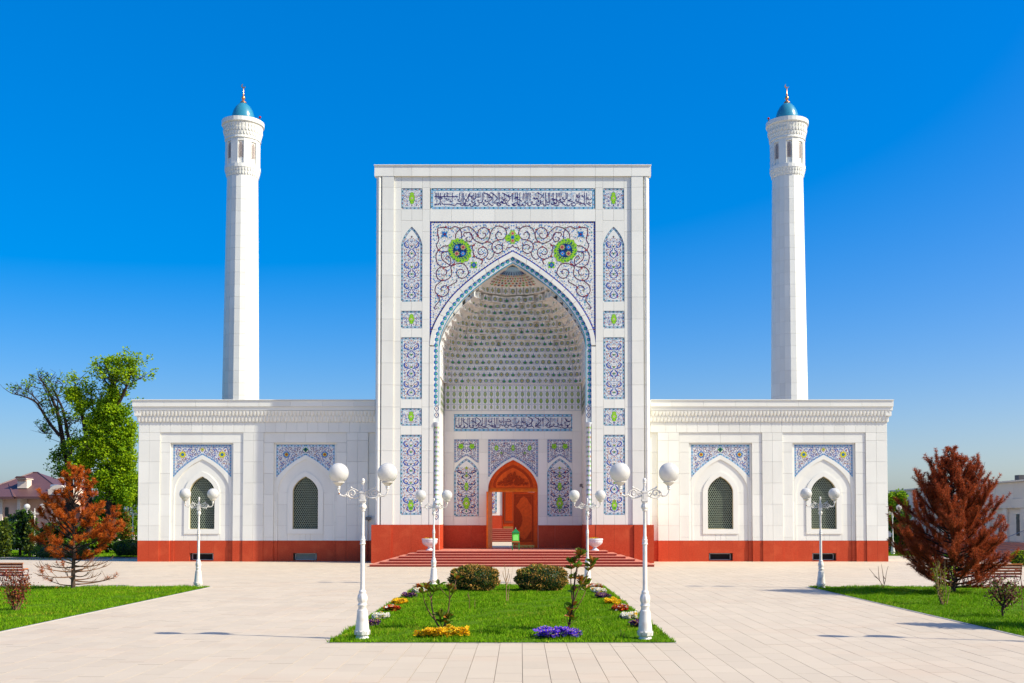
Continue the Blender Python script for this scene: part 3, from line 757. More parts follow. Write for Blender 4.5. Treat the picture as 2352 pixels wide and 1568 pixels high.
# coping and top band
for sg in (1, -1):
    xs = [0, 41, 91, 141.5, 191, 233, 275, 319.5]
    for a, c in zip(xs, xs[1:]):
        slab(PT, PX(sg * a), PX(sg * c), PZ(404.3), PZ(380.2), D_P - .02, D_P + .34)
        slab(PT, PX(sg * a), PX(sg * (c + (1 if c > 300 else 0))), PZ(380.2), PZ(378), D_P - .07, D_P + .5, 'marble_trim', 'coping_stone')
    ys = [404.3] + ROW
    for y0, y1 in zip(ys, ys[1:]):
        slab(PT, PX(sg * 274), PX(sg * 301.3), PZ(y1), PZ(y0), D_P, D_P + .2)
        slab(PT, PX(sg * 257.5), PX(sg * 274), PZ(y1), PZ(y0), D_P + .085, D_P + .2)
        if y0 > 470 or True:
            slab(PT, PX(sg * 191.2 if y0 < 775 else sg * 191.5), PX(sg * 208.5), PZ(y1), PZ(y0), D_P + .085, D_P + .2)
    for y0, y1 in ((404.3, 431), (479, 505), (692, 713), (753, 774), (916, 937), (977, 998), (1182, 1205)):
        for a, c in ((208.5, 233), (233, 257.5)): slab(PT, PX(sg * a), PX(sg * c), PZ(y1), PZ(y0), D_P + .085, D_P + .2)
    # stones cut to the pointed head of the tall panel
    Hh = crom([(0, 519), (24.5 * .42, 519 + 42 * .26), (24.5 * .80, 519 + 42 * .62), (24.5, 561)], 4)
    for s2 in (1, -1):
        b = MB(); b.prism([mpP(sg * 233 + s2 * x, y) for x, y in Hh] + [mpP(sg * 233 + s2 * 24.5, 505.3), mpP(sg * 233, 505.3)], D_P + .086, D_P + .2, 'marble')
        b.build('marble_slab', PT)
    for a, c in zip([0, 41, 91, 141.5], [41, 91, 141.5, 191]):
        slab(PT, PX(sg * a), PX(sg * c), PZ(431), PZ(404.3), D_P + .085, D_P + .2)
        slab(PT, PX(sg * a), PX(sg * c), PZ(507), PZ(479), D_P + .085, D_P + .2)
    # voussoirs of the white archivolt
    A = [p for p in ARCH if p[1] < 800]; Bm = [p for p in ARM if p[1] < 800]
    n = 8
    def at(C, t):
        L_ = [0]
        for p, q_ in zip(C, C[1:]): L_.append(L_[-1] + math.dist(p, q_))
        d = t * L_[-1]
        for i in range(len(C) - 1):
            if L_[i + 1] >= d: 
                u = (d - L_[i]) / (L_[i + 1] - L_[i]); return (C[i][0] + (C[i + 1][0] - C[i][0]) * u, C[i][1] + (C[i + 1][1] - C[i][1]) * u)
        return C[-1]
    for k in range(n):
        t0, t1 = k / n + (.0015 if k else 0), (k + 1) / n - .0015
        o_ = [at(A, t0 + (t1 - t0) * j / 4) for j in range(5)]; i_ = [at(Bm, t0 + (t1 - t0) * j / 4) for j in range(5)]
        b = MB(); b.prism([mpP(sg * x, y) for x, y in o_ + i_[::-1]], D_P + .07, D_P + .2, 'marble'); b.build('voussoir', PT)
    ys = [795] + [y for y in ROW if y > 800]
    for y0, y1 in zip(ys, ys[1:]): slab(PT, PX(sg * 181), PX(sg * 191.2), PZ(y1), PZ(y0), D_P + .07, D_P + .2)
    # round corner shafts, in drums
    dm = MB(); dm.lathe(0, 0, [(.001, 0), (.158, 0), (.158, 1), (.001, 1)], 20, 'marble_trim'); dm = dm.mesh('shaft_drum', smooth=False)
    dm.polygons.foreach_set('use_smooth', [True] * len(dm.polygons)); dm.set_sharp_from_angle(angle=radians(35))
    ys = [404.5] + ROW
    for y0, y1 in zip(ys, ys[1:]):
        shared('shaft_drum', dm, PT, (PX(sg * 308.3), D_P + .16, PZ(y1) + .006), (1, 1, PZ(y0) - PZ(y1) - .012))
# tile panels of the side fields
for sg in (1, -1):
    x0, x1 = sorted((sg * 208.7, sg * 257.3))
    for (y0, y1, kd, ar) in ((431, 479, 'small', 0), (519, 692, 'tall', 42), (713, 753, 'small', 0), (774, 916, 'tall', 0), (937, 977, 'small', 0), (998, 1182, 'vase', 0)):
        rect_panel(PT, mpP, x0, x1, y0, y1, D_P + .115, kd, ar, seq=SEQ)
spandrel(PT, mpP, 191, 507, ARCH, D_P + .125, 'great')

# inscriptions, traced stroke by stroke
def tr(ox, oy, s_, ax):
    return lambda p: (ox + p[0] * s_ - ax, oy + p[1] * s_)
q4 = tr(979.0, 422.9, .086206, 1177.5); q5 = tr(1176.0, 422.9, .086206, 1177.5)
V4 = [(240, 205, 400), (272, 205, 540), (315, 205, 330), (365, 205, 510), (480, 210, 370), (685, 205, 450), (880, 205, 400), (950, 205, 510), (988, 205, 540), (1260, 205, 380), (1305, 205, 380), (1490, 205, 470), (1530, 210, 400), (1620, 205, 410), (1775, 205, 480), (1915, 205, 410), (1950, 205, 450), (2075, 215, 450), (2300, 215, 450), (1120, 240, 440), (1345, 225, 320), (1385, 225, 320), (1430, 225, 320), (1655, 230, 320), (1690, 230, 330), (1050, 230, 310)]
V5 = [(15, 210, 450), (88, 205, 440), (150, 205, 480), (210, 205, 490), (305, 205, 420), (350, 205, 430), (388, 205, 430), (420, 205, 430), (455, 205, 370), (490, 205, 370), (645, 210, 370), (700, 215, 520), (840, 205, 360), (903, 205, 540), (978, 205, 430), (1012, 205, 520), (1110, 205, 520), (1195, 205, 480), (1235, 205, 330), (1270, 205, 340), (1315, 205, 340), (1450, 205, 380), (1485, 205, 380), (1800, 205, 400), (1940, 205, 500), (2000, 205, 500), (1075, 215, 320), (1725, 240, 320), (1765, 240, 320)]
L4 = [[(205, 312), (400, 313), (620, 311), (845, 312)], [(1165, 205), (1100, 330), (1030, 470), (1000, 530), (1040, 562)], [(1520, 205), (1640, 258), (1752, 352), (1660, 470), (1750, 552), (1785, 520)], [(1710, 205), (1785, 242), (1890, 355), (1800, 470), (1850, 488)], [(2020, 210), (2120, 260), (2232, 370), (2140, 480), (2150, 530), (2230, 560)],
      [(310, 350), (365, 328), (415, 350), (365, 385), (310, 355)], [(400, 470), (440, 515), (560, 515), (640, 520), (760, 552), (800, 500), (860, 500), (910, 515)], [(530, 205), (570, 235), (540, 265), (560, 300)], [(1000, 360), (1040, 400), (1080, 440), (1110, 430)], [(300, 540), (345, 480), (380, 545)], [(1860, 485), (1920, 470), (1990, 545)], [(2050, 420), (2110, 425), (2160, 410)], [(1960, 480), (2020, 465), (2080, 490), (2140, 490)], [(1330, 320), (1380, 330), (1440, 315)], [(1640, 320), (1700, 345), (1740, 325)]]
B4 = [(240, 530, 55), (550, 395, 90), (650, 445, 65), (870, 425, 95), (945, 535, 100), (1075, 545, 120), (1205, 555, 120), (1340, 545, 130), (1425, 460, 140), (1240, 460, 90), (1570, 530, 130), (1600, 440, 90), (1250, 370, 110), (1930, 545, 110), (2050, 480, 120), (2060, 380, 110), (2230, 300, 90), (1180, 300, 100), (2320, 540, 70)]
L5 = [[(670, 205), (760, 250), (812, 292), (740, 380)], [(1480, 422), (1585, 388), (1510, 425), (1600, 440), (1690, 490)], [(1730, 492), (1835, 460), (1850, 512), (1790, 500)], [(1235, 482), (1310, 460), (1370, 500), (1440, 556)], [(1860, 485), (1920, 500), (1985, 555)], [(2010, 490), (2060, 525), (2112, 558)], [(60, 360), (110, 350), (170, 340), (90, 320)], [(10, 540), (60, 500), (130, 480), (180, 550)], [(120, 370), (200, 400), (270, 440)], [(690, 380), (720, 440), (690, 450)], [(600, 360), (640, 380), (690, 365)], [(1000, 520), (960, 530), (935, 500)], [(1190, 440), (1250, 430), (1300, 380)], [(1100, 380), (1160, 390), (1230, 440)]]
B5 = [(60, 548, 95), (220, 548, 90), (320, 548, 90), (460, 545, 100), (580, 505, 140), (700, 548, 80), (790, 500, 90), (880, 552, 75), (1085, 520, 75), (1190, 545, 130), (1165, 490, 75), (1340, 440, 140), (1500, 548, 85), (1640, 545, 130), (1750, 430, 95), (2070, 385, 110), (2090, 485, 75), (1110, 400, 95), (620, 370, 80), (950, 450, 110), (790, 445, 95), (380, 480, 90), (1400, 380, 110), (1910, 310, 75), (1770, 325, 90)]
DT = [(430, 415), (460, 415), (640, 360), (655, 375), (750, 395), (775, 395), (545, 545), (575, 545), (1660, 300), (1130, 460), (1900, 545), (2000, 300), (2030, 345)]
DT5 = [(120, 290), (280, 300), (600, 430), (475, 400), (500, 400), (1070, 430), (1085, 430), (1345, 545), (1370, 545), (1630, 320), (1650, 320), (1890, 545), (1910, 545), (1690, 550), (1510, 280), (2050, 300)]
def tv(q, L_): return [(q((x, 0))[0], q((0, a))[1], q((0, c))[1]) for x, a, c in L_]
def tb(q, L_, s_): return [(*q((x, y)), w * s_) for x, y, w in L_]
s_ = .086206
script_panel(PT, mpP, -189.5, 189.5, 431, 479, D_P + .115, tv(q4, V4) + tv(q5, V5), [[q4(p) for p in l] for l in L4] + [[q5(p) for p in l] for l in L5],
             tb(q4, B4, s_) + tb(q5, B5, s_), [q4(p) for p in DT] + [q5(p) for p in DT5])

# blue rope band round the arch, and its jambs
b = MB()
for sg in (1, -1):
    o_ = [p for p in ARM if p[1] < 931]; i_ = [p for p in ARI if p[1] < 931]
    b.prism([mpP(sg * x, y) for x, y in o_ + i_[::-1]], D_P + .155, D_P + .2, 'tile_white')
band = b.build('arch_band', PT)
I = Inlay(mpP, D_P + .155)
mid = [p for p in offset(ARCH, 15.0) if p[1] < 931]
Lm = [0]
for p, q_ in zip(mid, mid[1:]): Lm.append(Lm[-1] + math.dist(p, q_))
def rope():
    strip(I, 'edge_line', [p for p in offset(ARCH, 21.9) if p[1] < 931], 2.0, 'tile_turq', 1)
    d = 6.6 if I.side == '#l' else 0.0; d = 13.1 if I.side == '#l' else 0.0; k = 0
    while d < Lm[-1]:
        i = max(j for j in range(len(Lm)) if Lm[j] <= d); i = min(i, len(mid) - 2)
        u = (d - Lm[i]) / (Lm[i + 1] - Lm[i]); x = mid[i][0] + (mid[i + 1][0] - mid[i][0]) * u; y = mid[i][1] + (mid[i + 1][1] - mid[i][1]) * u
        a = atan2(mid[i + 1][1] - mid[i][1], mid[i + 1][0] - mid[i][0]); nx, ny = -sin(a), cos(a)
        I.flower('rope_blossoms', x - nx * 1.0, y - ny * 1.0, 5.3, 'tile_cobalt', 2, 5, .2, a)
        I.disc('rope_blossoms', x + nx * .3, y + ny * .3, 3.7, 'tile_turq', 3, 9); I.disc('rope_blossoms', x + nx * .6, y + ny * .6, 1.5, 'tile_lime', 4, 6)
        tx, ty = cos(a) * 6.6, sin(a) * 6.6
        I.flower('rope_blossoms', x + tx - nx * 1.4, y + ty - ny * 1.4, 3.4, 'tile_sky', 2, 4, .5, a); I.disc('rope_blossoms', x + tx - nx * 1.2, y + ty - ny * 1.2, .8, 'tile_cobalt', 3, 5)
        I.dia('rope_blossoms', x + tx + nx * 3.4, y + ty + ny * 3.4, 1.6, 1.6, 'tile_orange', 2)
        d += 13.1; k += 1
I.mirror(rope)
I.build(PT, band)
# pendant under the band and tiled colonnettes in the corners
for sg in (1, -1):
    for y0, y1 in ((931, 969), (1165, 1205)):
        pan = plate(PT, mpP, [(sg * 181, y0), (sg * 181, y1), (sg * 168.5, y1), (sg * 168.5, y0)], D_P + .155, D_P + .2, name='colonnette_block')
        I = Inlay(lambda x, y, c=sg * 174.7: mpP(c + x, y), D_P + .155)
        def pd():
            for y in np.arange(y0 + 6, y1 - 5, 15):
                I.ribbon('tile_pattern', [(0, y - 5), (3.2, y - 3), (4.6, y + 1), (2, y + 5), (0, y + 7)], 1.3, 'tile_ink', 2, 3)
                I.ribbon('tile_pattern', [(5.6, y - 8), (5.9, y), (5.6, y + 8)], .7, 'tile_sky', 1, 1)
        I.mirror(pd)
        for y in np.arange(y0 + 6, y1 - 5, 15): I.dia('tile_pattern', 0, y, 2.8, 3.6, 'tile_orange', 3)
        I.build(PT, pan)
    b = MB(); xc, yc, r = PX(sg * 174.7), D_P + .19, 6.3 * kP
    b.lathe(xc, yc, [(.001, PZ(1165)), (r * 1.15, PZ(1165)), (r * 1.15, PZ(1162)), (r, PZ(1160)), (r, PZ(975)), (r * 1.2, PZ(973)), (r * 1.25, PZ(969)), (.001, PZ(969))], 18, 'tile_pale')
    col = b.build('colonnette', PT, smooth='auto')
    b = MB(); rr = r + .006
    for k in range(18):
        a0 = pi + k * pi / 9 if False else 2 * pi * k / 18
        m_ = ('tile_green', 'tile_white', 'tile_olive', 'tile_cobalt', 'tile_white', 'tile_sky')[k % 6]
        for y in np.arange(978, 1158, 11):
            za, zb = PZ(y + (8 if k % 2 else 5)), PZ(y + (0 if k % 2 else 1))
            q_ = [(xc + rr * cos(a0 + d) , yc + rr * sin(a0 + d)) for d in (.02, .17, .32)]
            b.face([(q_[0][0], q_[0][1], (za + zb) / 2), (q_[1][0], q_[1][1], za), (q_[2][0], q_[2][1], (za + zb) / 2), (q_[1][0], q_[1][1], zb)], ('tile_green', 'tile_orange', 'tile_cobalt', 'tile_lime')[int(y + k * 3) % 4] if k % 2 else m_)
    b.build('tile_pattern', PT, parent=col)

# granite base of the portal
zp = PZ(1205)
for sg in (1, -1):
    for a, c, yf in ((168, 190, .02), (190, 232, .0), (232, 277, .0), (277, 322.5, -.085)):
        slab(PT, PX(sg * a), PX(sg * c), -.02, zp, D_P + yf, D_P + .3, 'granite', 'granite_slab', j=.008)
    b = MB(); x0, x1 = sorted((PX(sg * 303), PX(sg * 322.3))); b.box(x0, x1, D_P + .3, D_N + 1.25, -.02, zp - .004, 'granite'); b.build('granite_base', PT)
    # lining of the niche jambs
    xj = PX(sg * 168)
    for j, (d0, d1) in enumerate(((.3, 1.5), (1.5, 2.7), (2.7, 3.85))):
        for za, zb, m_, th in ((ZPL, zp, 'granite', .045), (zp, PZ(1137), 'marble', .03), (PZ(1137), PZ(1088), 'marble', .03), (PZ(1088), PZ(1039), 'marble', .03), (PZ(1039), PZ(990), 'marble', .03), (PZ(990), PZ(943), 'marble', .03)):
            x0, x1 = sorted((xj, xj - sg * th))
            shared('granite_slab' if m_ == 'granite' else 'marble_slab', unit(m_), PT, (x0, D_P + d0 + .006, za + .006), (x1 - x0, d1 - d0 - .012, zb - za - .012))
# ------------------------------------------------------------------ inside the niche: back wall
zpn = NZ(1206.0)
RN = [943, 990, 1039, 1088, 1136.7, 1186, 1206.0]
for sg in (1, -1):
    for a, c in ((57.6, 96), (96, 158)): slab(PT, NX(sg * a), NX(sg * c), ZPL, zpn, D_N - .035, D_N + .06, 'granite', 'granite_slab', j=.008)
    for y0, y1 in zip(RN, RN[1:]): slab(PT, NX(sg * 136), NX(sg * 158), NZ(y1), NZ(y0), D_N, D_N + .06)
    for y0, y1 in zip(RN[1:], RN[2:]): slab(PT, NX(sg * 57.6), NX(sg * 78.3), NZ(y1), NZ(max(y0, 1008.6)), D_N, D_N + .06)
    for a, c in ((0, 37), (37, 72), (72, 107), (107, 136)):
        slab(PT, NX(sg * a), NX(sg * c), NZ(951), NZ(943), D_N, D_N + .06)
        slab(PT, NX(sg * a), NX(sg * c), NZ(1008.6), NZ(990), D_N, D_N + .06)
    for a, c in ((78.3, 107), (107, 136)): slab(PT, NX(sg * a), NX(sg * c), NZ(1206), NZ(1186), D_N, D_N + .06)
    slab(PT, NX(sg * 78.3), NX(sg * 136), NZ(1186), NZ(1008.6), D_N + .028, D_N + .06, 'marble_trim')
    cb = sg * 107.0
    lm = lambda x, y, c=cb: mpN(c + x, y)
    SA = crom([(0, 1046.3), (10, 1052), (20, 1059.5), (28.5, 1067.5)], 4) + [(30, 1070)]
    spandrel(PT, lm, 28.3, 1008.8, SA, D_N + .012, 'side', bw=4.4, seq=SEQ2, fine=True)
    rect_panel(PT, mpN, cb - 28.3, cb + 28.3, 1052.3, 1185.8, D_N + .012, 'niche', 31)
    # white arch round the door
    DO = crom([(0, 1049.6), (20, 1060.8), (38, 1075.4), (50, 1089), (57.4, 1100)], 4)
    Di = [(x, y) for x, y in DOOR if y < 1127]
    b = MB(); b.prism([mpN(sg * x, y) for x, y in DO] + [mpN(sg * 57.4, 1126)] + [mpN(sg * x, y) for x, y in reversed(Di)], D_N - .01, D_N + .06, 'marble'); b.build('door_arch', PT)
spandrel(PT, mpN, 57.3, 1008.8, crom([(0, 1049.6), (20, 1060.8), (38, 1075.4), (50, 1089), (57.4, 1100)], 4) + [(58, 1102)], D_N + .012, 'door', bw=4.8, seq=SEQ2, fine=True)
q7 = tr(1031.2, 944.3, .12808, 1178.7)
V7 = [(120, 105, 290), (178, 110, 260), (225, 110, 260), (255, 110, 240), (340, 110, 285), (370, 110, 290), (420, 115, 250), (445, 115, 250), (475, 110, 250), (598, 110, 270), (648, 110, 260), (672, 110, 250), (770, 110, 270), (818, 110, 270), (852, 110, 250), (878, 110, 250), (980, 110, 260), (1170, 110, 260), (1198, 110, 210), (1305, 110, 270), (1335, 110, 240), (1362, 110, 240), (1485, 130, 250), (1605, 110, 250), (1692, 110, 290), (1820, 110, 250), (1955, 110, 270), (2025, 110, 260), (1650, 120, 190), (1680, 120, 190), (1850, 120, 190), (1885, 120, 190)]
L7 = [[(490, 110), (535, 140), (572, 182), (520, 230), (480, 272)], [(1420, 105), (1475, 130), (1505, 168), (1450, 230), (1400, 262)], [(1540, 105), (1600, 135), (1640, 182), (1595, 240), (1550, 266), (1640, 300)], [(1720, 105), (1770, 140), (1800, 185), (1760, 230), (1730, 262)], [(395, 168), (440, 180), (500, 222)], [(290, 150), (250, 168), (290, 205), (335, 240)], [(1000, 180), (1060, 178), (1112, 182), (1080, 140), (1040, 150)], [(520, 280), (600, 300), (660, 290), (710, 305)], [(690, 250), (720, 235), (760, 268), (820, 262)], [(900, 250), (930, 240), (970, 262)], [(1205, 240), (1250, 250), (1300, 268)], [(1460, 265), (1500, 270), (1530, 302)], [(1950, 280), (1990, 285), (2020, 302)], [(2080, 120), (2120, 170), (2170, 175)], [(1190, 215), (1240, 205), (1260, 160)]]
B7 = [(160, 285, 70), (230, 290, 90), (300, 290, 70), (400, 285, 80), (470, 295, 110), (620, 265, 90), (560, 255, 70), (800, 280, 80), (860, 285, 110), (1030, 280, 80), (1060, 240, 90), (1140, 270, 90), (1240, 290, 100), (1350, 290, 90), (1430, 265, 100), (1600, 255, 90), (1790, 280, 90), (1830, 270, 70), (1910, 265, 90), (2070, 290, 120), (2120, 240, 100), (2140, 175, 90), (2160, 290, 80), (730, 190, 60), (930, 190, 60), (1340, 200, 60), (1980, 240, 60)]
D7 = [(300, 255), (620, 215), (640, 215), (1180, 300), (1870, 300), (1890, 300), (950, 170), (1290, 300), (2100, 210), (2120, 215)]
script_panel(PT, mpN, -139.2, 139.2, 951, 990, D_N + .012, tv(q7, V7), [[q7(p) for p in l] for l in L7], tb(q7, B7, .12808), [q7(p) for p in D7], w=1.75)

# ------------------------------------------------------------------ door
YD = D_N + .18
dz0 = ZPL; ztr = NZ(1124); ztr2 = NZ(1129.5)
b = MB()     # frame with tympanum
for sg in (1, -1):
    d_ = [(AX + sg * (x - .2) * kN, NZ(y + .3)) for x, y in DOOR]
    b.prism(d_ + [(AX + sg * 56.8 * kN, ztr), (AX, ztr)], YD, YD + .22, 'wood')
    x0, x1 = sorted((AX + sg * 56.8 * kN, AX + sg * 49.5 * kN)); b.box(x0, x1, YD, YD + .25, dz0, ztr2, 'wood')
b.box(AX - 56.8 * kN, AX + 56.8 * kN, YD - .06, YD + .2, ztr2, ztr, 'wood_bright')
b.box(AX - 56.8 * kN, AX + 56.8 * kN, YD - .09, YD, NZ(1123.6), NZ(1121.6), 'wood_bright')
fr = b.build('door_frame', PT)
b = MB()     # carved tympanum panel
for sc_, dp, m_ in ((.80, .035, 'wood_dark'), (.70, .05, 'wood')):
    for sg in (1, -1):
        d_ = [(AX + sg * x * kN * sc_, NZ(1119 - (1126 - y) * sc_ * .93)) for x, y in DOOR if y < 1120]
        b.prism(d_ + [(AX + sg * 55 * sc_ * kN, NZ(1119)), (AX, NZ(1119))], YD - dp, YD, m_)
b.build('tympanum', PT, parent=fr)
b = MB(); R = random.Random(3)
for k in range(170):
    u, v = R.uniform(-34, 34), R.uniform(1085, 1114)
    if v < 1079 + abs(u) * .8 + 3: continue
    x, z = NX(u), NZ(v); s_ = .10; a = R.uniform(0, 6)
    b.face([(x + s_ * cos(a + t) * (1 if i % 2 else .5), YD - .055 - .0006 * k, z + s_ * sin(a + t) * (1 if i % 2 else .5)) for i, t in enumerate(np.linspace(0, 5.6, 8))], 'wood_dark')
b.build('carving', PT, parent=fr)
def leaf_mesh(w, h):
    """one door leaf, hinge at x = 0, standing from z = 0, front at y = 0"""
    b = MB(); b.box(0, w, 0, .07, 0, h, 'wood')
    body = b.mesh('door_leaf')
    c = MB()
    t = .10
    for (x0, x1, z0, z1) in ((.08, .08 + t, .5, h - .14), (w - .08 - t, w - .08, .5, h - .14), (.08, w - .08, h - .24, h - .14), (.08, w - .08, .42, .52)):
        c.box(x0, x1, -.018 if x1 - x0 < .2 else -.015, 0, z0 + (.0 if x1 - x0 > .2 else .002), z1 - .001, 'wood_dark')
    for sx_, x_ in ((1, .2), (-1, w - .2)):       # carved corner quarters
        for sz_, z_ in ((1, .55), (-1, h - .27)):
            c.prism([(x_, z_), (x_ + sx_ * w * .36, z_), (x_ + sx_ * w * .22, z_ + sz_ * .12), (x_ + sx_ * w * .10, z_ + sz_ * .42), (x_, z_ + sz_ * .62)], -.014, 0, 'wood_dark')
    zc = h * .52                                    # half medallion on the meeting edge
    prof = [(w * .02, zc - 1.02), (w * .16, zc - .80), (w * .36, zc - .46), (w * .42, zc - .10), (w * .40, zc + .25), (w * .25, zc + .62), (w * .10, zc + .84), (w * .02, zc + 1.0)]
    c.prism([(w - .02 - p, z) for p, z in prof] + [(w - .02, zc + 1.0), (w - .02, zc - 1.02)], -.016, 0, 'wood_dark')
    c.box(w - .05, w, -.03, 0, 0, h, 'wood')
    g = MB(); g.box(.02, w - .02, -.012, 0, .04, .20, 'brass')
    for k in range(5): g.lathe(.14 + k * (w - .28) / 4, -.014, [(.001, .07), (.05, .08), (.06, .12), (.05, .16), (.001, .17)], 8, 'brass')
    return body, c.mesh('carved_panel'), g.mesh('kick_plate')
lw = 49.5 * kN; lh = ztr2 - ZPL - .02
LB, LC, LG = leaf_mesh(lw, lh)
def leaf(T, loc, rotz, mir):
    o = shared('door_leaf', LB, T, loc, (mir, 1, 1), (0, 0, rotz))
    for nme, me in (('carved_panel', LC), ('kick_plate', LG)):
        c = bpy.data.objects.new(nme, me); COL.objects.link(c); c.parent = o
    return o
leaf(PT, (AX + lw, YD + .06, ZPL + .01), 0, -1)                      # closed right leaf, hinge at the right
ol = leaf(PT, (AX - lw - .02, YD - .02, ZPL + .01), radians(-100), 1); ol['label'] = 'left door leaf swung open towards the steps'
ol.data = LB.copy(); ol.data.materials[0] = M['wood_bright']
b = MB(); b.box(AX - 1.65, AX + 1.65, D_N - .05, D_N + .85, ZPL - .1, ZPL + .035, 'granite'); b.build('threshold', PT)

# ------------------------------------------------------------------ muqarnas vault
fw = 2 * 157 * kN / 22
c = MB(); hz = NZ(881) - NZ(943)
c.box(-.5, .5, -.02, .06, 0, 1, 'tile_pale')
ar = [(-.42, .02), (.42, .02), (.42, .84), (.27, .92), (0, .985), (-.27, .92), (-.42, .84)]
c.face([(x, -.03, z) for x, z in ar], 'tile_white')
for zc, s_, m1 in ((.85, .15, 'tile_lime'), (.61, .22, 'cell_green'), (.36, .22, 'tile_leaf'), (.13, .16, 'cell_green')):
    c.face([(s_ * 1.25 * cos(t), -.036, zc + s_ * .43 * sin(t)) for t in np.linspace(0, 2 * pi, 9)[:-1]], 'tile_teal')
    c.face([(s_ * cos(t), -.042, zc + s_ * .36 * sin(t)) for t in np.linspace(0, 2 * pi, 9)[:-1]], m1)
    c.face([(s_ * .4 * cos(t), -.048, zc + s_ * .10 * sin(t)) for t in np.linspace(0, 2 * pi, 7)[:-1]], 'tile_pink')
for zc in (.71, .46, .23, .93):
    c.face([(-.03, -.036, zc - .05), (.03, -.036, zc - .05), (.02, -.036, zc + .05), (-.02, -.036, zc + .05)], 'tile_cobalt')
    for sx_ in (-1, 1):
        for dx, m1 in ((.16, 'tile_orange'), (.31, 'tile_blue')): c.face([(sx_ * dx - .04, -.036, zc), (sx_ * dx, -.036, zc - .022), (sx_ * dx + .04, -.036, zc), (sx_ * dx, -.036, zc + .022)], m1)
FRZ = c.mesh('frieze_panel')
for i in range(22):
    shared('frieze_panel', FRZ, PT, (AX - 157 * kN + (i + .5) * fw, D_N - .02, NZ(943)), (fw * .985, 1, hz))
for sg in (1, -1):
    for k in range(8):
        shared('frieze_panel', FRZ, PT, (PX(sg * 168) - sg * .02, D_P + .45 + (k + .5) * .42, PZ(943) - .03), (.41, 1, hz), (0, 0, -sg * pi / 2))

def cell_mesh(var):
    """one muqarnas cell: arched recess in a block, its soffit and the painted flower, unit sized"""
    b = MB(); A = [(.43, .05), (.43, .68), (.29, .85), (0, .96)]
    for s_ in (1, -1):
        P = [(s_ * x, z) for x, z in A]
        b.face([(x, 0, z) for x, z in [(0, 0), (s_ * .5, 0), (s_ * .5, 1), (0, 1)] + P[::-1] + [(0, .05)]], 'vault')
        for (x0, z0), (x1, z1) in zip(P, P[1:]): b.face([(x0, 0, z0), (x0, .11, z0), (x1, .11, z1), (x1, 0, z1)], 'vault')
        b.face([(s_ * .5, 0, 0), (s_ * .5, .9, 0), (s_ * .5, .9, 1), (s_ * .5, 0, 1)], 'vault')
    b.face([(-.5, 0, 0), (.5, 0, 0), (.5, .9, 0), (-.5, .9, 0)], 'vault'); b.face([(-.5, 0, 1), (.5, 0, 1), (.5, .9, 1), (-.5, .9, 1)], 'vault')
    b.face([(.43, 0, .05), (.43, .11, .05), (-.43, .11, .05), (-.43, 0, .05)], 'vault')
    b.face([(x, .11, z) for x, z in A] + [(-x, .11, z) for x, z in A[::-1][1:]], 'vault')
    y = .10
    def d(w, h, m, zc=.46, k=4, a=0):
        nonlocal y; y -= .006
        b.face([(w * cos(a + 2 * pi * i / k), y, zc + h * sin(a + 2 * pi * i / k)) for i in range(k)], m)
    if var == 0: d(.33, .42, 'cell_slate'); d(.25, .33, 'cell_green'); d(.11, .15, 'tile_pink')
    elif var == 1: d(.36, .33, 'cell_blue', k=7); d(.27, .27, 'tile_olive', k=5); d(.14, .17, 'cell_green')
    elif var == 2: d(.34, .26, 'cell_slate', .36, 6); d(.13, .36, 'cell_blue', .58); d(.19, .18, 'tile_green', .38, 6)
    else: d(.33, .38, 'cell_slate', k=8); d(.24, .29, 'cell_green', k=6); d(.11, .13, 'tile_orange', k=6)
    for s_ in (-1, 1):
        for z_, m in ((.22, 'tile_red'), (.72, 'cell_blue'), (.45, 'tile_maroon')):
            b.face([(s_ * .35 + .06 * cos(t), .098, z_ + .085 * sin(t)) for t in (0, 1.57, 3.14, 4.71)], m)
    return b
CB = [cell_mesh(i) for i in range(4)]; CM = [c_.mesh('muqarnas_cell') for c_ in CB]
ICURVE = [p for p in ARI]
def inner_half(z):                      # half width of the arch opening at height z
    best = 168 * kP
    P = [(x * kP, PZ(y)) for x, y in ICURVE]
    for (x0, z0), (x1, z1) in zip(P, P[1:]):
        if z1 <= z <= z0: return x0 + (x1 - x0) * (z0 - z) / max(1e-6, z0 - z1)
    return best if z < P[-1][1] + 5 else 0.0
rows = []
for i in range(14):
    y = 880.5 - 14.3 * i
    t = max(0, (i - 5) / 8.0)
    d = 3.85 - .16 - 1.45 * t ** 1.25
    rows.append((zz(y, D_P + d), d, .16 + .62 * (i / 13) ** 1.5))
def plan(w, d, e, n=120):
    P = []
    for k in range(n + 1):
        a = pi * k / n
        P.append((-w * (1 if cos(a) >= 0 else -1) * abs(cos(a)) ** e, d * abs(sin(a)) ** e))
    return P
count = 0; rest = MB(); shell = []
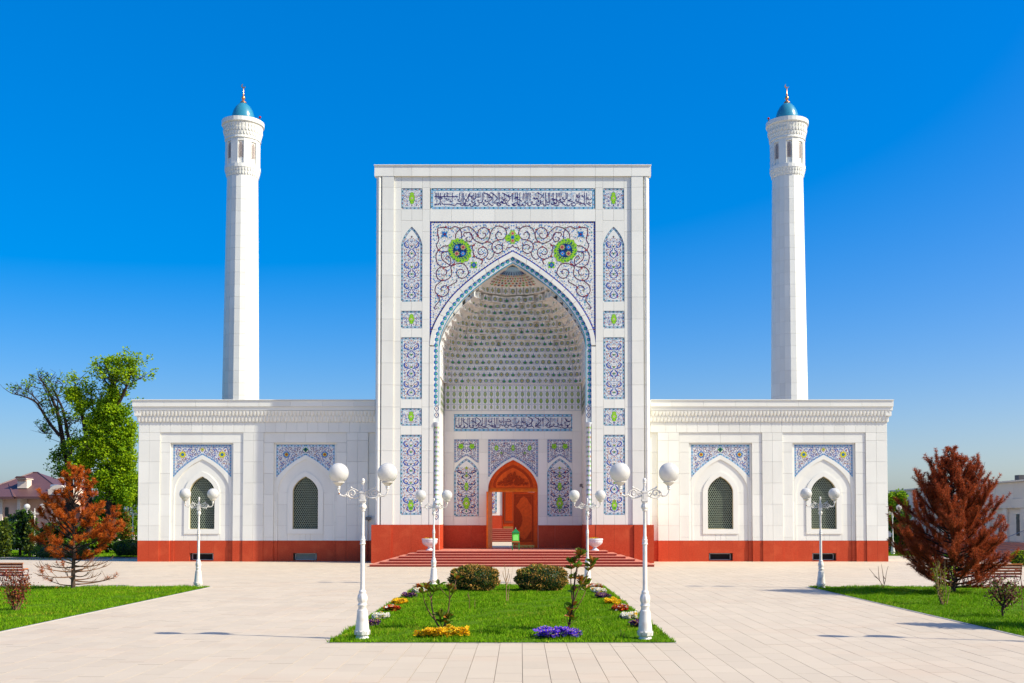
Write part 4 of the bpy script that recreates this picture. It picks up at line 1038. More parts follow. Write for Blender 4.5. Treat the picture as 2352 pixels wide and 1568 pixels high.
for i, (z, d, e) in enumerate(rows):
    h = (rows[i + 1][0] if i < 13 else z + .40) - z
    w = min(inner_half(z + h), 168 * kP) - .06
    P = plan(w, d, e); shell.append((z, plan(w + .10, d + .22, e, 48)))
    L_ = [0]
    for p, q_ in zip(P, P[1:]): L_.append(L_[-1] + math.dist(p, q_))
    n = max(9, int(L_[-1] / .385)); n += (n + i) % 2
    for k in range(n):
        s_ = (k + .5) / n * L_[-1]
        j = max(jj for jj in range(len(L_)) if L_[jj] <= s_); j = min(j, len(P) - 2)
        u = (s_ - L_[j]) / max(1e-6, L_[j + 1] - L_[j]); x = P[j][0] + (P[j + 1][0] - P[j][0]) * u; y = P[j][1] + (P[j + 1][1] - P[j][1]) * u
        if y < .22: continue
        j0, j1 = max(0, j - 2), min(len(P) - 1, j + 3)
        tx, ty = P[j1][0] - P[j0][0], P[j1][1] - P[j0][1]; a = atan2(ty, tx)
        wv = L_[-1] / n; var = (k * 7 + i * 5 + (k * k) % 3) % 4
        amp = .03 + .10 * max(0, (i - 4) / 9)
        pr = amp if (k + i) % 2 else -amp * .3
        if i >= 6 and (k * 3 + i * 2) % 5 == 0 and 2 < k < n - 3: pr = -.17
        nx, ny = sin(a), -cos(a)
        loc = (AX + x + nx * pr, D_P + y + ny * pr, z)
        if abs(cos(a)) > .55 and count < 300:
            count += 1; shared('muqarnas_cell', CM[var], PT, loc, (wv * .985, .36, h * .985), (0, 0, a))
        else:
            ca, sa = cos(a), sin(a); n0 = len(rest.v)
            rest.v += [(loc[0] + vx * wv * .985 * ca - vy * .36 * sa, loc[1] + vx * wv * .985 * sa + vy * .36 * ca, loc[2] + vz * h * .985) for vx, vy, vz in CB[var].v]
            rest.f += [tuple(n0 + q_ for q_ in f_) for f_ in CB[var].f]; rest.m += CB[var].m
if rest.v: rest.build('muqarnas_cells', PT, kind='stuff')
b = MB()                                  # shell behind the cells
zt = rows[-1][0] + .4
shell.append((zt, plan(inner_half(zt) + .05, rows[-1][1] + .1, .8, 48)))
shell.append((PZ(611), plan(max(.05, inner_half(PZ(611))), 1.2, 1, 48)))
for (z0, P0), (z1, P1) in zip(shell, shell[1:]):
    for k in range(48):
        b.face([(AX + P0[k][0], D_P + .21 + P0[k][1], z0), (AX + P0[k + 1][0], D_P + .21 + P0[k + 1][1], z0), (AX + P1[k + 1][0], D_P + .21 + P1[k + 1][1], z1), (AX + P1[k][0], D_P + .21 + P1[k][1], z1)], 'vault')
b.build('vault_shell', PT)
# crown of the vault: ring of cells, scaled cone, ribbed shell
cd = .6; zr = zz(676, D_P + 2.0); zr2 = zz(660, D_P + 2.0); zc2 = zz(632, D_P + 1.15); zc3 = zz(612.5, D_P + .62)
b = MB()
for k in range(13):
    a = pi * (k + .5) / 13; r = 1.93; n0 = len(b.v); x, y = r * cos(a), cd + .72 * r * sin(a); ra = atan2(-cos(a), -.72 * sin(a)) if False else a - pi / 2
    ca, sa = cos(ra), sin(ra); cb_ = CB[0 if k % 2 else 3]
    b.v += [(AX + x + vx * .40 * ca - vy * .2 * sa, D_P + y + vx * .40 * sa + vy * .2 * ca, zr + vz * (zr2 - zr)) for vx, vy, vz in cb_.v]
    b.f += [tuple(n0 + q_ for q_ in f_) for f_ in cb_.f]; b.m += cb_.m
b.build('crown_ring', PT, kind='stuff')
b = MB(); n = 19; steps = 5
def cone(t, a):
    r = 1.9 + (.74 - 1.9) * t ** .9
    return (AX + r * cos(a), D_P + cd + .72 * r * sin(a), zr2 + (zc2 - zr2) * t)
b.lathe(AX, D_P + cd, [(1.96, zr2 - .02), (1.55, zr2 + .55 * (zc2 - zr2)), (.80, zc2), ], 26, 'vault', 0, pi, 1, .72)
for j in range(steps):
    for k in range(n):
        t0 = j / steps; a = pi * (k + (.5 if j % 2 else 0)) / n; da = pi / n * .46
        P = [cone(t0, a), cone(t0 + .5 / steps, a + da), cone(t0 + 1.0 / steps, a), cone(t0 + .5 / steps, a - da)]
        q_ = [(AX + (x - AX) * .955, D_P + cd + (y - D_P - cd) * .955, z) for x, y, z in P]
        b.face(q_, 'tile_white')
        c_ = np.mean(q_, 0); q2 = [tuple(c_ + (np.array(p) - c_) * .78 + np.array([(AX - c_[0]) * .012, -.012, -.004])) for p in q_]
        b.face(q2, ('tile_red', 'tile_navy', 'tile_orange', 'tile_green')[(j + k) % 4])
b.build('crown_cone', PT)
b = MB(); b.lathe(AX, D_P + cd, [(.80, zc2 - .02), (.70, zc2 + .12), (.42, zc3 - .08), (.001, zc3)], 36, 'tile_sky', 0, pi, 1, .72)
for k in range(12):
    a = pi * (k + .5) / 12
    p0, p1 = (.76, zc2 + .02), (.55, zc2 + .19)
    b.tube([(AX + r * .93 * cos(a), D_P + cd + .72 * r * .93 * sin(a), z - .02) for r, z in (p0, p1)], [.035, .012], 'tile_navy', 4)
b.build('crown_shell', PT)

# ------------------------------------------------------------------ steps and landing
ST_T = Thing('entrance_steps', (AX, D_P - 3, 0), 'red granite flight of six wide steps before the portal', 'steps')
NS = 6; RI = ZPL / NS
DF0 = gp(1196, 1296.1, RI)[1]; DFT = gp(1196, 1265.0, ZPL)[1]
X0h = AX - xx(848.8, 1296, DF0); XTh = AX - xx(957.8, 1265, DFT)
for i in range(NS):
    u = i / (NS - 1); yf = DF0 + (DFT - DF0) * u; xh = X0h + (XTh - X0h) * u
    z0, z1 = RI * i, RI * (i + 1)
    nseg = 8; yb = D_P - .09
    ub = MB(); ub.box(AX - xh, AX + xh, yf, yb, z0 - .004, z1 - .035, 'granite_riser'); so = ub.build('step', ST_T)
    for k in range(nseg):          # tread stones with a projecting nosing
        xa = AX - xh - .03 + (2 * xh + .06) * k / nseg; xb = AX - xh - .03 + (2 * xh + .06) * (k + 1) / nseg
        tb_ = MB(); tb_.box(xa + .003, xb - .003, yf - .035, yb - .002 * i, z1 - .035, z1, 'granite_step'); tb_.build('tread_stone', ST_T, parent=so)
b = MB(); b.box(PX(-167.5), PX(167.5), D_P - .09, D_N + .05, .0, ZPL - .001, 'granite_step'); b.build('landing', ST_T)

# ------------------------------------------------------------------ spot lamps on the walls
def flood(label, x, y, z, rz):
    T = Thing('flood_lamp', (x, y, z), label, 'flood lamp')
    b = MB(); b.box(x - .17, x + .17, y - .20, y - .03, z - .05, z + .13, 'flood'); b.build('housing', T)
    b = MB(); b.box(x - .15, x + .15, y - .17, y - .05, z + .132, z + .14, 'glass_dark'); b.build('lens', T)
    b = MB(); b.box(x - .03, x + .03, y - .06, y + .03, z - .12, z - .04, 'flood'); b.build('bracket', T)
    T.o.rotation_euler = (0, 0, rz)
flood('small dark flood lamp on the shaded wing wall beside the portal edge', xx(846, 1192, D_W), D_W + .1, zz(1192, D_W), 0)
flood('small dark flood lamp inside the niche on its right jamb', PX(168) - .06, D_P + 2.4, zz(1116, D_P + 2.4), -pi / 2)
# ------------------------------------------------------------------ wings
def WZ(y): return zz(y, D_W)
BA = crom([(0, 1044), (26.5, 1059.4), (51, 1079), (63.5, 1093), (66.8, 1100)], 5)
BB = crom([(0, 1053.8), (22, 1066.3), (41, 1082.5), (54, 1099), (61, 1115), (63.5, 1132)], 5)
BS = crom([(0, 1082.3), (14, 1089), (28, 1101), (37, 1115), (41, 1131)], 5)
BW_ = crom([(0, 1093.4), (12, 1100.6), (22, 1110.6), (28, 1121.5), (29.3, 1131)], 5)
ZWT = WZ(918.5); ZWP = WZ(1241.5)

def grille_mesh(hw, curve, y_bot, pitch, mp, yp, m):
    """pierced lattice: hexagonal openings with thin bars, cut to the window outline (picture units around the axis)"""
    b = MB(); th = .03
    def inside(x, y):
        if y > y_bot or abs(x) > hw: return False
        return y > arch_y(curve, x) or y > curve[-1][1]
    dx = pitch; dy = pitch * .866; r = 0
    y = y_bot - dy * .4
    while y > curve[0][1]:
        x = -hw + (dx / 2 if r % 2 else 0)
        while x <= hw:
            if inside(x, y):
                o = [(x + dx * .577 * cos(pi / 6 + k * pi / 3), y + dx * .577 * sin(pi / 6 + k * pi / 3)) for k in range(6)]
                i = [(x + dx * .475 * cos(pi / 6 + k * pi / 3), y + dx * .475 * sin(pi / 6 + k * pi / 3)) for k in range(6)]
                for k in range(6):
                    a, c, d, e = o[k], o[(k + 1) % 6], i[(k + 1) % 6], i[k]
                    b.face([(mp(*p)[0], yp, mp(*p)[1]) for p in (a, c, d, e)], m)
                    b.face([(mp(*e)[0], yp, mp(*e)[1]), (mp(*d)[0], yp, mp(*d)[1]), (mp(*d)[0], yp + th, mp(*d)[1]), (mp(*e)[0], yp + th, mp(*e)[1])], m)
            x += dx
        y -= dy; r += 1
    return b
tm = MB()      # one cornice tooth: a ridged corbel between two small arched hollows, unit sized
tm.v = [(-.5, 1, 0), (-.5, 1, 1), (.5, 1, 1), (.5, 1, 0), (-.16, .30, .10), (-.24, 0, .92), (.24, 0, .92), (.16, .30, .10), (-.5, 0, 1), (.5, 0, 1), (-.10, .55, 0), (.10, .55, 0), (-.5, .10, .94), (.5, .10, .94)]
tm.f = [(4, 7, 6, 5), (0, 10, 4, 12), (12, 4, 5), (0, 12, 1), (11, 3, 13, 7), (7, 13, 6), (3, 2, 13), (10, 11, 7, 4), (5, 6, 9, 8), (12, 5, 8), (6, 13, 9), (1, 8, 9, 2), (12, 8, 1), (13, 2, 9), (0, 3, 11, 10)]
tm.m = ['marble_trim'] * len(tm.f)
TOOTH = tm.mesh('cornice_tooth')

def wing(sg, label):
    T = Thing('mosque_wing', (AX + sg * 14.5, D_W, 0), label, 'wing')
    def X(o): return AX + sg * o * kW
    yc0 = D_W + .30
    wl, wr = X(860), X(316)                     # outer end, end at the portal
    W0, W1 = sorted((wl, wr))
    bays = (715.5, 477.7)
    # carrying wall with window openings
    b = MB(); b.box(W0, W1, yc0 + .5, D_W + 5.5, 0, ZWT - .35, 'joint')
    for s0, s1 in ((860, 745.5), (685.5, 507.7), (447.7, 316)):
        x0, x1 = sorted((X(s0), X(s1))); b.box(x0, x1, yc0, yc0 + .5, 0, ZWT - .35, 'joint')
    for c in bays:
        x0, x1 = sorted((X(c - 30), X(c + 30)))
        b.box(x0, x1, yc0, yc0 + .5, ZWP + .3, WZ(1215.3), 'joint')
        for s2 in (1, -1):
            P = [(X(c + s2 * x), WZ(y)) for x, y in BW_] + [(X(c + s2 * 30), WZ(1131)), (X(c + s2 * 30), ZWT - .35), (X(c), ZWT - .35)]
            b.prism(P, yc0, yc0 + .5, 'joint')
    b.build('wall_core', T)
    b = MB(); x0, x1 = sorted((X(860.4), X(855))); b.box(x0, x1, D_W + .01, D_W + 5.5, ZWP, WZ(970), 'marble'); b.build('end_wall', T)
    b = MB(); b.box(W0, W1, D_W + .3, D_W + 5.5, ZWT - .35, ZWT - .30, 'marble_trim'); b.build('roof', T)
    # wall slabs: piers
    for a, c in ((860, 835.5), (835.5, 811), (620, 596.5), (596.5, 573), (382, 357), (357, 333)):
        ys = [993, 1011.3, 1060.2, 1109, 1157.6, 1207, 1241.5] if True else []
        for y0, y1 in zip(ys, ys[1:]): slab(T, X(a), X(c), WZ(y1), WZ(y0), D_W, yc0)
    for y0, y1 in zip([993, 1038, 1087, 1135, 1185, 1241.5], [1038, 1087, 1135, 1185, 1241.5, 1241.5]):
        slab(T, X(333), X(316), WZ(y1), WZ(y0), D_W + .12, yc0)
    xs = [860 - 24.2 * k for k in range(23)]; xs[-1] = 316
    for a, c in zip(xs, xs[1:]): slab(T, X(a), X(c), WZ(993), WZ(969), D_W, yc0)
    # bays
    for bi, c in enumerate(bays):
        cx = lambda o, c=c: c + o
        lm = lambda x, y, c=c: (X(c) + x * kW, WZ(y))
        for s2 in (1, -1):                      # outer frame (one step back), mitred head
            ys = [1016.5, 1038, 1087, 1135, 1185, 1233.5, 1241.5]
            for y0, y1 in zip(ys, ys[1:]): slab(T, X(c) + s2 * 72.2 * kW, X(c) + s2 * 95.3 * kW, WZ(y1), WZ(y0), D_W + .06, yc0)
            b = MB(); b.prism([lm(s2 * 95.1, 1016.2), lm(s2 * 95.1, 993.2), lm(s2 * 48, 993.2), lm(s2 * 48, 1016.2), lm(s2 * 72.2, 1016.2)], D_W + .06, yc0, 'marble'); b.build('marble_slab', T)
            slab(T, X(c), X(c) + s2 * 48 * kW, WZ(1016.3), WZ(993.2), D_W + .06, yc0)
            ys = [1016.3, 1020.6, 1053, 1102, 1150, 1199, 1241.5]
            for y0, y1 in zip(ys, ys[1:]): slab(T, X(c) + s2 * 67.2 * kW, X(c) + s2 * 72.2 * kW, WZ(y1), WZ(y0), D_W + .165, yc0)
            slab(T, X(c), X(c) + s2 * 67.2 * kW, WZ(1020.4), WZ(1016.3), D_W + .165, yc0)
            # raised arch band
            A_ = BA + [(67.2, 1101)]; B_ = [p for p in BB]
            half = len(A_) // 2; hb = len(B_) // 2
            b = MB(); b.prism([lm(s2 * x, y) for x, y in A_[:half + 1] + B_[:hb + 1][::-1]], D_W + .165, yc0, 'marble'); b.build('voussoir', T)
            b = MB(); b.prism([lm(s2 * x, y) for x, y in A_[half:] + [(67.2, 1131)] + B_[hb:][::-1]], D_W + .166, yc0, 'marble'); b.build('voussoir', T)
            for y0, y1 in ((1131, 1158), (1158, 1207), (1207, 1241.5)): slab(T, X(c) + s2 * 63.5 * kW, X(c) + s2 * 67.2 * kW, WZ(y1), WZ(y0), D_W + .165, yc0, j=.004)
            # recessed field round the window
            b = MB(); b.prism([lm(s2 * x, y) for x, y in BB[:hb + 1] + BS[:len(BS) // 2 + 1][::-1]], D_W + .222, yc0, 'marble'); b.build('marble_slab', T)
            b = MB(); b.prism([lm(s2 * x, y) for x, y in BB[hb:] + BS[len(BS) // 2:][::-1]], D_W + .223, yc0, 'marble'); b.build('marble_slab', T)
            for y0, y1 in ((1131.5, 1158), (1158, 1207), (1207, 1241.5)): slab(T, X(c) + s2 * 41.2 * kW, X(c) + s2 * 63.5 * kW, WZ(y1), WZ(y0), D_W + .222, yc0)
            for a, d in ((0, 12), (12, 41.2)): slab(T, X(c) + s2 * a * kW, X(c) + s2 * d * kW, WZ(1241.5), WZ(1226), D_W + .222, yc0)
        # window: raised surround, frame, lattice, pane
        b = MB()
        for s2 in (1, -1):
            b.prism([lm(s2 * x, y) for x, y in BS + [(41, 1226), (0, 1226), (0, 1214.8), (29.3, 1214.8)] + BW_[::-1]], D_W + .172, yc0 + .02, 'marble_trim')
        wo_ = b.build('window', T)
        b = MB()
        BF = offset(BW_, 1.1)
        for s2 in (1, -1):
            b.prism([lm(s2 * x, y) for x, y in BW_ + [(29.3, 1214.8), (0, 1214.8), (0, 1213.6), (28.2, 1213.6)] + BF[::-1]], yc0 + .03, yc0 + .10, 'gilt')
        b.build('frame', T, parent=wo_)
        grille_mesh(28.6, offset(BW_, .6), 1213.9, 4.75, lm, yc0 + .07, 'grille').build('lattice', T, parent=wo_)
        b = MB()
        for s2 in (1, -1): b.prism([lm(s2 * x, y) for x, y in BW_ + [(29.3, 1214.8), (0, 1214.8)]], yc0 + .26, yc0 + .3, 'glass_dark')
        b.build('pane', T, parent=wo_)
        spandrel(T, lm, 67.0, 1020.8, BA + [(67.5, 1102)], D_W + .18, 'palm' if bi == 0 else 'sun', bw=4.0, seq=SEQ if bi else SEQ2)
    # granite base, stepped like the wall above; vents
    def gb(a, c, yf, z0=-.02, z1=ZWP): slab(T, X(a), X(c), z0, z1, yf, D_W + .36, 'granite', 'granite_slab', j=.006)
    for a, c in ((860, 835), (835, 811), (620, 596.5), (596.5, 573), (382, 357), (357, 333)): gb(a, c, D_W - .02)
    gb(333, 316, D_W + .09)
    for c in bays:
        for s2 in (1, -1):
            gb(c + s2 * 72.3, c + s2 * 95.4, D_W + .04); gb(c + s2 * 63.5, c + s2 * 72.3, D_W + .145)
            gb(c + s2 * 27.5, c + s2 * 63.5, D_W + .20)
        gb(c - 27.5, c + 27.5, D_W + .20, WZ(1270.3), ZWP); gb(c - 27.5, c + 27.5, D_W + .20, -.02, WZ(1287.4))
        bo = MB(); x0, x1 = sorted((X(c - 27.4), X(c + 27.4)))
        za, zb = WZ(1287.2), WZ(1270.4)
        bo.box(x0, x1, D_W + .62, D_W + .66, za, zb, 'void')
        vo = bo.build('basement_vent', T)
        bo = MB(); dark = (c == bays[0]) == (sg < 0) or sg > 0
        bo.box(x0 + .12, x1 - .10, D_W + .56, D_W + .59, za + .05, zb - .06, 'void' if dark else 'glass_blue'); bo.build('pane', T, parent=vo)
        bo = MB()
        for q in ((x0 + .08, x0 + .13, za, zb), (x1 - .13, x1 - .08, za, zb), (x0 + .08, x1 - .08, zb - .06, zb - .02), (x0 + .08, x1 - .08, za + .02, za + .06)): bo.box(q[0], q[1], D_W + .50, D_W + .57, q[2], q[3], 'steel')
        bo.build('frame', T, parent=vo)
    # cornice
    xe = X(871.5)
    x0, x1 = sorted((xe, X(316)))
    b = MB(); b.box(x0, x1, D_W - .24, D_W + .5, WZ(942.8), WZ(934.6), 'marble_trim')
    b.box(*sorted((X(868), X(316))), D_W - .10, D_W + .4, WZ(956), WZ(942.8), 'marble_trim'); b.box(*sorted((X(864), X(316))), D_W - .03, D_W + .4, WZ(969), WZ(956), 'marble_trim')
    # return along the outer end
    b.box(*sorted((X(869), X(855))), D_W - .2, D_W + 5.5, WZ(955), WZ(934.6), 'marble_trim')
    cor = b.build('cornice', T)
    n = 67; pw_ = (868 - 318) * kW / n
    for k in range(n):
        x = X(868) - sg * (k + .5) * pw_
        shared('cornice_tooth', TOOTH, T, (x, D_W - .225, WZ(956)), (pw_ * .99, .16, WZ(943.4) - WZ(956)), parent=cor)
        x2 = x - sg * pw_ * .5
        shared('cornice_tooth', TOOTH, T, (x2, D_W - .13, WZ(969)), (pw_ * .99, .13, WZ(956.2) - WZ(969)), parent=cor)
    xs = [872.5 - 72.6 * k for k in range(8)] + [316]
    for a, c in zip(xs, xs[1:]):
        slab(T, X(a), X(c), WZ(934.6), WZ(920.8), D_W - .31, D_W + .5, 'marble', 'parapet_slab')
        slab(T, X(a + (1 if a > 870 else 0)), X(c), WZ(920.7), ZWT, D_W - .36, D_W + .6, 'marble_trim', 'coping_stone', j=.006)
    b = MB(); b.box(*sorted((X(872.4), X(860))), D_W + .5, D_W + 5.5, WZ(934.6), WZ(919.6), 'marble'); b.build('end_parapet', T)
wing(-1, 'white marble wing left of the portal, half of it in the portal\'s shadow')
wing(1, 'fully sunlit white marble wing to the right of the portal')

# ------------------------------------------------------------------ minarets
def minaret(px, label, lamp_ang):
    x0 = xx(px, 905, D_M); T = Thing('minaret', (x0, D_M, 0), label, 'minaret')
    k = tt(650, D_M) / F
    def Z(y): return zz(y, D_M)
    N = 20; TH = pi / N
    zb, zt = Z(918), Z(411)
    rb, rt = 41.2 * k, 34.9 * k
    def R(z): return rb + (rt - rb) * (z - zb) / (zt - zb)
    b = MB(); b.lathe(x0, D_M, [(R(0) - .03, 0), (R(zt) - .03, zt)], N, 'joint', TH, 2 * pi + TH); b.build('shaft', T)
    nrow = 19; z0s = Z(940)
    sm = {}
    for j in range(nrow):
        za, zc = z0s + (zt - z0s) * j / nrow, z0s + (zt - z0s) * (j + 1) / nrow
        for i in range(N):
            a0, a1 = TH + 2 * pi * i / N, TH + 2 * pi * (i + 1) / N; am = (a0 + a1) / 2
            if sin(am) > .30: continue             # far side of the shaft
            if (i, j) not in sm:
                m_ = MB()
                def P(a, z, dr): return (x0 + (R(z) + dr) * cos(a), D_M + (R(z) + dr) * sin(a), z)
                e = .002; g_ = .006
                q = [P(a0 + e, za + g_, 0), P(a1 - e, za + g_, 0), P(a1 - e, zc - g_, 0), P(a0 + e, zc - g_, 0)]
                w = [P(a0 + e, za + g_, -.04), P(a1 - e, za + g_, -.04), P(a1 - e, zc - g_, -.04), P(a0 + e, zc - g_, -.04)]
                m_.face(q, 'marble')
                for u in range(4): m_.face([q[u], w[u], w[(u + 1) % 4], q[(u + 1) % 4]], 'marble')
                m_.build('marble_slab', T)
    for i in range(N):                              # far side in one sheet
        pass
    b = MB(); b.lathe(x0, D_M, [(R(z0s) - .005, z0s), (R(zt) - .005, zt)], 8, 'marble', radians(18), radians(162)); b.build('shaft_back', T)
    def band(name, prof, rings):
        b = MB(); b.lathe(x0, D_M, prof, 32, 'marble_trim')
        for (r, z, hgt, dep, n) in rings:
            for q in range(n):
                a = 2 * pi * (q + (.5 if int(z * 7) % 2 else 0)) / n; n0 = len(b.v); w = 2 * pi * r / n
                ca, sa = cos(a), sin(a)
                for vx, vy, vz in tm.v:
                    rr = r - vy * dep; tx = vx * w
                    b.v.append((x0 + rr * ca - tx * sa, D_M + rr * sa + tx * ca, z + vz * hgt))
                b.f += [tuple(n0 + u for u in f_) for f_ in tm.f]; b.m += tm.m
        return b.build(name, T, kind='stuff')
    r1 = 34.9 * k; r2 = 40.3 * k; rl = 39 * k; r3 = 48 * k
    z1, z2, z3, z4, z5 = Z(411), Z(391.5), Z(386), Z(327), Z(288.5); z6 = Z(282.5)
    band('lower_cornice', [(r1, z1), (r1 + .02, z1 + .1), (r1 + .06, z1 + (z2 - z1) * .5), (r2 - .08, z2 - .12), (r2, z2 - .1), (r2, z3), (rl - .08, z3 + .02)],
         [(r1 + .10, z1 + .06, (z2 - z1) * .42, .12, 36), (r2 - .03, z1 + (z2 - z1) * .46, (z2 - z1) * .42, .14, 36)])
    # lantern storey: 8 windows between 8 piers
    b = MB(); b.lathe(x0, D_M, [(rl - .10, z3), (rl - .10, z4)], 16, 'marble', pi / 16, 2 * pi + pi / 16); b.build('lantern', T)
    oct_ = [radians(-90) + pi / 8 * q for q in range(16)]
    for q in range(16):
        a = -pi / 2 + pi / 8 * q + (radians(8) if px < 1000 else radians(-8)); ca, sa = cos(a), sin(a); hw = rl * math.tan(pi / 16)
        def P(u, dr, z): 
            rr = rl * cos(pi / 16) + dr; return (x0 + rr * ca - u * sa, D_M + rr * sa + u * ca, z)
        b = MB()
        if q % 2:
            pr = [(-hw * 1.12, 0), (hw * 1.12, 0)]
            f0 = [P(-hw * 1.1, .0, z3), P(hw * 1.1, .0, z3), P(hw * 1.1, .0, z4), P(-hw * 1.1, .0, z4)]; f1 = [P(-hw * 1.1, -.3, z3), P(hw * 1.1, -.3, z3), P(hw * 1.1, -.3, z4), P(-hw * 1.1, -.3, z4)]
            b.face(f0, 'marble')
            for u in range(4): b.face([f0[u], f1[u], f1[(u + 1) % 4], f0[(u + 1) % 4]], 'marble')
            b.build('pier', T)
        else:
            zt_ = z4 - .28; b.face([P(-hw, 0, zt_), P(hw, 0, zt_), P(hw, 0, z4), P(-hw, 0, z4)], 'marble'); b.face([P(-hw, 0, zt_), P(hw, 0, zt_), P(hw, -.12, zt_), P(-hw, -.12, zt_)], 'marble')
            b.build('lintel', T)
            zc0, zc1 = z3 + (z4 - z3) * .24, z3 + (z4 - z3) * .86
            w = hw * .62; b = MB()
            sh = [(-w, zc0), (w, zc0), (w, zc1 - .38), (w * .62, zc1 - .15), (0, zc1), (-w * .62, zc1 - .15), (-w, zc1 - .38)]
            b.face([P(u, -.055, z) for u, z in sh], 'grille_white'); wn = b.build('window', T)
            b = MB(); r = w * .17; row = 0; z = zc0 + r * 1.4
            while z < zc1 - r:
                for u in ([-w * .58, 0, w * .58] if row % 2 == 0 else [-w * .29, w * .29]):
                    lim = w if z < zc1 - .4 else w * max(.1, (zc1 - z) / .42)
                    if abs(u) + r * .8 < lim: b.face([P(u + r * cos(t), -.050, z + r * 1.05 * sin(t)) for t in np.linspace(0, 2 * pi, 7)[:-1]], 'void')
                z += r * 1.95; row += 1
            b.build('lattice_opening', T, parent=wn)
    dz = z5 - z4
    band('upper_cornice', [(rl - .05, z4 - .05), (rl + .06, z4), (rl + .06, z4 + .12), (rl + .02, z4 + .16), (rl + .10, z4 + dz * .4), (r3 - .22, z5 - .3), (r3 - .05, z5 - .16), (r3, z5 - .12), (r3, z6), (r3 - .3, z6), (r3 - .3, z6 - .1), (.01, z6 - .1)],
         [(rl + .12, z4 + dz * .17, dz * .20, .12, 36), (rl + .21, z4 + dz * .38, dz * .20, .14, 36), (r3 - .12, z4 + dz * .59, dz * .24, .18, 36)])
    # dome and finial
    zd0 = z6 - .1; zd1 = Z(235); rd = 26.8 * k; H_ = zd1 - zd0
    b = MB(); b.lathe(x0, D_M, [(rd * .97, zd0), (rd, zd0 + H_ * .15), (rd * .96, zd0 + H_ * .35), (rd * .83, zd0 + H_ * .58), (rd * .62, zd0 + H_ * .78), (rd * .36, zd0 + H_ * .92), (rd * .14, zd0 + H_ * .985), (.001, zd1)], 40, 'dome_tile')
    b.build('dome', T, smooth=True)
    b = MB(); u = k
    pf = [(7.4 * u, Z(236.5)), (6.6 * u, Z(234)), (3.0 * u, Z(231)), (1.6 * u, Z(229)), (2.2 * u, Z(228.6)), (3.9 * u, Z(226.6)), (4.2 * u, Z(224.5)), (3.7 * u, Z(222.3)), (1.8 * u, Z(220.3)), (1.2 * u, Z(218.5)), (2.0 * u, Z(217.3)), (2.0 * u, Z(215.7)), (1.0 * u, Z(214)), (.9 * u, Z(203)), (.001, Z(202.6))]
    b.lathe(x0, D_M, pf, 16, 'copper'); fin = b.build('finial', T, smooth='auto')
    b = MB(); zc = Z(197.4); r = 5.0 * u
    out = [(r * cos(t), r * sin(t)) for t in np.linspace(radians(115), radians(335), 16)]
    inn = [(r * .28 + r * .82 * cos(t), r * .30 + r * .82 * sin(t)) for t in np.linspace(radians(335), radians(115), 16)]
    b.prism([(x0 + p, zc + q) for p, q in out + inn[1:-1]], D_M - .04, D_M + .04, 'copper'); b.build('crescent', T, parent=fin)
    b = MB(); a = lamp_ang; lx, ly = x0 + (r3 - .1) * cos(a), D_M + (r3 - .1) * sin(a)
    b.tube([(lx, ly, z6), (lx, ly, z6 + .22)], .04, 'black_metal', 6); b.sphere((lx, ly, z6 + .3), .10, 'fl_red', 8, 6)
    b.build('warning_light', T)
minaret(552.7, 'white minaret with turquoise dome rising behind the left wing', radians(-20))
minaret(1813.3, 'white minaret with turquoise dome rising behind the right wing', radians(190))

# ------------------------------------------------------------------ prayer hall across the court, seen through the open door
HT = Thing('prayer_hall', (AX, 95, 0), 'white hall with red steps seen through the open portal door', 'hall')
b = MB(); b.box(AX - 14, AX + 14, 95.1, 104, 0, 9.5, 'marble_trim'); b.build('wall', HT)
zs = 1.9
for sg in (1, -1):
    for a, c in ((1.15, 2.6), (2.6, 5), (5, 9), (9, 14)):
        slab(HT, AX + sg * a, AX + sg * c, zs, zs + 1.18, 94.98, 95.1, 'granite', 'granite_slab', j=.01)
    for a, c in ((1.15, 2.6), (2.6, 3.5)):
        for za, zb in ((zs + 1.18, zs + 2.3), (zs + 2.3, zs + 3.8), (zs + 3.8, zs + 5.4)): slab(HT, AX + sg * a, AX + sg * c, za, zb, 95.03, 95.1)
    mpH = lambda x, y: (AX + x * .0387, HCAM - (y - 1196) * .0387)
rect_panel(HT, mpH, -68, -41.5, 1080, 1178, 95.0, 'tall', 0, per=30)
b = MB(); b.box(AX - 1.13, AX + 1.13, 94.96, 95.09, zs, zs + 4.9, 'wood_dark'); ho = b.build('door', HT)
b = MB()
for s_ in (-1, 1):
    b.box(*sorted((AX + s_ * .98, AX + s_ * .1)), 94.93, 94.96, zs + .5, zs + 4.4, 'bench_wood'); b.box(*sorted((AX + s_ * .86, AX + s_ * .22)), 94.91, 94.93, zs + .7, zs + 4.2, 'wood_dark')
b.box(AX - 1.05, AX + 1.05, 94.94, 94.96, zs + .03, zs + .2, 'brass'); b.build('door_panel', HT, parent=ho)
for i in range(7):
    z0_, z1_ = ZPL + (zs - ZPL) * i / 7, ZPL + (zs - ZPL) * (i + 1) / 7
    b = MB(); b.box(AX - 6, AX + 6, 91.2 + i * .42, 95.0, z0_, z1_ - .04, 'granite_riser'); so = b.build('step', HT)
    b = MB(); b.box(AX - 6.02, AX + 6.02, 91.15 + i * .42, 94.99, z1_ - .04, z1_ - .001, 'granite_step'); b.build('tread_stone', HT, parent=so)
b = MB(); b.box(AX - 21, AX + 21, D_N + .81, 91.2, ZPL - .3, ZPL - .005, 'paving'); struct(b, 'courtyard')
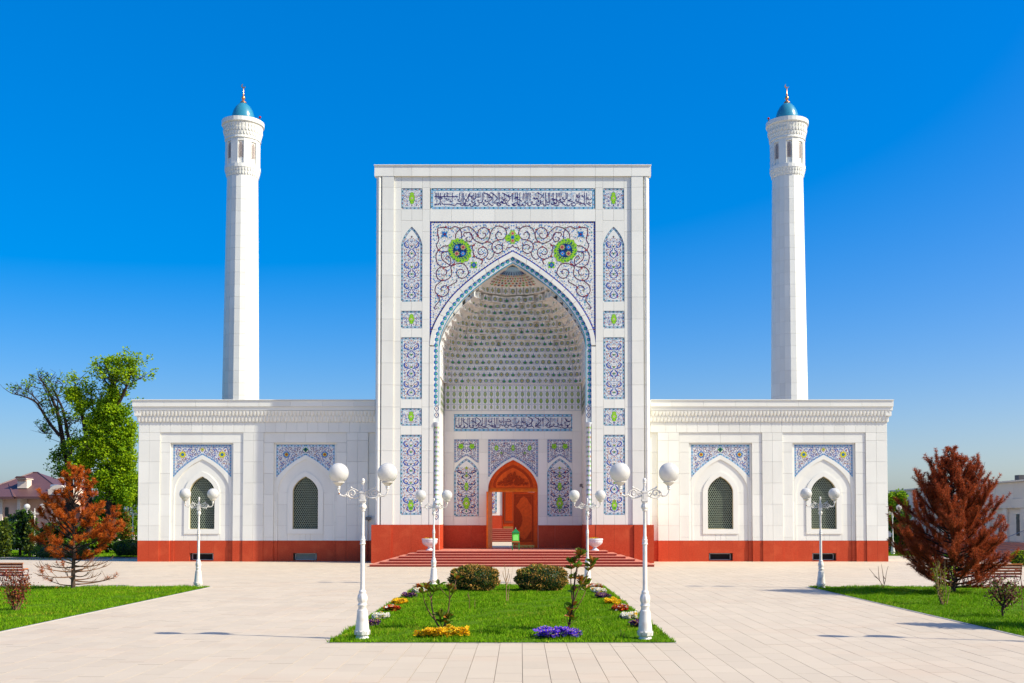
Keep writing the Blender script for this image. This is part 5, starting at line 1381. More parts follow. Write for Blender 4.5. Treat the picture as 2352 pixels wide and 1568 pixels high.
# ------------------------------------------------------------------ lamps
def make_lamp(name):
    T = Thing(name, (0, 0, 0), '', 'lamp'); s = .00957
    PF = [(.5, 0), (17, 0), (15.5, 3), (13.2, 8.5), (14.5, 10), (17, 12), (17.8, 19), (16, 21), (11.6, 67), (9.6, 68.5), (9.3, 75), (11.2, 78.5), (9.3, 82.5), (9.6, 85)]
    b = MB(); b.lathe(0, 0, [(r * s, z * s) for r, z in PF], 24, 'lamp_paint'); base = b.build('base', T, smooth='auto')
    b = MB()                          # crown of leaves round the foot
    for k in range(10):
        a = 2 * pi * k / 10
        for r0, z0, r1, z1 in ((17.9, 11, 18.6, 20.5),):
            w = .26
            b.face([(r0 * s * cos(a - w), r0 * s * sin(a - w), z0 * s), (r0 * s * cos(a + w), r0 * s * sin(a + w), z0 * s), (r1 * s * cos(a + w * .8), r1 * s * sin(a + w * .8), z1 * s - .02), (r1 * s * cos(a), r1 * s * sin(a), z1 * s + .02), (r1 * s * cos(a - w * .8), r1 * s * sin(a - w * .8), z1 * s - .02)], 'lamp_paint')
    b.build('leaf_collar', T, parent=base)
    b = MB(); PB = [(9.6, 85), (10.6, 88), (11.3, 93.5), (10.6, 99), (9, 104), (7.8, 106.5), (8.9, 108), (7.8, 110.5), (5.6, 113.5)]
    b.lathe(0, 0, [(r * s, z * s) for r, z in PB], 32, 'lamp_paint', flute=(8, .06, 87 * s, 103 * s)); b.build('bulb', T, smooth=True)
    PS = [(5.6, 113.5), (5.2, 117), (5.0, 217), (7, 218.5), (5.9, 220.5), (5.6, 225), (6.2, 228), (4.6, 231), (5.0, 234), (3.6, 237), (3.5, 294.5), (6, 295.5), (5.6, 298)]
    b = MB(); b.lathe(0, 0, [(r * s, z * s) for r, z in PS], 20, 'lamp_paint'); b.build('post', T, smooth='auto')
    b = MB(); b.lathe(0, 0, [(r * s, z * s) for r, z in [(5.6, 298), (8.2, 302), (7.4, 307), (5, 312), (6.5, 314), (6.5, 315)]], 32, 'lamp_paint', flute=(8, .07, 299 * s, 309 * s)); b.build('tulip', T, smooth=True)
    b = MB()
    for w, z0, z1 in ((6.2, 315, 340), (7.2, 317, 320), (7.4, 336, 339)): b.box(-w * s, w * s, -w * s, w * s, z0 * s, z1 * s, 'lamp_paint')
    for dx, dy in ((0, -1), (0, 1)): b.box(-3.4 * s, 3.4 * s, dy * 6.2 * s - .004, dy * 6.2 * s + .004, 321.5 * s, 335 * s, 'lamp_paint')
    b.lathe(0, 0, [(r * s, z * s) for r, z in [(5.2, 340), (4.6, 345), (3.0, 349), (3.3, 357), (4.6, 358.5), (3.6, 360), (4.4, 363), (4.2, 366), (2.4, 369), (.001, 370)]], 14, 'lamp_paint')
    b.build('finial', T, smooth='auto')
    for sg in (1, -1):
        b = MB()
        def tb_(P, r, n=6): b.tube([(sg * x * s, y * s, z * s) for x, y, z in P], [q * s for q in r] if hasattr(r, '__len__') else r * s, 'lamp_paint', n)
        def arc(cx, cz, r0, r1, a0, a1, n=16): return [(cx + (r0 + (r1 - r0) * i / n) * cos(a0 + (a1 - a0) * i / n), 0, cz + (r0 + (r1 - r0) * i / n) * sin(a0 + (a1 - a0) * i / n)) for i in range(n + 1)]
        tb_(crom([(6, 0, 330), (12, 0, 327), (22, 0, 324.5), (31, 0, 326), (38, 0, 331), (46, 0, 329), (53, 0, 332), (56.3, 0, 339), (56.5, 0, 345)], 3), 1.9)
        tb_(arc(25, 335, 10.6, 2.0, -1.6, 7.6, 26), 1.55)
        tb_(arc(12, 333, 5.2, 1.2, 3.6, 9.8, 14), 1.2)
        tb_([(6, 0, 338), (14, 0, 342), (22, 0, 346), (27, 0, 347.5)], [1.2, 1.3, 1.2, 1.6]); b.sphere((sg * 27.5 * s, 0, 349 * s), 2.0 * s, 'lamp_paint', 8, 6)
        tb_([(33, 0, 341), (38, 0, 336), (40, 0, 331)], 1.5); tb_([(30, 0, 326), (30, 0, 321), (31, 0, 319)], [1.3, 1.1, .6])
        for k in range(4): b.sphere((sg * (41 + 3.4 * k) * s, 0, (328.2 + .8 * k) * s), 2.1 * s, 'lamp_paint', 6, 5)
        arm = b.build('arm', T, smooth='auto')
        b = MB(); x = sg * 56.5 * s
        b.lathe(x, 0, [(r * s, z * s) for r, z in [(2.6, 343), (4.4, 344.5), (3.4, 346), (4.6, 350), (4.0, 351.5), (4.4, 352), (8.5, 356), (12.6, 359.5), (13.8, 360), (13.8, 361.6), (11, 361.8), (.001, 361.8)]], 22, 'lamp_paint'); b.build('cup', T, smooth='auto', parent=arm)
        b = MB(); b.sphere((x, 0, 382 * s), 23.2 * s, 'lamp_globe', 32, 20); b.build('globe', T, smooth=True)
    return T
LT = make_lamp('street_lamp'); used = [False]
GRP = 'white two-globe lamps of the plaza'
def lamp(x, y, label, rz=0.0, sc=1.0):
    o = copy_tree(LT.o) if used[0] else LT.o
    used[0] = True
    o.location = (x, y, 0); o.rotation_euler = (0, 0, rz); o.scale = (sc, sc, sc)
    o['label'] = label; o['group'] = GRP
    return o
x, y = gp(832, 1468); lf = lamp(x, y, 'nearest white two-globe lamp at the left front corner of the flower bed')
b = MB(); s = .00957     # rust patch on the arm of that lamp
b.sphere((-54.6 * s, -1.2 * s, 334.5 * s), 1.9 * s, 'lamp_rust', 8, 6); o = b.build('rust_patch'); o.parent = lf
x, y = gp(1482, 1470); lamp(x, y, 'nearest white two-globe lamp at the right front corner of the flower bed', radians(3))
x, y = gp(996, 1341); lamp(x, y, 'white two-globe lamp before the left end of the steps', radians(-2))
x, y = gp(1349.5, 1341); lamp(x, y, 'white two-globe lamp behind the leafy sapling before the steps', radians(2))
x, y = gp(455, 1348.5); lamp(x, y, 'white two-globe lamp on the left lawn corner before the first window', radians(2))
x, y = gp(1886, 1350.5); lamp(x, y, 'white two-globe lamp on the right lawn corner before the last window', radians(-3))
lamp(11.75, 22.9, 'white two-globe lamp out at the right lawn edge, casting globe shadows on paving', 0)
lamp(*gp(78, 1276), 'small distant white lamp beside the dark hedge at the far left', radians(10))
lamp(*gp(204, 1262), 'small distant white lamp seen through the orange pine', radians(-15))
lamp(*gp(304, 1264), 'distant white lamp close to the left wing\'s outer corner', radians(12))
lamp(*gp(297, 1257), 'farthest white lamp behind the one at the left wing corner', radians(-5))
lamp(*gp(2051, 1272), 'distant white lamp just right of the right wing\'s end', radians(4))

# ------------------------------------------------------------------ urns with pansies
def urn(x, y, label):
    T = Thing('flower_urn', (x, y, ZPL), label, 'urn', 'stone urns flanking the steps'); k = .0265
    b = MB(); z = ZPL
    pf = [(.001, 0), (9.5, 0), (9.5, 1.2), (7.2, 2.4), (4.2, 5.0), (3.6, 7), (5.0, 8.2), (9.5, 10.5), (14.2, 14), (16.8, 18), (17.6, 21.2), (16.8, 22), (18.2, 23.2), (18.6, 26), (17.8, 27.2), (16.4, 27.2), (15.5, 25.4), (.001, 25.2)]
    b.lathe(x, y, [(r * k, z + h * k) for r, h in pf], 48, 'urn', flute=(16, .035, z + 9 * k, z + 20.5 * k)); b.build('bowl', T, smooth='auto')
    b = MB(); R = random.Random(int(x * 10))
    flowers(b, R, lambda: (x + R.gauss(0, .19), y + R.gauss(0, .19)), z + 25.6 * k, 130, .055, ['fl_yellow'] * 6 + ['fl_purple'] * 2, .11, lim=lambda px, py: math.hypot(px - x, py - y) < .40)
    b.build('pansies', T, kind='stuff')
def flowers(b, R, pos, z, n, r, cols, hgt, lim=None, leafm='leaf_green'):
    for i in range(n):
        px, py = pos()
        if lim and not lim(px, py): continue
        h = z + hgt * R.uniform(.25, 1.0) * (.75 + .25 * sin(px * 9) * sin(py * 7)); m = R.choice(cols)
        tilt = R.uniform(-.5, .9); a0 = R.uniform(0, 6.28); rr = r * R.uniform(.75, 1.2)
        # five petals: a tilted, slightly cupped blossom
        P = []
        for k in range(10):
            a = a0 + 2 * pi * k / 10; q = rr * (1 if k % 2 == 0 else .62)
            ux, uy = q * cos(a), q * sin(a)
            P.append((px + ux, py + uy * cos(tilt) - .02 * (k % 2), h + uy * sin(tilt) + .012 * (k % 2 == 0)))
        c = (px, py, h - .008)
        b.v.append(c); n0 = len(b.v); b.v += P
        for k in range(10): b.f.append((n0 - 1, n0 + k, n0 + (k + 1) % 10)); b.m.append(m)
        b.v += [(px - .012, py - .016, h + .006), (px + .012, py - .016, h + .006), (px, py - .010, h + .026)]; q0 = len(b.v); b.f.append((q0 - 3, q0 - 2, q0 - 1)); b.m.append('fl_yellow' if m != 'fl_yellow' else 'leaf_bronze')
    for i in range(int(n * .9)):
        px, py = pos()
        if lim and not lim(px, py): continue
        a = R.uniform(0, 6.28); L_ = r * 1.6; h = z + hgt * R.uniform(0, .55)
        b.face([(px, py, h), (px + L_ * .5 * cos(a + .4), py + L_ * .5 * sin(a + .4), h + .03), (px + L_ * cos(a), py + L_ * sin(a), h + .02), (px + L_ * .5 * cos(a - .4), py + L_ * .5 * sin(a - .4), h + .03)], leafm)
xu, yu = gp(987.0, 1264.0, ZPL); urn(xu, yu, 'pale stone urn of yellow pansies on the left of the landing')
xu, yu = gp(1366.5, 1264.0, ZPL); urn(xu, yu, 'pale stone urn of yellow pansies on the right of the landing')

# ------------------------------------------------------------------ green collection box before the door
xg, yg = gp(1184.5, 1263.5, ZPL)
T = Thing('collection_box', (xg, yg, ZPL), 'green house-shaped box with lime window on a small stand before the door', 'box')
k = .0270; z = ZPL
for sx in (-1, 1):
    for sy in (-1, 1):
        b = MB(); b.box(xg + sx * 7.6 * k - .03, xg + sx * 7.6 * k + .03, yg + sy * .15 - .03, yg + sy * .15 + .03, z, z + 18.2 * k, 'box_green'); b.build('leg', T)
b = MB(); b.box(xg - 9 * k, xg + 9 * k, yg - .24, yg + .24, z + 18.2 * k, z + 20.4 * k, 'bench_edge'); b.build('shelf', T)
b = MB(); b.prism([(xg - 7 * k, z + 18 * k), (xg - 7 * k, z + 13 * k), (xg - 5 * k, z + 16 * k), (xg + 5 * k, z + 16 * k), (xg + 7 * k, z + 13 * k), (xg + 7 * k, z + 18 * k)], yg - .18, yg - .15, 'box_green'); b.build('apron', T)
b = MB(); b.box(xg - 8.4 * k, xg + 8.4 * k, yg - .21, yg + .21, z + 20.4 * k, z + 39.5 * k, 'box_green'); bo = b.build('case', T)
b = MB(); b.box(xg - 7 * k, xg + 7 * k, yg - .222, yg - .212, z + 21.2 * k, z + 38 * k, 'box_lime'); pn = b.build('window', T, parent=bo)
b = MB(); w = 5.6 * k
b.prism([(xg + w * cos(t), z + (29.5 + 6.2 * sin(t)) * k) for t in np.linspace(0, pi, 12)] + [(xg - w, z + 22.4 * k), (xg + w, z + 22.4 * k)], yg - .230, yg - .223, 'box_lime_pale'); b.build('arched_pane', T)
b = MB(); zr0, zr1 = z + 39.5 * k, z + 49 * k; e = 9.6 * k
q = [(xg - e, yg - .27, zr0), (xg + e, yg - .27, zr0), (xg + e, yg + .27, zr0), (xg - e, yg + .27, zr0)]
for i in range(4): b.face([q[i], q[(i + 1) % 4], (xg, yg, zr1)], 'box_green')
b.face(q, 'box_green'); b.build('roof', T)
b = MB(); b.tube([(xg, yg, zr1 - .03), (xg, yg, zr1 + .07)], [.014, .008], 'urn', 6); b.build('spike', T)

# ------------------------------------------------------------------ grass
def blades(x0, x1, y0, y1, dens, name, hmin=.035, hmax=.085, w=.011, z0=.02, dry=.11, clip=None, kindlabel=None):
    n = int((x1 - x0) * (y1 - y0) * dens)
    p = rng.uniform((x0, y0), (x1, y1), (n, 2))
    if clip is not None: p = p[clip(p)]
    n = len(p); h = rng.uniform(hmin, hmax, n) * (1 + .4 * np.sin(p[:, 0] * 2.1 + p[:, 1]) * np.sin(p[:, 1] * 1.7) + .3 * np.sin(p[:, 0] * 5.3 - p[:, 1] * 3.1)); a = rng.uniform(0, 2 * pi, n); ln = rng.normal(0, .45, (n, 2)) * h[:, None]
    ww = rng.uniform(.6, 1.4, n) * w
    d = np.stack([np.cos(a), np.sin(a)], 1) * ww[:, None]
    V = np.zeros((n, 3, 3)); V[:, 0, :2] = p - d; V[:, 1, :2] = p + d; V[:, 2, :2] = p + ln
    V[:, 0, 2] = z0; V[:, 1, 2] = z0; V[:, 2, 2] = z0 + h
    me = bpy.data.meshes.new(name)
    me.vertices.add(3 * n); me.vertices.foreach_set('co', V.reshape(-1))
    me.loops.add(3 * n); me.loops.foreach_set('vertex_index', np.arange(3 * n, dtype=np.int32))
    me.polygons.add(n); me.polygons.foreach_set('loop_start', np.arange(0, 3 * n, 3, dtype=np.int32)); me.polygons.foreach_set('loop_total', np.full(n, 3, np.int32))
    me.materials.append(M['grass']); me.materials.append(M['grass_dry'])
    nz = np.sin(p[:, 0] * .9 + 1.3) * np.sin(p[:, 1] * .7) + .6 * np.sin(p[:, 0] * 2.3 - p[:, 1] * 1.9) + .4 * np.sin(p[:, 0] * 6.1 + p[:, 1] * 5.3)
    me.polygons.foreach_set('material_index', (rng.random(n) < dry * .6 + .38 * np.clip(nz - .75, 0, 1)).astype(np.int32))
    me.update(); me.validate()
    o = bpy.data.objects.new(name, me); COL.objects.link(o); o['kind'] = 'stuff'
    return o
def lawn(x0, x1, y0, y1, dens, label, kerb=True, vis=None, kw=.07):
    b = MB(); nx, ny = 24, 30
    for i in range(nx):
        for j in range(ny):
            X = [x0 + (x1 - x0) * (i + u) / nx for u in (0, 1)]; Y = [y0 + (y1 - y0) * (j + u) / ny for u in (0, 1)]
            def Z(x, y): return .018 + (.012 * sin(x * 1.3 + y * .7) * sin(y * 1.1) + .012 if x0 < x - 1e-3 and x < x1 - 1e-3 and y0 < y - 1e-3 and y < y1 - 1e-3 else 0)
            b.face([(X[0], Y[0], Z(X[0], Y[0])), (X[1], Y[0], Z(X[1], Y[0])), (X[1], Y[1], Z(X[1], Y[1])), (X[0], Y[1], Z(X[0], Y[1]))], 'turf')
    struct(b, 'lawn')
    if kerb:
        b = MB(); w = kw
        for q in ((x0 - w, x0, y0 - w, y1 + w), (x1, x1 + w, y0 - w, y1 + w), (x0, x1, y0 - w, y0), (x0, x1, y1, y1 + w)): b.box(*q, -.04, .012, 'kerb')
        struct(b, 'lawn_edging')
    o = blades(x0 - .02, x1 + .02, y0 - .02, y1 + .02, dens, 'grass', clip=vis)
    tag(o, label, 'grass')
lawn(BED[0], BED[1], BED[2], BED[3], 620, 'short bright grass filling the central flower bed', kw=.025)
fr_ = lambda p: (np.abs(p[:, 0]) / p[:, 1] < .58) | (rng.random(len(p)) < .35)
lawn(-32, LAWN_L, LAWN_Y[0], LAWN_Y[1], 420, 'short bright grass of the left lawn under the orange pine', vis=fr_)
lawn(LAWN_R, 32, LAWN_Y[0], LAWN_Y[1], 420, 'short bright grass of the right lawn under the rust-brown pine', vis=fr_)

# ------------------------------------------------------------------ pansy clumps
names = {'fl_purple': 'dark purple', 'fl_white': 'white', 'fl_red': 'dark red', 'fl_yellow': 'golden yellow', 'fl_blue': 'violet blue'}
ordn = ['first', 'second', 'third', 'fourth', 'fifth', 'sixth', 'seventh']
def clump(px, py, w, d, col, label, n=230, r=.052, h=.19):
    x, y = gp(px, py); T = Thing('pansy_clump', (x, y, .02), label, 'flowers', 'pansy clumps in the flower bed'); R = random.Random(int(px))
    b = MB()
    ph = [R.uniform(0, 6.28) for _ in range(4)]; holes = [(R.uniform(-.4, .4) * w, R.uniform(-.4, .4) * d, R.uniform(.05, .11)) for _ in range(5)]
    def pos():
        for _ in range(9):
            a = R.uniform(0, 6.28); q = sqrt(R.random()) * (.86 + .10 * sin(3 * a + ph[0]) + .08 * sin(5 * a + ph[1]) + .07 * sin(8 * a + ph[2]))
            px_, py_ = w / 2 * q * cos(a), d / 2 * q * sin(a)
            if all(math.hypot(px_ - hx_, py_ - hy_) > hr_ for hx_, hy_, hr_ in holes): break
        return (x + px_, y + py_)
    # loose mound of leaves, then blossoms above it
    flowers(b, R, pos, .03, n, r, [col] * 9 + (['fl_white'] if col in ('fl_red',) else ['fl_yellow'] if col == 'fl_white' else [col]), h)
    b.build('blossoms', T, kind='stuff')
    b = MB()
    for i in range(int(n * 1.2)):
        px_, py_ = pos(); a = R.uniform(0, 6.28); L_ = R.uniform(.05, .09); hh = R.uniform(.02, .08)
        b.face([(px_, py_, hh * .4), (px_ + L_ * .5 * cos(a + .4), py_ + L_ * .5 * sin(a + .4), hh), (px_ + L_ * cos(a), py_ + L_ * sin(a), hh * .9), (px_ + L_ * .5 * cos(a - .4), py_ + L_ * .5 * sin(a - .4), hh)], 'leaf_dark' if col != 'fl_yellow' else 'leaf_green')
    b.build('foliage', T, kind='stuff')
LEFTC = [(852, 1441, 'fl_purple'), (873.7, 1424, 'fl_white'), (901.7, 1406, 'fl_red'), (918.6, 1389, 'fl_yellow'), (939, 1374.5, 'fl_purple'), (963.5, 1362.5, 'fl_white'), (966, 1352, 'fl_red')]
RIGHTC = [(1466, 1441, 'fl_purple'), (1443.5, 1423, 'fl_white'), (1422, 1404.5, 'fl_red'), (1405.3, 1389, 'fl_yellow'), (1386.6, 1375.5, 'fl_purple'), (1375.4, 1362.5, 'fl_white'), (1367, 1352.5, 'fl_red')]
for side, lst in (('left', LEFTC), ('right', RIGHTC)):
    for i, (px, py, c) in enumerate(lst):
        k = 2.6 / (py - 1196); wd = k * (42 - 1.2 * i)
        clump(px, py, wd, .85, c, f'{names[c]} pansy clump, {ordn[i]} from the front along the bed\'s {side} edge')
clump(1017.8, 1466, 1.25, .75, 'fl_yellow', 'wide golden yellow pansy clump at the front of the bed', 520, .055, .25)
clump(1276, 1467, 1.22, .62, 'fl_blue', 'wide violet blue pansy clump at the front of the bed', 620, .046, .26)

# ------------------------------------------------------------------ clipped spruce bushes
def ball(px, py, w, h, label, n=5200, seed=1, name='clipped_bush', tips=('bush_tip', 'bush_green'), dk='leaf_dark', nl=.09, cat='bush', group='clipped rounded bushes', pos=None, dep=.8):
    x, y = pos or gp(px, py); R = np.random.default_rng(seed)
    T = Thing(name, (x, y, 0), label, cat, group)
    b = MB(); b.lathe(x, y, [(.01, .05), (w * .36, .06), (w * .42, h * .3), (w * .42, h * .6), (w * .30, h * .85), (.01, h * .9)], 18, dk, sy=dep); b.build('inner_mass', T, smooth=True)
    b = MB(); rnd = random.Random(seed)
    V = b.v
    for i in range(n):
        u = R.uniform(-.82, 1); a = R.uniform(0, 2 * pi); c = sqrt(max(0, 1 - u * u))
        nx, ny, nz = c * cos(a), c * sin(a), u
        lump = 1 + .05 * sin(nx * 7 + seed) * sin(ny * 6) + .05 * sin(nz * 9 + nx * 4)
        rr = R.uniform(.84, 1.0) * lump
        sq = (abs(nx) ** 2.6 + abs(nz) ** 2.6 + abs(ny) ** 2.6) ** (-1 / 2.6)
        px_, py_, pz_ = x + nx * sq * w / 2 * rr, y + ny * sq * w / 2 * dep * rr, h * .5 + nz * sq * h / 2 * rr
        d = np.array([nx, ny, nz + .35]) + R.normal(0, .45, 3); d /= np.linalg.norm(d); L_ = nl * R.uniform(.6, 1.2)
        s_ = np.cross(d, R.normal(0, 1, 3)); s_ = s_ / (np.linalg.norm(s_) + 1e-6) * L_ * .26
        p = np.array([px_, py_, max(.02, pz_)]); e = p + d * L_
        m_ = tips[0] if R.random() < .20 + .38 * max(0, rr - .9) / .1 else tips[1] if R.random() < .55 else dk
        n0 = len(V); V.extend([tuple(p - s_ * .6), tuple(p + d * L_ * .5 + s_), tuple(e), tuple(p + d * L_ * .5 - s_)]); b.f.append((n0, n0 + 1, n0 + 2, n0 + 3)); b.m.append(m_)
    b.build('sprays', T, kind='stuff')
    return T
ball(1089, 1358, 1.75, .92, 'clipped tan-tipped spruce bush, the left of the two in the bed', seed=2, n=7000)
ball(1243.5, 1358, 1.86, .93, 'clipped tan-tipped spruce bush, the right of the two in the bed', seed=3, n=7000)

# ------------------------------------------------------------------ saplings and small shrubs
def bigleaf(b, p, d, L_, w, m, R, droop=.25):
    d = np.array(d, float); d /= np.linalg.norm(d) + 1e-9
    s_ = np.cross(d, np.array([R.gauss(0, .5), R.gauss(0, .5), 1.0])); s_ /= np.linalg.norm(s_) + 1e-9; up = np.cross(s_, d)
    P = np.array(p, float); pts = []
    for t, ww in ((0, .05), (.3, .8), (.6, 1.0), (.85, .6), (1.0, .02)):
        c = P + d * L_ * t - np.array([0, 0, 1]) * droop * L_ * t * t
        pts.append((c, ww * w / 2))
    for (c0, w0), (c1, w1) in zip(pts, pts[1:]):
        for sg in (1, -1):
            f0 = up * abs(w0) * .35; f1 = up * abs(w1) * .35
            b.face([tuple(c0), tuple(c1), tuple(c1 + s_ * sg * w1 + f1), tuple(c0 + s_ * sg * w0 + f0)], m)
def whorl(b, p, n, L_, R, mats, w=.38, spread=.9, base=(0, 0, 1)):
    for i in range(n):
        a = 2 * pi * i / n + R.uniform(-.3, .3); e = R.uniform(.1, spread)
        d = (cos(a) * e + base[0], sin(a) * e + base[1], R.uniform(.3, 1.0) * base[2])
        bigleaf(b, p, d, L_ * R.uniform(.75, 1.15), L_ * w, R.choice(mats), R)
def magnolia(px, py, label, stems, seed, k):
    x, y = gp(px, py); R = random.Random(seed); T = Thing('magnolia_sapling', (x, y, 0), label, 'sapling', 'magnolia saplings in the bed')
    bb, lb = MB(), MB(); ms = ['leaf_olive', 'leaf_olive', 'leaf_bronze', 'leaf_olive', 'leaf_bronze', 'leaf_green']
    for st in stems:
        P = [(x + (q[0] - px) * k, y + R.uniform(-.08, .08) * i, (py - q[1]) * k) for i, q in enumerate(st['p'])]
        C = crom(P, 4); bb.tube(C, list(np.linspace(st.get('r', .022), .008, len(C))), 'twig' if not st.get('dark') else 'bark_dark', 6)
        if st.get('w', 1): whorl(lb, P[-1], st.get('n', 8), .25, R, ms)
        for j in st.get('mid', []):
            c = C[min(len(C) - 1, int(j * (len(C) - 1)))]; whorl(lb, c, 7, .23, R, ms, spread=1.2)
        for j in st.get('lv', []):
            c = C[int(j * (len(C) - 1))]; a = R.uniform(0, 6.28); bigleaf(lb, c, (cos(a), sin(a), .3), .17, .07, R.choice(ms), R)
    bb.build('stems', T, smooth=True); lb.build('leaves', T, kind='stuff')
k1 = 2.6 / (1446 - 1196)
magnolia(1016, 1446, 'sparse magnolia sapling with few leaf tufts behind the yellow pansies', [
    dict(p=[(1016, 1446), (1002, 1430), (992, 1400), (988, 1370), (984, 1356)], n=9, r=.03),
    dict(p=[(1002, 1428), (985, 1405), (976, 1380), (973, 1362)], n=7, r=.018, lv=[.7]),
    dict(p=[(988, 1376), (994, 1364), (996, 1360)], n=9, r=.014), dict(p=[(988, 1372), (980, 1358), (978, 1350)], n=8, r=.012),
    dict(p=[(1017, 1446), (1026, 1420), (1031, 1392), (1033, 1366), (1034, 1352)], n=9, r=.026, mid=[.28]),
    dict(p=[(1033, 1372), (1042, 1358), (1047, 1330)], n=7, r=.012), dict(p=[(1031, 1380), (1040, 1362)], n=9, r=.010), dict(p=[(1030, 1372), (1016, 1356), (1008, 1345)], n=3, r=.010),
    dict(p=[(1016, 1446), (1012, 1430), (1013, 1416)], n=11, r=.016, mid=[.5]), dict(p=[(1018, 1444), (1030, 1428), (1030, 1420)], n=12, r=.016, mid=[.4, .8])], 5, k1)
k2 = 2.6 / (1450 - 1196)
magnolia(1305.5, 1450, 'taller bushy magnolia sapling behind the blue pansies', [
    dict(p=[(1305.5, 1450), (1309, 1425), (1315, 1392), (1318, 1350), (1322, 1310), (1331, 1284), (1334, 1274)], n=12, r=.034, dark=1, mid=[.24, .34, .46, .6, .72, .84, .94]),
    dict(p=[(1315, 1392), (1313, 1360), (1311, 1330), (1313, 1308), (1311, 1294)], n=11, r=.018, mid=[.55, .8]),
    dict(p=[(1317, 1385), (1330, 1350), (1345, 1328), (1352, 1312), (1362, 1294)], n=11, r=.016, mid=[.35, .75, .92]),
    dict(p=[(1319, 1405), (1334, 1380), (1344, 1362), (1347, 1344)], n=12, r=.012, mid=[.8]), dict(p=[(1322, 1330), (1326, 1305), (1319, 1296)], n=11, r=.012, mid=[.6]),
    dict(p=[(1307, 1440), (1302, 1420), (1306, 1404)], n=6, r=.012), dict(p=[(1307, 1436), (1318, 1425)], n=5, r=.010), dict(p=[(1318, 1350), (1332, 1345), (1336, 1336)], n=10, r=.012)], 6, k2)

def twiggy(name, px, py, label, paths, m, cat, r=.012, leaves=None, group=None):
    x, y = gp(px, py); kk = 2.6 / (py - 1196); T = Thing(name, (x, y, 0), label, cat, group); R = random.Random(int(px)); b = MB()
    for P in paths:
        Q = crom([(x + (a - px) * kk, y + R.uniform(-.1, .1), (py - c) * kk) for a, c in P], 3); b.tube(Q, list(np.linspace(r, r * .35, len(Q))), m, 5)
    b.build('stems', T)
    if leaves:
        lb = MB()
        for i in range(leaves[0]):
            P = R.choice(paths); t = R.uniform(leaves[3] if len(leaves) > 3 else .2, 1); j = min(len(P) - 2, int(t * (len(P) - 1))); u = t * (len(P) - 1) - j
            a, c = P[j][0] + (P[j + 1][0] - P[j][0]) * u, P[j][1] + (P[j + 1][1] - P[j][1]) * u
            q = (x + (a - px) * kk + R.gauss(0, leaves[2]), y + R.gauss(0, leaves[2] * 1.5), (py - c) * kk + R.gauss(0, leaves[2])); s_ = leaves[1] * R.uniform(.6, 1.3)
            d = np.array([R.gauss(0, 1), R.gauss(0, 1), R.gauss(0, 1)]); d /= np.linalg.norm(d); e = np.cross(d, [R.gauss(0, 1), R.gauss(0, 1), R.gauss(0, 1)]); e /= np.linalg.norm(e) + 1e-6
            q = np.array(q); lb.face([tuple(q), tuple(q + d * s_ * .5 + e * s_ * .3), tuple(q + d * s_), tuple(q + d * s_ * .5 - e * s_ * .3)], R.choice(leaves[4] if len(leaves) > 4 else ['leaf_green']))
        lb.build('leaves', T, kind='stuff')
twiggy('bare_sapling', 1163.5, 1384, 'thin bare tan sapling between the two clipped bushes', [[(1163.5, 1384), (1163, 1350), (1162, 1325), (1160, 1305), (1159, 1294)], [(1163, 1340), (1157, 1324), (1155, 1312)], [(1162.5, 1335), (1167, 1318), (1168, 1306)], [(1163, 1345), (1169, 1330), (1171, 1318)], [(1166, 1392), (1168, 1365), (1170, 1345)]], 'twig_tan', 'sapling', .016)
twiggy('cut_stem', 1077, 1403, 'thin dry stem standing in the grass before the left bush', [[(1077, 1403), (1078, 1375), (1075, 1360)], [(1077.5, 1375), (1073, 1362)]], 'twig', 'stem', .013)
twiggy('cut_stem', 1090.5, 1398, 'short dry stick in the grass right of the thin stem', [[(1090.5, 1398), (1091, 1375)]], 'twig', 'stem', .014)
twiggy('dry_sprig', 1427, 1467, 'two tiny dry sprigs in the grass near the right lamp', [[(1425, 1467), (1426, 1452), (1425, 1446)], [(1430, 1467), (1434, 1454)]], 'twig', 'stem', .012)
twiggy('bare_shrub', 2029, 1352, 'small bare twiggy shrub on the edge of the right lawn', [[(2029, 1352), (2022, 1335), (2010, 1320), (1998, 1306)], [(2022, 1335), (2020, 1318), (2018, 1300)], [(2016, 1328), (2006, 1322)], [(2030, 1352), (2034, 1332), (2038, 1316), (2042, 1300)], [(2030, 1340), (2028, 1315), (2024, 1296)], [(2034, 1330), (2029, 1322)]], 'twig', 'shrub', .016)
st = []
R = random.Random(12)
for i in range(16):
    a = R.uniform(-1, 1); st.append([(2168 + a * 4, 1390), (2168 + a * 14, 1365 - R.uniform(0, 8)), (2168 + a * 20 + R.uniform(-4, 4), 1330 - R.uniform(0, 10)), (2168 + a * 20 + R.uniform(-6, 6), 1300 - R.uniform(-18, 14))])
twiggy('leafy_shrub', 2168, 1390, 'narrow upright shrub with sparse yellow-green leaves before the rust pine', st, 'twig_tan', 'shrub', .013, (520, .055, .035, .1, ['leaf_lime', 'leaf_lime', 'grass_dry', 'leaf_green', 'leaf_bronze']))
st = [[(2304, 1419), (2302, 1395), (2306, 1375), (2303, 1352)], [(2304, 1395), (2290, 1372), (2276, 1354)], [(2305, 1385), (2322, 1362), (2336, 1348)], [(2303, 1380), (2296, 1358), (2290, 1340)], [(2306, 1375), (2312, 1350), (2316, 1336)], [(2306, 1400), (2320, 1380), (2330, 1366)]]
twiggy('plum_shrub', 2304, 1419, 'small dark plum-leaved shrub on a short stem at the right lawn', st, 'bark_dark', 'shrub', .035, (900, .07, .11, .42, ['leaf_plum', 'leaf_plum', 'leaf_plum', 'leaf_olive']))
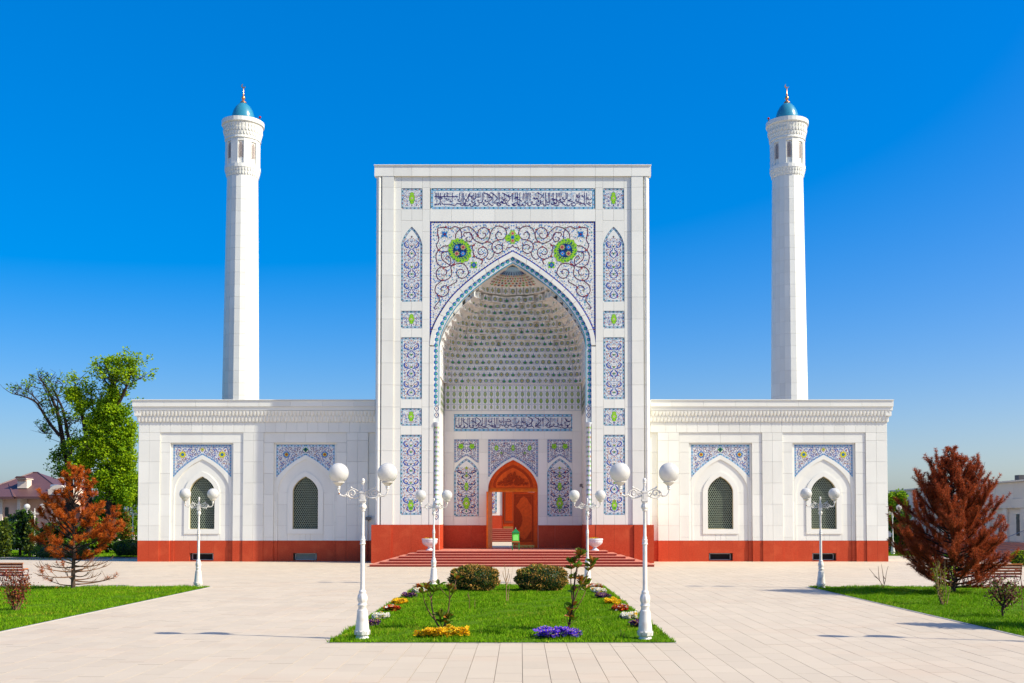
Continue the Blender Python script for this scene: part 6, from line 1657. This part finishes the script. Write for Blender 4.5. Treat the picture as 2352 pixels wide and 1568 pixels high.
twiggy('rose_sprout', 2312, 1352, 'bright green leafy sprout rising above the plum-leaved shrub', [[(2310, 1372), (2308, 1345), (2306, 1330)], [(2312, 1372), (2318, 1345), (2322, 1338)]], 'twig', 'sprout', .012, (70, .075, .07, .4, ['leaf_lime', 'leaf_green']))
R = random.Random(5); st = []
for i in range(12):
    a = R.uniform(-1, 1); st.append([(35 + a * 6, 1404), (36 + a * 14, 1378), (36 + a * 22 + R.uniform(-5, 5), 1348), (36 + a * 30 + R.uniform(-6, 6), 1318 - R.uniform(-10, 14))])
twiggy('barberry_shrub', 35, 1404, 'twiggy red-leaved shrub at the left edge before the bench', st, 'twig', 'shrub', .017, (1500, .06, .075, .3, ['leaf_red', 'leaf_red', 'leaf_red', 'leaf_bronze', 'leaf_plum']))
twiggy('thin_stake', 2350, 1405, 'thin grey stake at the right edge of the lawn', [[(2349, 1405), (2348, 1350), (2344, 1300)], [(2346, 1312), (2338, 1302)]], 'twig', 'stake', .012)

# ------------------------------------------------------------------ benches (seen from behind)
def bench(px0, px1, py, label, seed):
    kk = 2.6 / (py - 1196); (x0, yb), (x1, _) = gp(px0, py), gp(px1, py); T = Thing('park_bench', ((x0 + x1) / 2, yb, 0), label, 'bench', 'park benches on the lawn edges')
    hz = .92; sz = .43
    for i, (z0, z1, dy) in enumerate(((.50, .58, .05), (.61, .69, .03), (.72, .80, .015), (.82, .90, .0))):
        b = MB(); b.box(x0, x1, yb + dy, yb + dy + .03, z0, z1, 'bench_wood'); b.build('back_slat', T)
    b = MB(); b.box(x0 - .02, x1 + .02, yb - .02, yb + .05, .905, .94, 'bench_edge'); b.build('top_rail', T)
    for i in range(5):
        b = MB(); b.box(x0, x1, yb + .10 + i * .095, yb + .18 + i * .095, sz - .03 + .006 * i, sz + .006 * i, 'bench_wood'); b.build('seat_slat', T)
    for xe in (x0 + .03, (x0 + x1) / 2, x1 - .03):
        b = MB()
        def tb_(P, r=.016): b.tube([(xe, yb + a, c) for a, c in crom(P, 4)], r, 'iron', 5)
        tb_([(.02, .93), (.03, .7), (.08, .45), (.07, .30), (.01, .16), (-.03, .05), (.03, .01), (.07, .06), (.04, .10)])
        tb_([(.08, .42), (.3, .40), (.52, .42), (.60, .36), (.56, .28), (.52, .18), (.60, .06), (.66, .02), (.70, .08), (.66, .11)])
        tb_([(.12, .40), (.20, .28), (.32, .22), (.40, .28), (.34, .33)], .011); tb_([(.50, .40), (.42, .30), (.44, .20), (.52, .20)], .011)
        if xe != (x0 + x1) / 2: tb_([(.06, .62), (.25, .66), (.48, .64), (.58, .58), (.54, .50), (.50, .42)])
        lg = b.build('leg', T)
        if xe != (x0 + x1) / 2:
            b = MB(); b.box(xe - .035, xe + .035, yb + .08, yb + .50, .665, .70, 'bench_edge'); b.build('armrest', T)
    b = MB(); b.tube([(x0, yb + .3, .2), (x1, yb + .3, .2)], .012, 'iron', 5); b.build('stretcher', T)
bench(-72, 51, 1346.5, 'brown slatted bench with iron scroll legs at the left edge', 1)
bench(2224, 2349, 1350, 'brown slatted bench behind the rust pine at the right edge', 2)

# ------------------------------------------------------------------ pines with dead needles
def plume(b, P, m, R, dens, L_=.15, w=.006, spread=.75, start=0.0):
    P = [np.array(p) for p in P]; acc = 0
    for a, c in zip(P, P[1:]):
        d = c - a; l = np.linalg.norm(d)
        if l < 1e-5: continue
        d /= l; n = int(l * dens + R.random())
        e1 = np.cross(d, [.2, .5, .84]); e1 /= np.linalg.norm(e1) + 1e-9; e2 = np.cross(d, e1)
        for i in range(n):
            t = R.random(); ph = R.uniform(0, 6.283); s_ = spread * R.uniform(.6, 1.15)
            o = a + d * l * t; u = e1 * cos(ph) + e2 * sin(ph); n_ = d * max(.12, 1 - .55 * s_) + u * s_; n_ /= np.linalg.norm(n_)
            LL = L_ * R.uniform(.65, 1.15); sd = np.cross(n_, [R.gauss(0, 1), R.gauss(0, 1), R.gauss(0, 1)]); sd = sd / (np.linalg.norm(sd) + 1e-9) * w
            e = o + n_ * LL; q = len(b.v)
            b.v += [tuple(o - sd), tuple(o + sd), tuple(e)]; b.f.append((q, q + 1, q + 2)); b.m.append(m)
def pine(name, base, h, label, m, spec, seed, tr=.085, dens=230, bare=.0, NL=.16, nw=.0065, spread=.75, frac=None, sub=5):
    x0, y0 = base; R = random.Random(seed); T = Thing(name, (x0, y0, 0), label, 'pine tree'); wb, nb = MB(), MB()
    tp = [(x0 + .03 * sin(z * 2.1 + seed) * z / h, y0 + .03 * cos(z * 1.7) * z / h, z * h / 10) for z in range(11)]
    wb.tube(tp, [tr * (1 - .085 * i) for i in range(11)], 'bark', 9)
    for (z, az, ln, el0, el1, tuft) in spec(R):
        # branch that leaves the trunk at el0 and bends to el1
        P = [np.array([x0, y0, z * h])]; n = 8
        for i in range(n):
            e = el0 + (el1 - el0) * ((i + 1) / n) ** 1.3; a = az + R.gauss(0, .10)
            P.append(P[-1] + np.array([cos(a) * cos(e), sin(a) * cos(e), sin(e)]) * ln / n)
        wb.tube(P, list(np.linspace(.022 + .006 * ln, .007, n + 1)), 'twig' if tuft < .3 else 'bark_dark', 5)
        if tuft > 0: plume(nb, P[-max(2, int(n * (frac or min(.75, .25 + .35 * tuft)))):], m, R, dens * tuft, NL, nw, spread)
        ns = int(3 + ln * sub)
        for k in range(ns):
            t = R.uniform(.3, 1.0) if tuft > .2 else R.uniform(.4, .95)
            j = min(n - 1, int(t * n)); p = P[j] + (P[j + 1] - P[j]) * (t * n - j) if j < n else P[-1]
            d = P[min(j + 1, n)] - P[max(j - 1, 0)]; d /= np.linalg.norm(d)
            sl = ln * R.uniform(.16, .34) * (1.15 - .45 * t); dv = d + np.array([R.gauss(0, .55), R.gauss(0, .55), R.gauss(.28, .3)]); dv /= np.linalg.norm(dv)
            Q = [p, p + dv * sl * .5, p + (dv + np.array([0, 0, .25])) * sl]
            wb.tube(Q, [.009, .007, .004], 'twig' if tuft < .3 else 'bark_dark', 4)
            if tuft > 0 and R.random() < tuft * 1.4: plume(nb, Q[1:] if frac else Q, m, R, dens * min(1, tuft + .35), NL, nw, spread)
    plume(nb, tp[-2:], m, R, dens, NL, nw)
    wb.build('trunk', T, smooth=True); nb.build('crown', T, kind='stuff')
def spec_orange(R):
    S_ = []
    for i in range(38):                       # leafy upper half
        u = R.uniform(.36, .98); az = R.uniform(0, 6.283)
        ln = 1.65 * (1.0 - u) ** .75 + .30; el0 = radians(R.uniform(20, 50)); S_.append((u, az, ln * R.uniform(.75, 1.1), el0, el0 + radians(22), R.uniform(.6, 1.0)))
    for az, u, ln, e0 in ((pi * .97, .40, 1.75, 30), (pi * 1.03, .52, 1.7, 34), (pi * .92, .33, 1.9, 18), (0.0, .30, 2.0, 25), (.1, .38, 1.9, 28), (-.12, .24, 1.9, 22), (.25, .34, 1.9, 14), (pi * 1.08, .30, 1.6, 10), (-.3, .3, 1.7, 20), (pi * .9, .44, 1.6, 30), (pi, .47, 1.9, 40)):
        S_.append((u, az, ln, radians(e0), radians(e0 + 18), .95))
    for i in range(16): S_.append((R.uniform(.16, .42), R.uniform(0, 6.283), R.uniform(.7, 1.3), radians(R.uniform(0, 25)), radians(R.uniform(15, 45)), R.uniform(.35, .7)))
    for i in range(15): S_.append((R.uniform(.03, .22), R.uniform(0, 6.283), R.uniform(1.0, 1.9), radians(R.uniform(-14, 6)), radians(R.uniform(12, 38)), 0.0 if i % 3 else .14))
    return S_
def spec_rust(R):
    S_ = []
    for i in range(118):
        u = .06 + .86 * (i + .5) / 118; az = i * 2.399 + R.uniform(-.35, .35)
        prof = 2.3 * max(.02, 1 - ((u - .12) / .86) ** 2) ** .5 * (1.0 if u < .5 else 1 - .28 * (u - .5) / .45)
        el0 = radians(4 + 40 * u + R.uniform(-8, 8)); S_.append((u * .93, az, prof * R.uniform(.75, 1.12), el0, el0 + radians(R.uniform(26, 48)), R.uniform(.55, 1.0)))
    for i in range(7): S_.append((.90 + .012 * i, i * 2.4, R.uniform(.25, .45), radians(55), radians(75), 1.0))
    for i in range(26): S_.append((R.uniform(.04, .2), R.uniform(0, 6.283), R.uniform(1.1, 2.1), radians(R.uniform(-10, 10)), radians(R.uniform(14, 44)), R.choice([.15, .4, .6])))
    return S_
gx, gy = gp(168, 1354); pine('dry_pine', (gx, gy), 4.62, 'sparse young pine with dead orange needles on the left lawn', 'needle_orange', spec_orange, 21, NL=.15, dens=420, nw=.0075, spread=1.15, frac=.34, sub=4)
gx, gy = gp(2190, 1363); pine('dry_pine', (gx, gy), 5.15, 'dense round pine with dead rust-brown needles on the right lawn', 'needle_rust', spec_rust, 33, tr=.10, NL=.115, dens=330, nw=.0065, spread=1.1)
# ------------------------------------------------------------------ foliage helper
def leaves(b, C, n, size, mats, R, sq=1.0):
    """n leaf faces spread through the ellipsoids C = [(x, y, z, rx, ry, rz), ...], denser towards their skins"""
    wts = np.array([c[3] * c[4] * c[5] for c in C]) ** .8; idx = R.choice(len(C), n, p=wts / wts.sum())
    Ca = np.array(C)[idx]; d = R.normal(0, 1, (n, 3)); d /= np.linalg.norm(d, axis=1)[:, None]
    r = R.uniform(.35, 1, n) ** .6
    P = Ca[:, :3] + d * r[:, None] * Ca[:, 3:]
    u = R.normal(0, 1, (n, 3)); u[:, 2] *= .7; u /= np.linalg.norm(u, axis=1)[:, None]; v = np.cross(u, R.normal(0, 1, (n, 3))); v /= np.linalg.norm(v, axis=1)[:, None]
    s = size * R.uniform(.6, 1.3, n)[:, None]
    A, B, Cc, D = P, P + u * s * .5 + v * s * .36, P + u * s, P + u * s * .5 - v * s * .36
    n0 = len(b.v); b.v += [tuple(q) for q in np.stack([A, B, Cc, D], 1).reshape(-1, 3)]
    b.f += [(n0 + 4 * i, n0 + 4 * i + 1, n0 + 4 * i + 2, n0 + 4 * i + 3) for i in range(n)]
    b.m += [mats[k] for k in R.integers(0, len(mats), n)]

def big_tree(name, px, D, label, limbs, clumps, seed, nleaf, mats, tuft=.55, size=.26, sparse=False):
    """limbs: picture polylines with thickness; clumps: (px, py, radius px) foliage masses"""
    R = np.random.default_rng(seed); rd = random.Random(seed); k = D / F
    x0 = (px - CX) * k; T = Thing(name, (x0, D, 0), label, 'tree'); wb, lb = MB(), MB(); C = []
    def W_(p, dep): return (xx(p[0], p[1], D), D + dep, zz(p[1], D))
    for pts, r0, r1, dd, fol in limbs:
        P = [W_(p, dd * i / (len(pts) - 1)) for i, p in enumerate(pts)]; Q = crom(P, 4); wb.tube(Q, list(np.linspace(r0, r1, len(Q))), 'bark_dark', 7)
        for i, q in enumerate(Q[3:], 3):
            for _ in range(2 if fol else 1):
                t = i / len(Q)
                dv = np.array([rd.gauss(0, .7), rd.gauss(0, .8), rd.uniform(.1, 1.0)]); L_ = rd.uniform(.4, 1.15) * (1.25 - .5 * t)
                q1 = np.array(q) + dv * L_ * .5; q2 = q1 + (dv + np.array([rd.gauss(0, .3), 0, .35])) * L_ * .5
                wb.tube([q, tuple(q1), tuple(q2)], [max(.02, r1 * .6), .025, .010], 'bark_dark', 4)
                for _k in range(2):
                    e = q2 if _k else q1; dv2 = np.array([rd.gauss(0, .6), rd.gauss(0, .6), rd.uniform(0, .8)]) * .6; wb.tube([tuple(e), tuple(e + dv2)], [.014, .006], 'bark_dark', 3)
                    if fol and rd.random() < fol: C.append((*(e + dv2), tuft * rd.uniform(.5, 1), tuft * rd.uniform(.5, 1), tuft * rd.uniform(.5, 1)))
                if fol and rd.random() < fol: C.append((*q2, tuft * rd.uniform(.6, 1.1), tuft * rd.uniform(.6, 1.1), tuft * rd.uniform(.6, 1.1)))
    for (cx, cy, rp, n) in clumps:
        c0 = np.array(W_((cx, cy), 0)); rr = rp * k
        for _ in range(n):
            d = R.normal(0, 1, 3); d /= np.linalg.norm(d); p = c0 + d * rr * R.uniform(.35, 1.0) * np.array([1, 1.1, 1.0]); s_ = tuft * R.uniform(.6, 1.35); C.append((*p, s_, s_, s_ * .9))
    leaves(lb, C, nleaf, size, mats, R)
    wb.build('trunk', T, smooth=True); lb.build('crown', T, kind='stuff')
def c6(L_): return [(a * .22904, 799.4 + b_ * .22904) for a, b_ in L_]
DT_ = 84.0
big_tree('plane_tree', 158, DT_, 'leaning half-bare tree with thin new leaves behind the orange pine', [
    (c6([(690, 1850), (690, 1400), (660, 1160), (600, 900), (540, 640), (430, 400), (330, 270)]), .34, .04, 1.0, .20),
    (c6([(600, 880), (500, 740), (400, 560), (300, 500), (180, 470)]), .14, .03, -1.0, .18),
    (c6([(690, 1150), (690, 1000), (640, 820), (580, 600), (480, 420), (420, 300)]), .20, .03, 1.5, .18),
    (c6([(540, 660), (470, 480), (390, 350)]), .08, .02, .5, .16), (c6([(430, 590), (340, 470), (250, 420)]), .06, .02, -.8, .16), (c6([(580, 620), (560, 480), (600, 320)]), .06, .02, .8, .12), (c6([(520, 850), (440, 850), (410, 850)]), .06, .02, .8, .3),
    (c6([(650, 850), (690, 760), (740, 720)]), .06, .02, .8, .4)],
    [(a * .22904, 799.4 + b_ * .22904, r * .22904, n) for a, b_, r, n in ((560, 1100, 60, 14), (620, 1250, 80, 22), (640, 1000, 60, 10))], 4, 3600, ['leaf_green', 'leaf_dark', 'leaf_lime'], tuft=.38, size=.17)
big_tree('plane_tree', 256, DT_ - 2, 'full bright green tree beside the left wing\'s outer corner', [
    (c6([(1110, 1900), (1110, 1450), (1130, 1150), (1145, 880), (1150, 600), (1140, 400), (1170, 280), (1190, 190)]), .42, .04, 0, .8),
    (c6([(900, 1850), (870, 1300), (850, 960), (800, 700), (720, 450), (700, 330)]), .30, .03, 1.0, .6),
    (c6([(1145, 640), (1240, 480), (1300, 360), (1340, 250), (1355, 150)]), .13, .03, -.8, .62), (c6([(1145, 480), (1090, 380), (1030, 310), (1000, 240), (965, 200)]), .09, .02, .8, .06),
    (c6([(1130, 420), (1110, 280), (1085, 170)]), .07, .02, -.6, .6), (c6([(1300, 370), (1350, 320), (1390, 300)]), .05, .02, .4, .3), (c6([(1040, 1100), (1010, 900), (920, 650), (870, 500), (850, 390)]), .16, .02, 1.2, .35), (c6([(960, 720), (960, 560), (940, 430)]), .08, .02, 1.5, .15),
    (c6([(1130, 1150), (1020, 1000), (900, 900)]), .12, .04, .8, .8)],
    [(a * .22904, 799.4 + b_ * .22904, r * .22904, n) for a, b_, r, n in ((1140, 490, 75, 26), (740, 470, 70, 26), (820, 580, 80, 24), (1060, 640, 110, 44), (1200, 660, 100, 40), (960, 760, 100, 36), (1120, 850, 150, 70), (1260, 900, 100, 40), (920, 950, 110, 44), (1050, 1080, 160, 80), (1250, 1130, 120, 50), (840, 1150, 120, 46), (1150, 1300, 150, 70), (1290, 1350, 90, 36), (1000, 1330, 120, 50), (900, 1060, 90, 30), (1230, 1480, 110, 34), (1060, 1450, 90, 24), (760, 950, 60, 10), (1310, 780, 50, 12), (1200, 1000, 120, 40), (720, 1250, 70, 18))], 9, 42000, ['leaf_lime', 'leaf_lime', 'leaf_lime', 'leaf_green'], tuft=.40, size=.19)

# ------------------------------------------------------------------ hedges, cypresses, far trees
def mass_tree(name, px, py, D, w, h, label, mats, seed, n=5000, size=.22, cat='tree', trunk=True, col=False):
    R = np.random.default_rng(seed); x = (px - CX) / F * D; T = Thing(name, (x, D, 0), label, cat)
    C = []
    nn = 26
    for i in range(nn):
        u = (i + .5) / nn
        if col: C.append((x + R.normal(0, w * .06), D + R.normal(0, w * .06), h * (.06 + .9 * u), w * .45 * (1 - u ** 2.2) + .08, w * .45 * (1 - u ** 2.2) + .08, h * .06))
        else:
            a = R.uniform(0, 6.283); q = sqrt(R.random()); zc = h * R.uniform(.16, .86); sh = 1 - .45 * max(0, zc / h - .5) / .5
            C.append((x + cos(a) * q * w * .38 * sh, D + sin(a) * q * w * .30 * sh, zc, w * R.uniform(.13, .24), w * R.uniform(.13, .22), h * R.uniform(.08, .16)))
    b = MB(); leaves(b, C, n, size, mats, R); b.build('crown', T, kind='stuff')
    b = MB(); b.tube([(x, D, 0), (x, D, h * .45), (x + .1, D, h * .8)], [.12, .08, .03], 'bark_dark', 6); b.build('trunk', T)
mass_tree('cypress', 13, 1279, 77.0, .80, 2.9, 'dark pointed cypress at the far left', ['leaf_olive', 'leaf_dark', 'leaf_olive'], 41, 3200, .16, 'cypress', col=True)
mass_tree('cypress', 70, 1279, 79.5, .8, 3.4, 'dark slim cypress behind the left hedge tree', ['leaf_dark', 'leaf_olive'], 42, 2400, .16, 'cypress', col=True)
mass_tree('cypress', 292, 1260, 86, 1.0, 3.6, 'brownish slim cypress near the left wing corner', ['leaf_bronze', 'leaf_olive', 'leaf_olive'], 43, 2200, .17, 'cypress', col=True)
mass_tree('hedge_tree', 48, 1275, 80.5, 3.0, 3.5, 'broad dark green tree below the house', ['leaf_dark', 'leaf_green', 'leaf_dark'], 44, 6000, .22)
mass_tree('hedge_tree', -6, 1275, 84.0, 2.6, 3.0, 'light green shrub at the left picture edge', ['leaf_lime', 'leaf_green'], 45, 3600, .2)
mass_tree('hedge_tree', 128, 1270, 86, 4.2, 2.8, 'dark green tree behind the orange pine\'s left side', ['leaf_dark', 'leaf_green'], 46, 6000, .22)
mass_tree('hedge_tree', 190, 1268, 87, 3.2, 2.4, 'green shrub behind the orange pine\'s trunk', ['leaf_dark', 'leaf_green', 'leaf_lime'], 47, 5000, .22)
mass_tree('hedge_tree', 246, 1266, 88, 3.0, 3.0, 'green shrub right of the orange pine under the tall tree', ['leaf_green', 'leaf_dark'], 48, 5000, .22)
mass_tree('far_tree', 290, 1262, 98, 5.0, 8.0, 'pale far tree filling the gap beside the left wing', ['leaf_green', 'leaf_lime'], 49, 9000, .26)
mass_tree('far_tree', 225, 1262, 100, 6.0, 5.5, 'far green tree behind the orange pine\'s right side', ['leaf_green', 'leaf_dark'], 50, 8000, .28)
mass_tree('far_tree', 2058, 1262, 96, 3.0, 5.6, 'light green far tree at the right wing\'s end', ['leaf_lime', 'leaf_green'], 51, 7000, .22)
mass_tree('hedge_tree', 2068, 1264, 88, 2.4, 3.6, 'dark green shrub below the far tree at the right wing\'s end', ['leaf_dark', 'leaf_green'], 52, 5000, .2)
x, y = (297 - CX) / F * 79, 79.0
ball(0, 0, 2.1, 1.15, 'low dark clipped bush at the left wing corner', 3600, 8, tips=('leaf_dark', 'leaf_green'), pos=(x, y), nl=.12)
x, y = (140 - CX) / F * 74.5, 74.5
ball(0, 0, 3.6, .95, 'low dark clipped bush behind the orange pine\'s trunk', 3600, 9, tips=('leaf_dark', 'leaf_green'), pos=(x, y), nl=.12)
x, y = (2343 - CX) / F * 61, 61.0
ball(0, 0, 1.1, .85, 'round olive bush above the right bench', 3600, 10, tips=('leaf_lime', 'leaf_olive'), pos=(x, y), nl=.09)
# far lawns and paths on the left and right of the mosque
def far_lawn(x0, x1, y0, y1, label, z=-.05):
    b = MB(); b.box(x0, x1, y0, y1, -.085, z, 'turf'); struct(b, 'lawn'); tag(blades(x0, x1, y0, y1, 60, 'grass', .06, .12, .03, z), label, 'grass')
far_lawn(-75, -27.5, 79.5, 96, 'far grass strip below the house on the left')
far_lawn(-75, -30.0, 71.2, 73.0, 'thin far grass verge along the plaza on the left')
far_lawn(24, 33, 80, 110, 'far grass strip beyond the right wing')
b = MB(); b.box(24, 31.2, 73.5, 80, -.08, -.02, 'paving'); struct(b, 'path')
# off-picture tree at the right whose shadow lies on the paving
mass_tree('garden_tree', 2535, 1441, 25.6, 2.6, 4.0, 'small garden tree just beyond the right picture edge', ['leaf_green', 'leaf_dark'], 60, 7000, .13)

# ------------------------------------------------------------------ house at the left
DH = 122.0; kh = DH / F
HT_ = Thing('villa', ((80 - CX) * kh, DH, 0), 'pinkish villa with dark brown hip roof behind the trees at left', 'house')
def hx(p): return (p - CX) * kh
def hz(y): return HCAM + (1196 - y) * kh
def hb(name, x0, x1, y0, y1, d0, d1, m, parent=None):
    b = MB(); b.box(hx(x0), hx(x1), DH + d0, DH + d1, hz(y1), hz(y0), m); return b.build(name, HT_, parent=parent)
zg = 1196 + HCAM / kh
hb('wall', -60, 46, 1142, zg, 0, 14, 'house_wall'); hb('wall', 46, 158, 1144, zg, 1.5, 14, 'house_wall')
def hip(name, x0, x1, ye, yr, d0, d1, rx0, rx1, dr, parent=None):
    a, c = hx(x0), hx(x1); kr = (DH + dr) / F; ze, zr = hz(ye), HCAM + (1196 - yr) * kr; r0, r1 = (rx0 - CX) * kr, (rx1 - CX) * kr; b = MB()
    E = [(a, DH + d0, ze), (c, DH + d0, ze), (c, DH + d1, ze), (a, DH + d1, ze)]; Q = [(r0, DH + dr, zr), (r1, DH + dr, zr)]
    b.face([E[0], E[1], Q[1], Q[0]], 'roof'); b.face([E[1], E[2], Q[1]], 'roof'); b.face([E[2], E[3], Q[0], Q[1]], 'roof'); b.face([E[3], E[0], Q[0]], 'roof')
    b.face(E, 'roof'); o = b.build(name, HT_, parent=parent)
    b = MB()
    for p, q in ((E[0], Q[0]), (E[1], Q[1]), (Q[0], Q[1])): b.tube([p, q], .10, 'roof', 5)
    b.box(a, c, DH + d0 - .06, DH + d0, ze - .22, ze + .03, 'roof'); b.build('ridge_cap', HT_, parent=o)
    return o
rf = hip('roof', -70, 166, 1141, 1085, -.8, 15, 74, 86, 6.5)
rf2 = hip('roof', -60, 46, 1141.6, 1112, -1.6, 6, -20, 20, 3.0)
ch = hb('chimney', 26, 48, 1098, 1120, 1.4, 2.6, 'house_trim', rf)
for i in range(9): hb('dentil', 28 + i * 2.2, 29.3 + i * 2.2, 1101, 1103.4, 1.28, 1.42, 'house_wall', rf)
hb('chimney', 24.6, 49.4, 1096.6, 1099.5, 1.1, 2.9, 'house_trim', rf)
b = MB(); b.prism([(hx(23.6), hz(1096.6)), (hx(50.4), hz(1096.6)), (hx(46), hz(1092.6)), (hx(28), hz(1092.6))], DH + .9, DH + 3.1, 'roof'); b.build('chimney_cap', HT_, parent=rf)
# dormer
dp = [(hx(115), hz(1137)), (hx(160), hz(1137)), (hx(160), hz(1124))] + [(hx(137 + 20 * cos(t)), hz(1128 - 14 * sin(t))) for t in np.linspace(.2, pi - .2, 9)] + [(hx(115), hz(1124))]
b = MB(); b.prism(dp, DH - .6, DH + 4, 'house_trim'); do = b.build('dormer', HT_)
b = MB(); b.prism([(hx(137 + 9 * cos(t)), hz(1133 - 8 * sin(t))) for t in np.linspace(0, pi, 10)], DH - .72, DH - .62, 'roof'); b.build('window', HT_, parent=do)
b = MB(); b.prism([(hx(137 + 7 * cos(t)), hz(1132.6 - 6 * sin(t))) for t in np.linspace(0, pi, 10)], DH - .76, DH - .73, 'glass_dark'); b.build('pane', HT_, parent=do)
b = MB(); b.tube([(hx(108), DH + 1.0, hz(1117)), (hx(124), DH + 1.0, hz(1117))], .26, 'steel', 10, True); b.build('roof_vent', HT_)
# loggia with arches and balusters
lo = hb('balcony', 112, 172, 1190, 1200, .1, 1.6, 'house_trim')
for i in range(11): hb('baluster', 127 + i * 3.8, 129 + i * 3.8, 1181, 1190, .3, .5, 'house_trim', lo)
hb('handrail', 124, 172, 1178.6, 1181, .2, .6, 'house_trim', lo)
for a, c in ((112, 118), (128, 131), (150, 156)): hb('column', a, c, 1158, 1190, .4, 1.4, 'house_trim', lo)
for cx_, r in ((123, 5), (140.5, 9.2), (164, 8)):
    b = MB(); b.prism([(hx(cx_ + r * cos(t)), hz(1164 - r * sin(t))) for t in np.linspace(0, pi, 10)] + [(hx(cx_ - r), hz(1190)), (hx(cx_ + r), hz(1190))], DH + 1.42, DH + 1.47, 'void'); b.build('arch_opening', HT_)
hb('pilaster', 1, 8, 1146, 1196, -.25, 0, 'house_trim'); hb('pilaster', 42, 49, 1144, 1200, -.3, 1.4, 'house_trim')
hb('cornice', -60, 166, 1141.8, 1145, -.4, 1.4, 'house_trim'); hb('window', 12, 20, 1165, 1185, -.06, 0, 'glass_dark')
hb('string_course', -60, 46, 1194, 1197, -.2, 0, 'roof')
# ------------------------------------------------------------------ second, paler house low behind the orange pine
W2 = Thing('annex', (hx(200), 104, 0), 'low pale annex with dark roof seen between the hedge trees', 'house')
def h2(p): return (p - CX) * 104 / F
def z2(y): return HCAM + (1196 - y) * 104 / F
b = MB(); b.box(h2(160), h2(262), 104, 112, 0, z2(1200), 'house_trim'); b.build('wall', W2)
b = MB(); b.prism([(h2(156), z2(1200)), (h2(266), z2(1200)), (h2(250), z2(1178)), (h2(172), z2(1178))], 103.5, 112.5, 'roof'); b.build('roof', W2)
for a in (175, 200, 225, 245):
    b = MB(); b.box(h2(a), h2(a + 9), 103.95, 104, z2(1232), z2(1212), 'glass_dark'); b.build('window', W2)

# ------------------------------------------------------------------ long civic building on the right
XC = 36.9
CT = Thing('civic_building', (XC, 84, 0), 'long pale stone building with red steps at the right edge', 'building')
b = MB(); b.box(XC, XC + 12, 62, 106, 0, 5.55, 'civic_wall'); b.build('wall', CT)
zt_ = 5.56
for i in range(15):
    y0 = 62 + i * 2.95
    for z0, z1, pr in ((4.25, 5.5, .10), (3.55, 4.25, .26), (1.05, 2.3, .04), (2.3, 3.2, .04)):
        o = shared('facing_slab', unit('civic_wall'), CT, (XC - pr, y0 + .012, z0 + .008), (pr + .02, 2.93, z1 - z0 - .016))
    b = MB(); b.box(XC - .20, XC, y0 + .9, y0 + 1.6, 1.0, 3.55, 'civic_wall'); b.build('pilaster', CT)
    b = MB(); b.box(XC - .065, XC - .03, y0 + 2.1, y0 + 2.6, 1.5, 3.1, 'glass_dark'); b.build('window', CT)
b = MB(); b.box(XC - .3, XC + 12, 61.7, 106.2, 5.5, 5.62, 'civic_wall'); b.build('coping', CT)
for i in range(6):
    b = MB(); b.box(XC - 2.9 + .42 * i, XC, 64, 106, .17 * i, .17 * (i + 1) - .002, 'granite_step'); b.build('step', CT)
for yy in (72, 77):
    b = MB(); b.tube([(XC - 2.6, yy, .2), (XC - 2.6, yy, 1.1), (XC - .5, yy, 1.95), (XC - .5, yy, 1.05)], .03, 'steel', 6); b.build('handrail', CT)
for yy in (80.0, 86.5):
    b = MB(); b.box(XC + .5, XC + .9, yy, yy + .7, 5.6, 6.05, 'black_metal'); b.build('roof_vent', CT)
# ------------------------------------------------------------------ litter bin
xb, yb = gp(2331, 1279.5); T = Thing('litter_bin', (xb, yb, 0), 'grey-blue tapered litter bin near the red steps at right', 'bin')
b = MB(); b.lathe(xb, yb, [(.001, 0), (.20, 0), (.27, .46), (.001, .44)], 20, 'bin'); b.build('body', T, smooth='auto')
b = MB(); b.lathe(xb, yb, [(.27, .45), (.315, .46), (.315, .53), (.25, .53), (.24, .46)], 20, 'bin'); b.build('rim', T, smooth='auto')
b = MB(); b.lathe(xb, yb, [(.001, .56), (.10, .56), (.22, .50), (.24, .47)], 12, 'void'); b.build('liner', T)
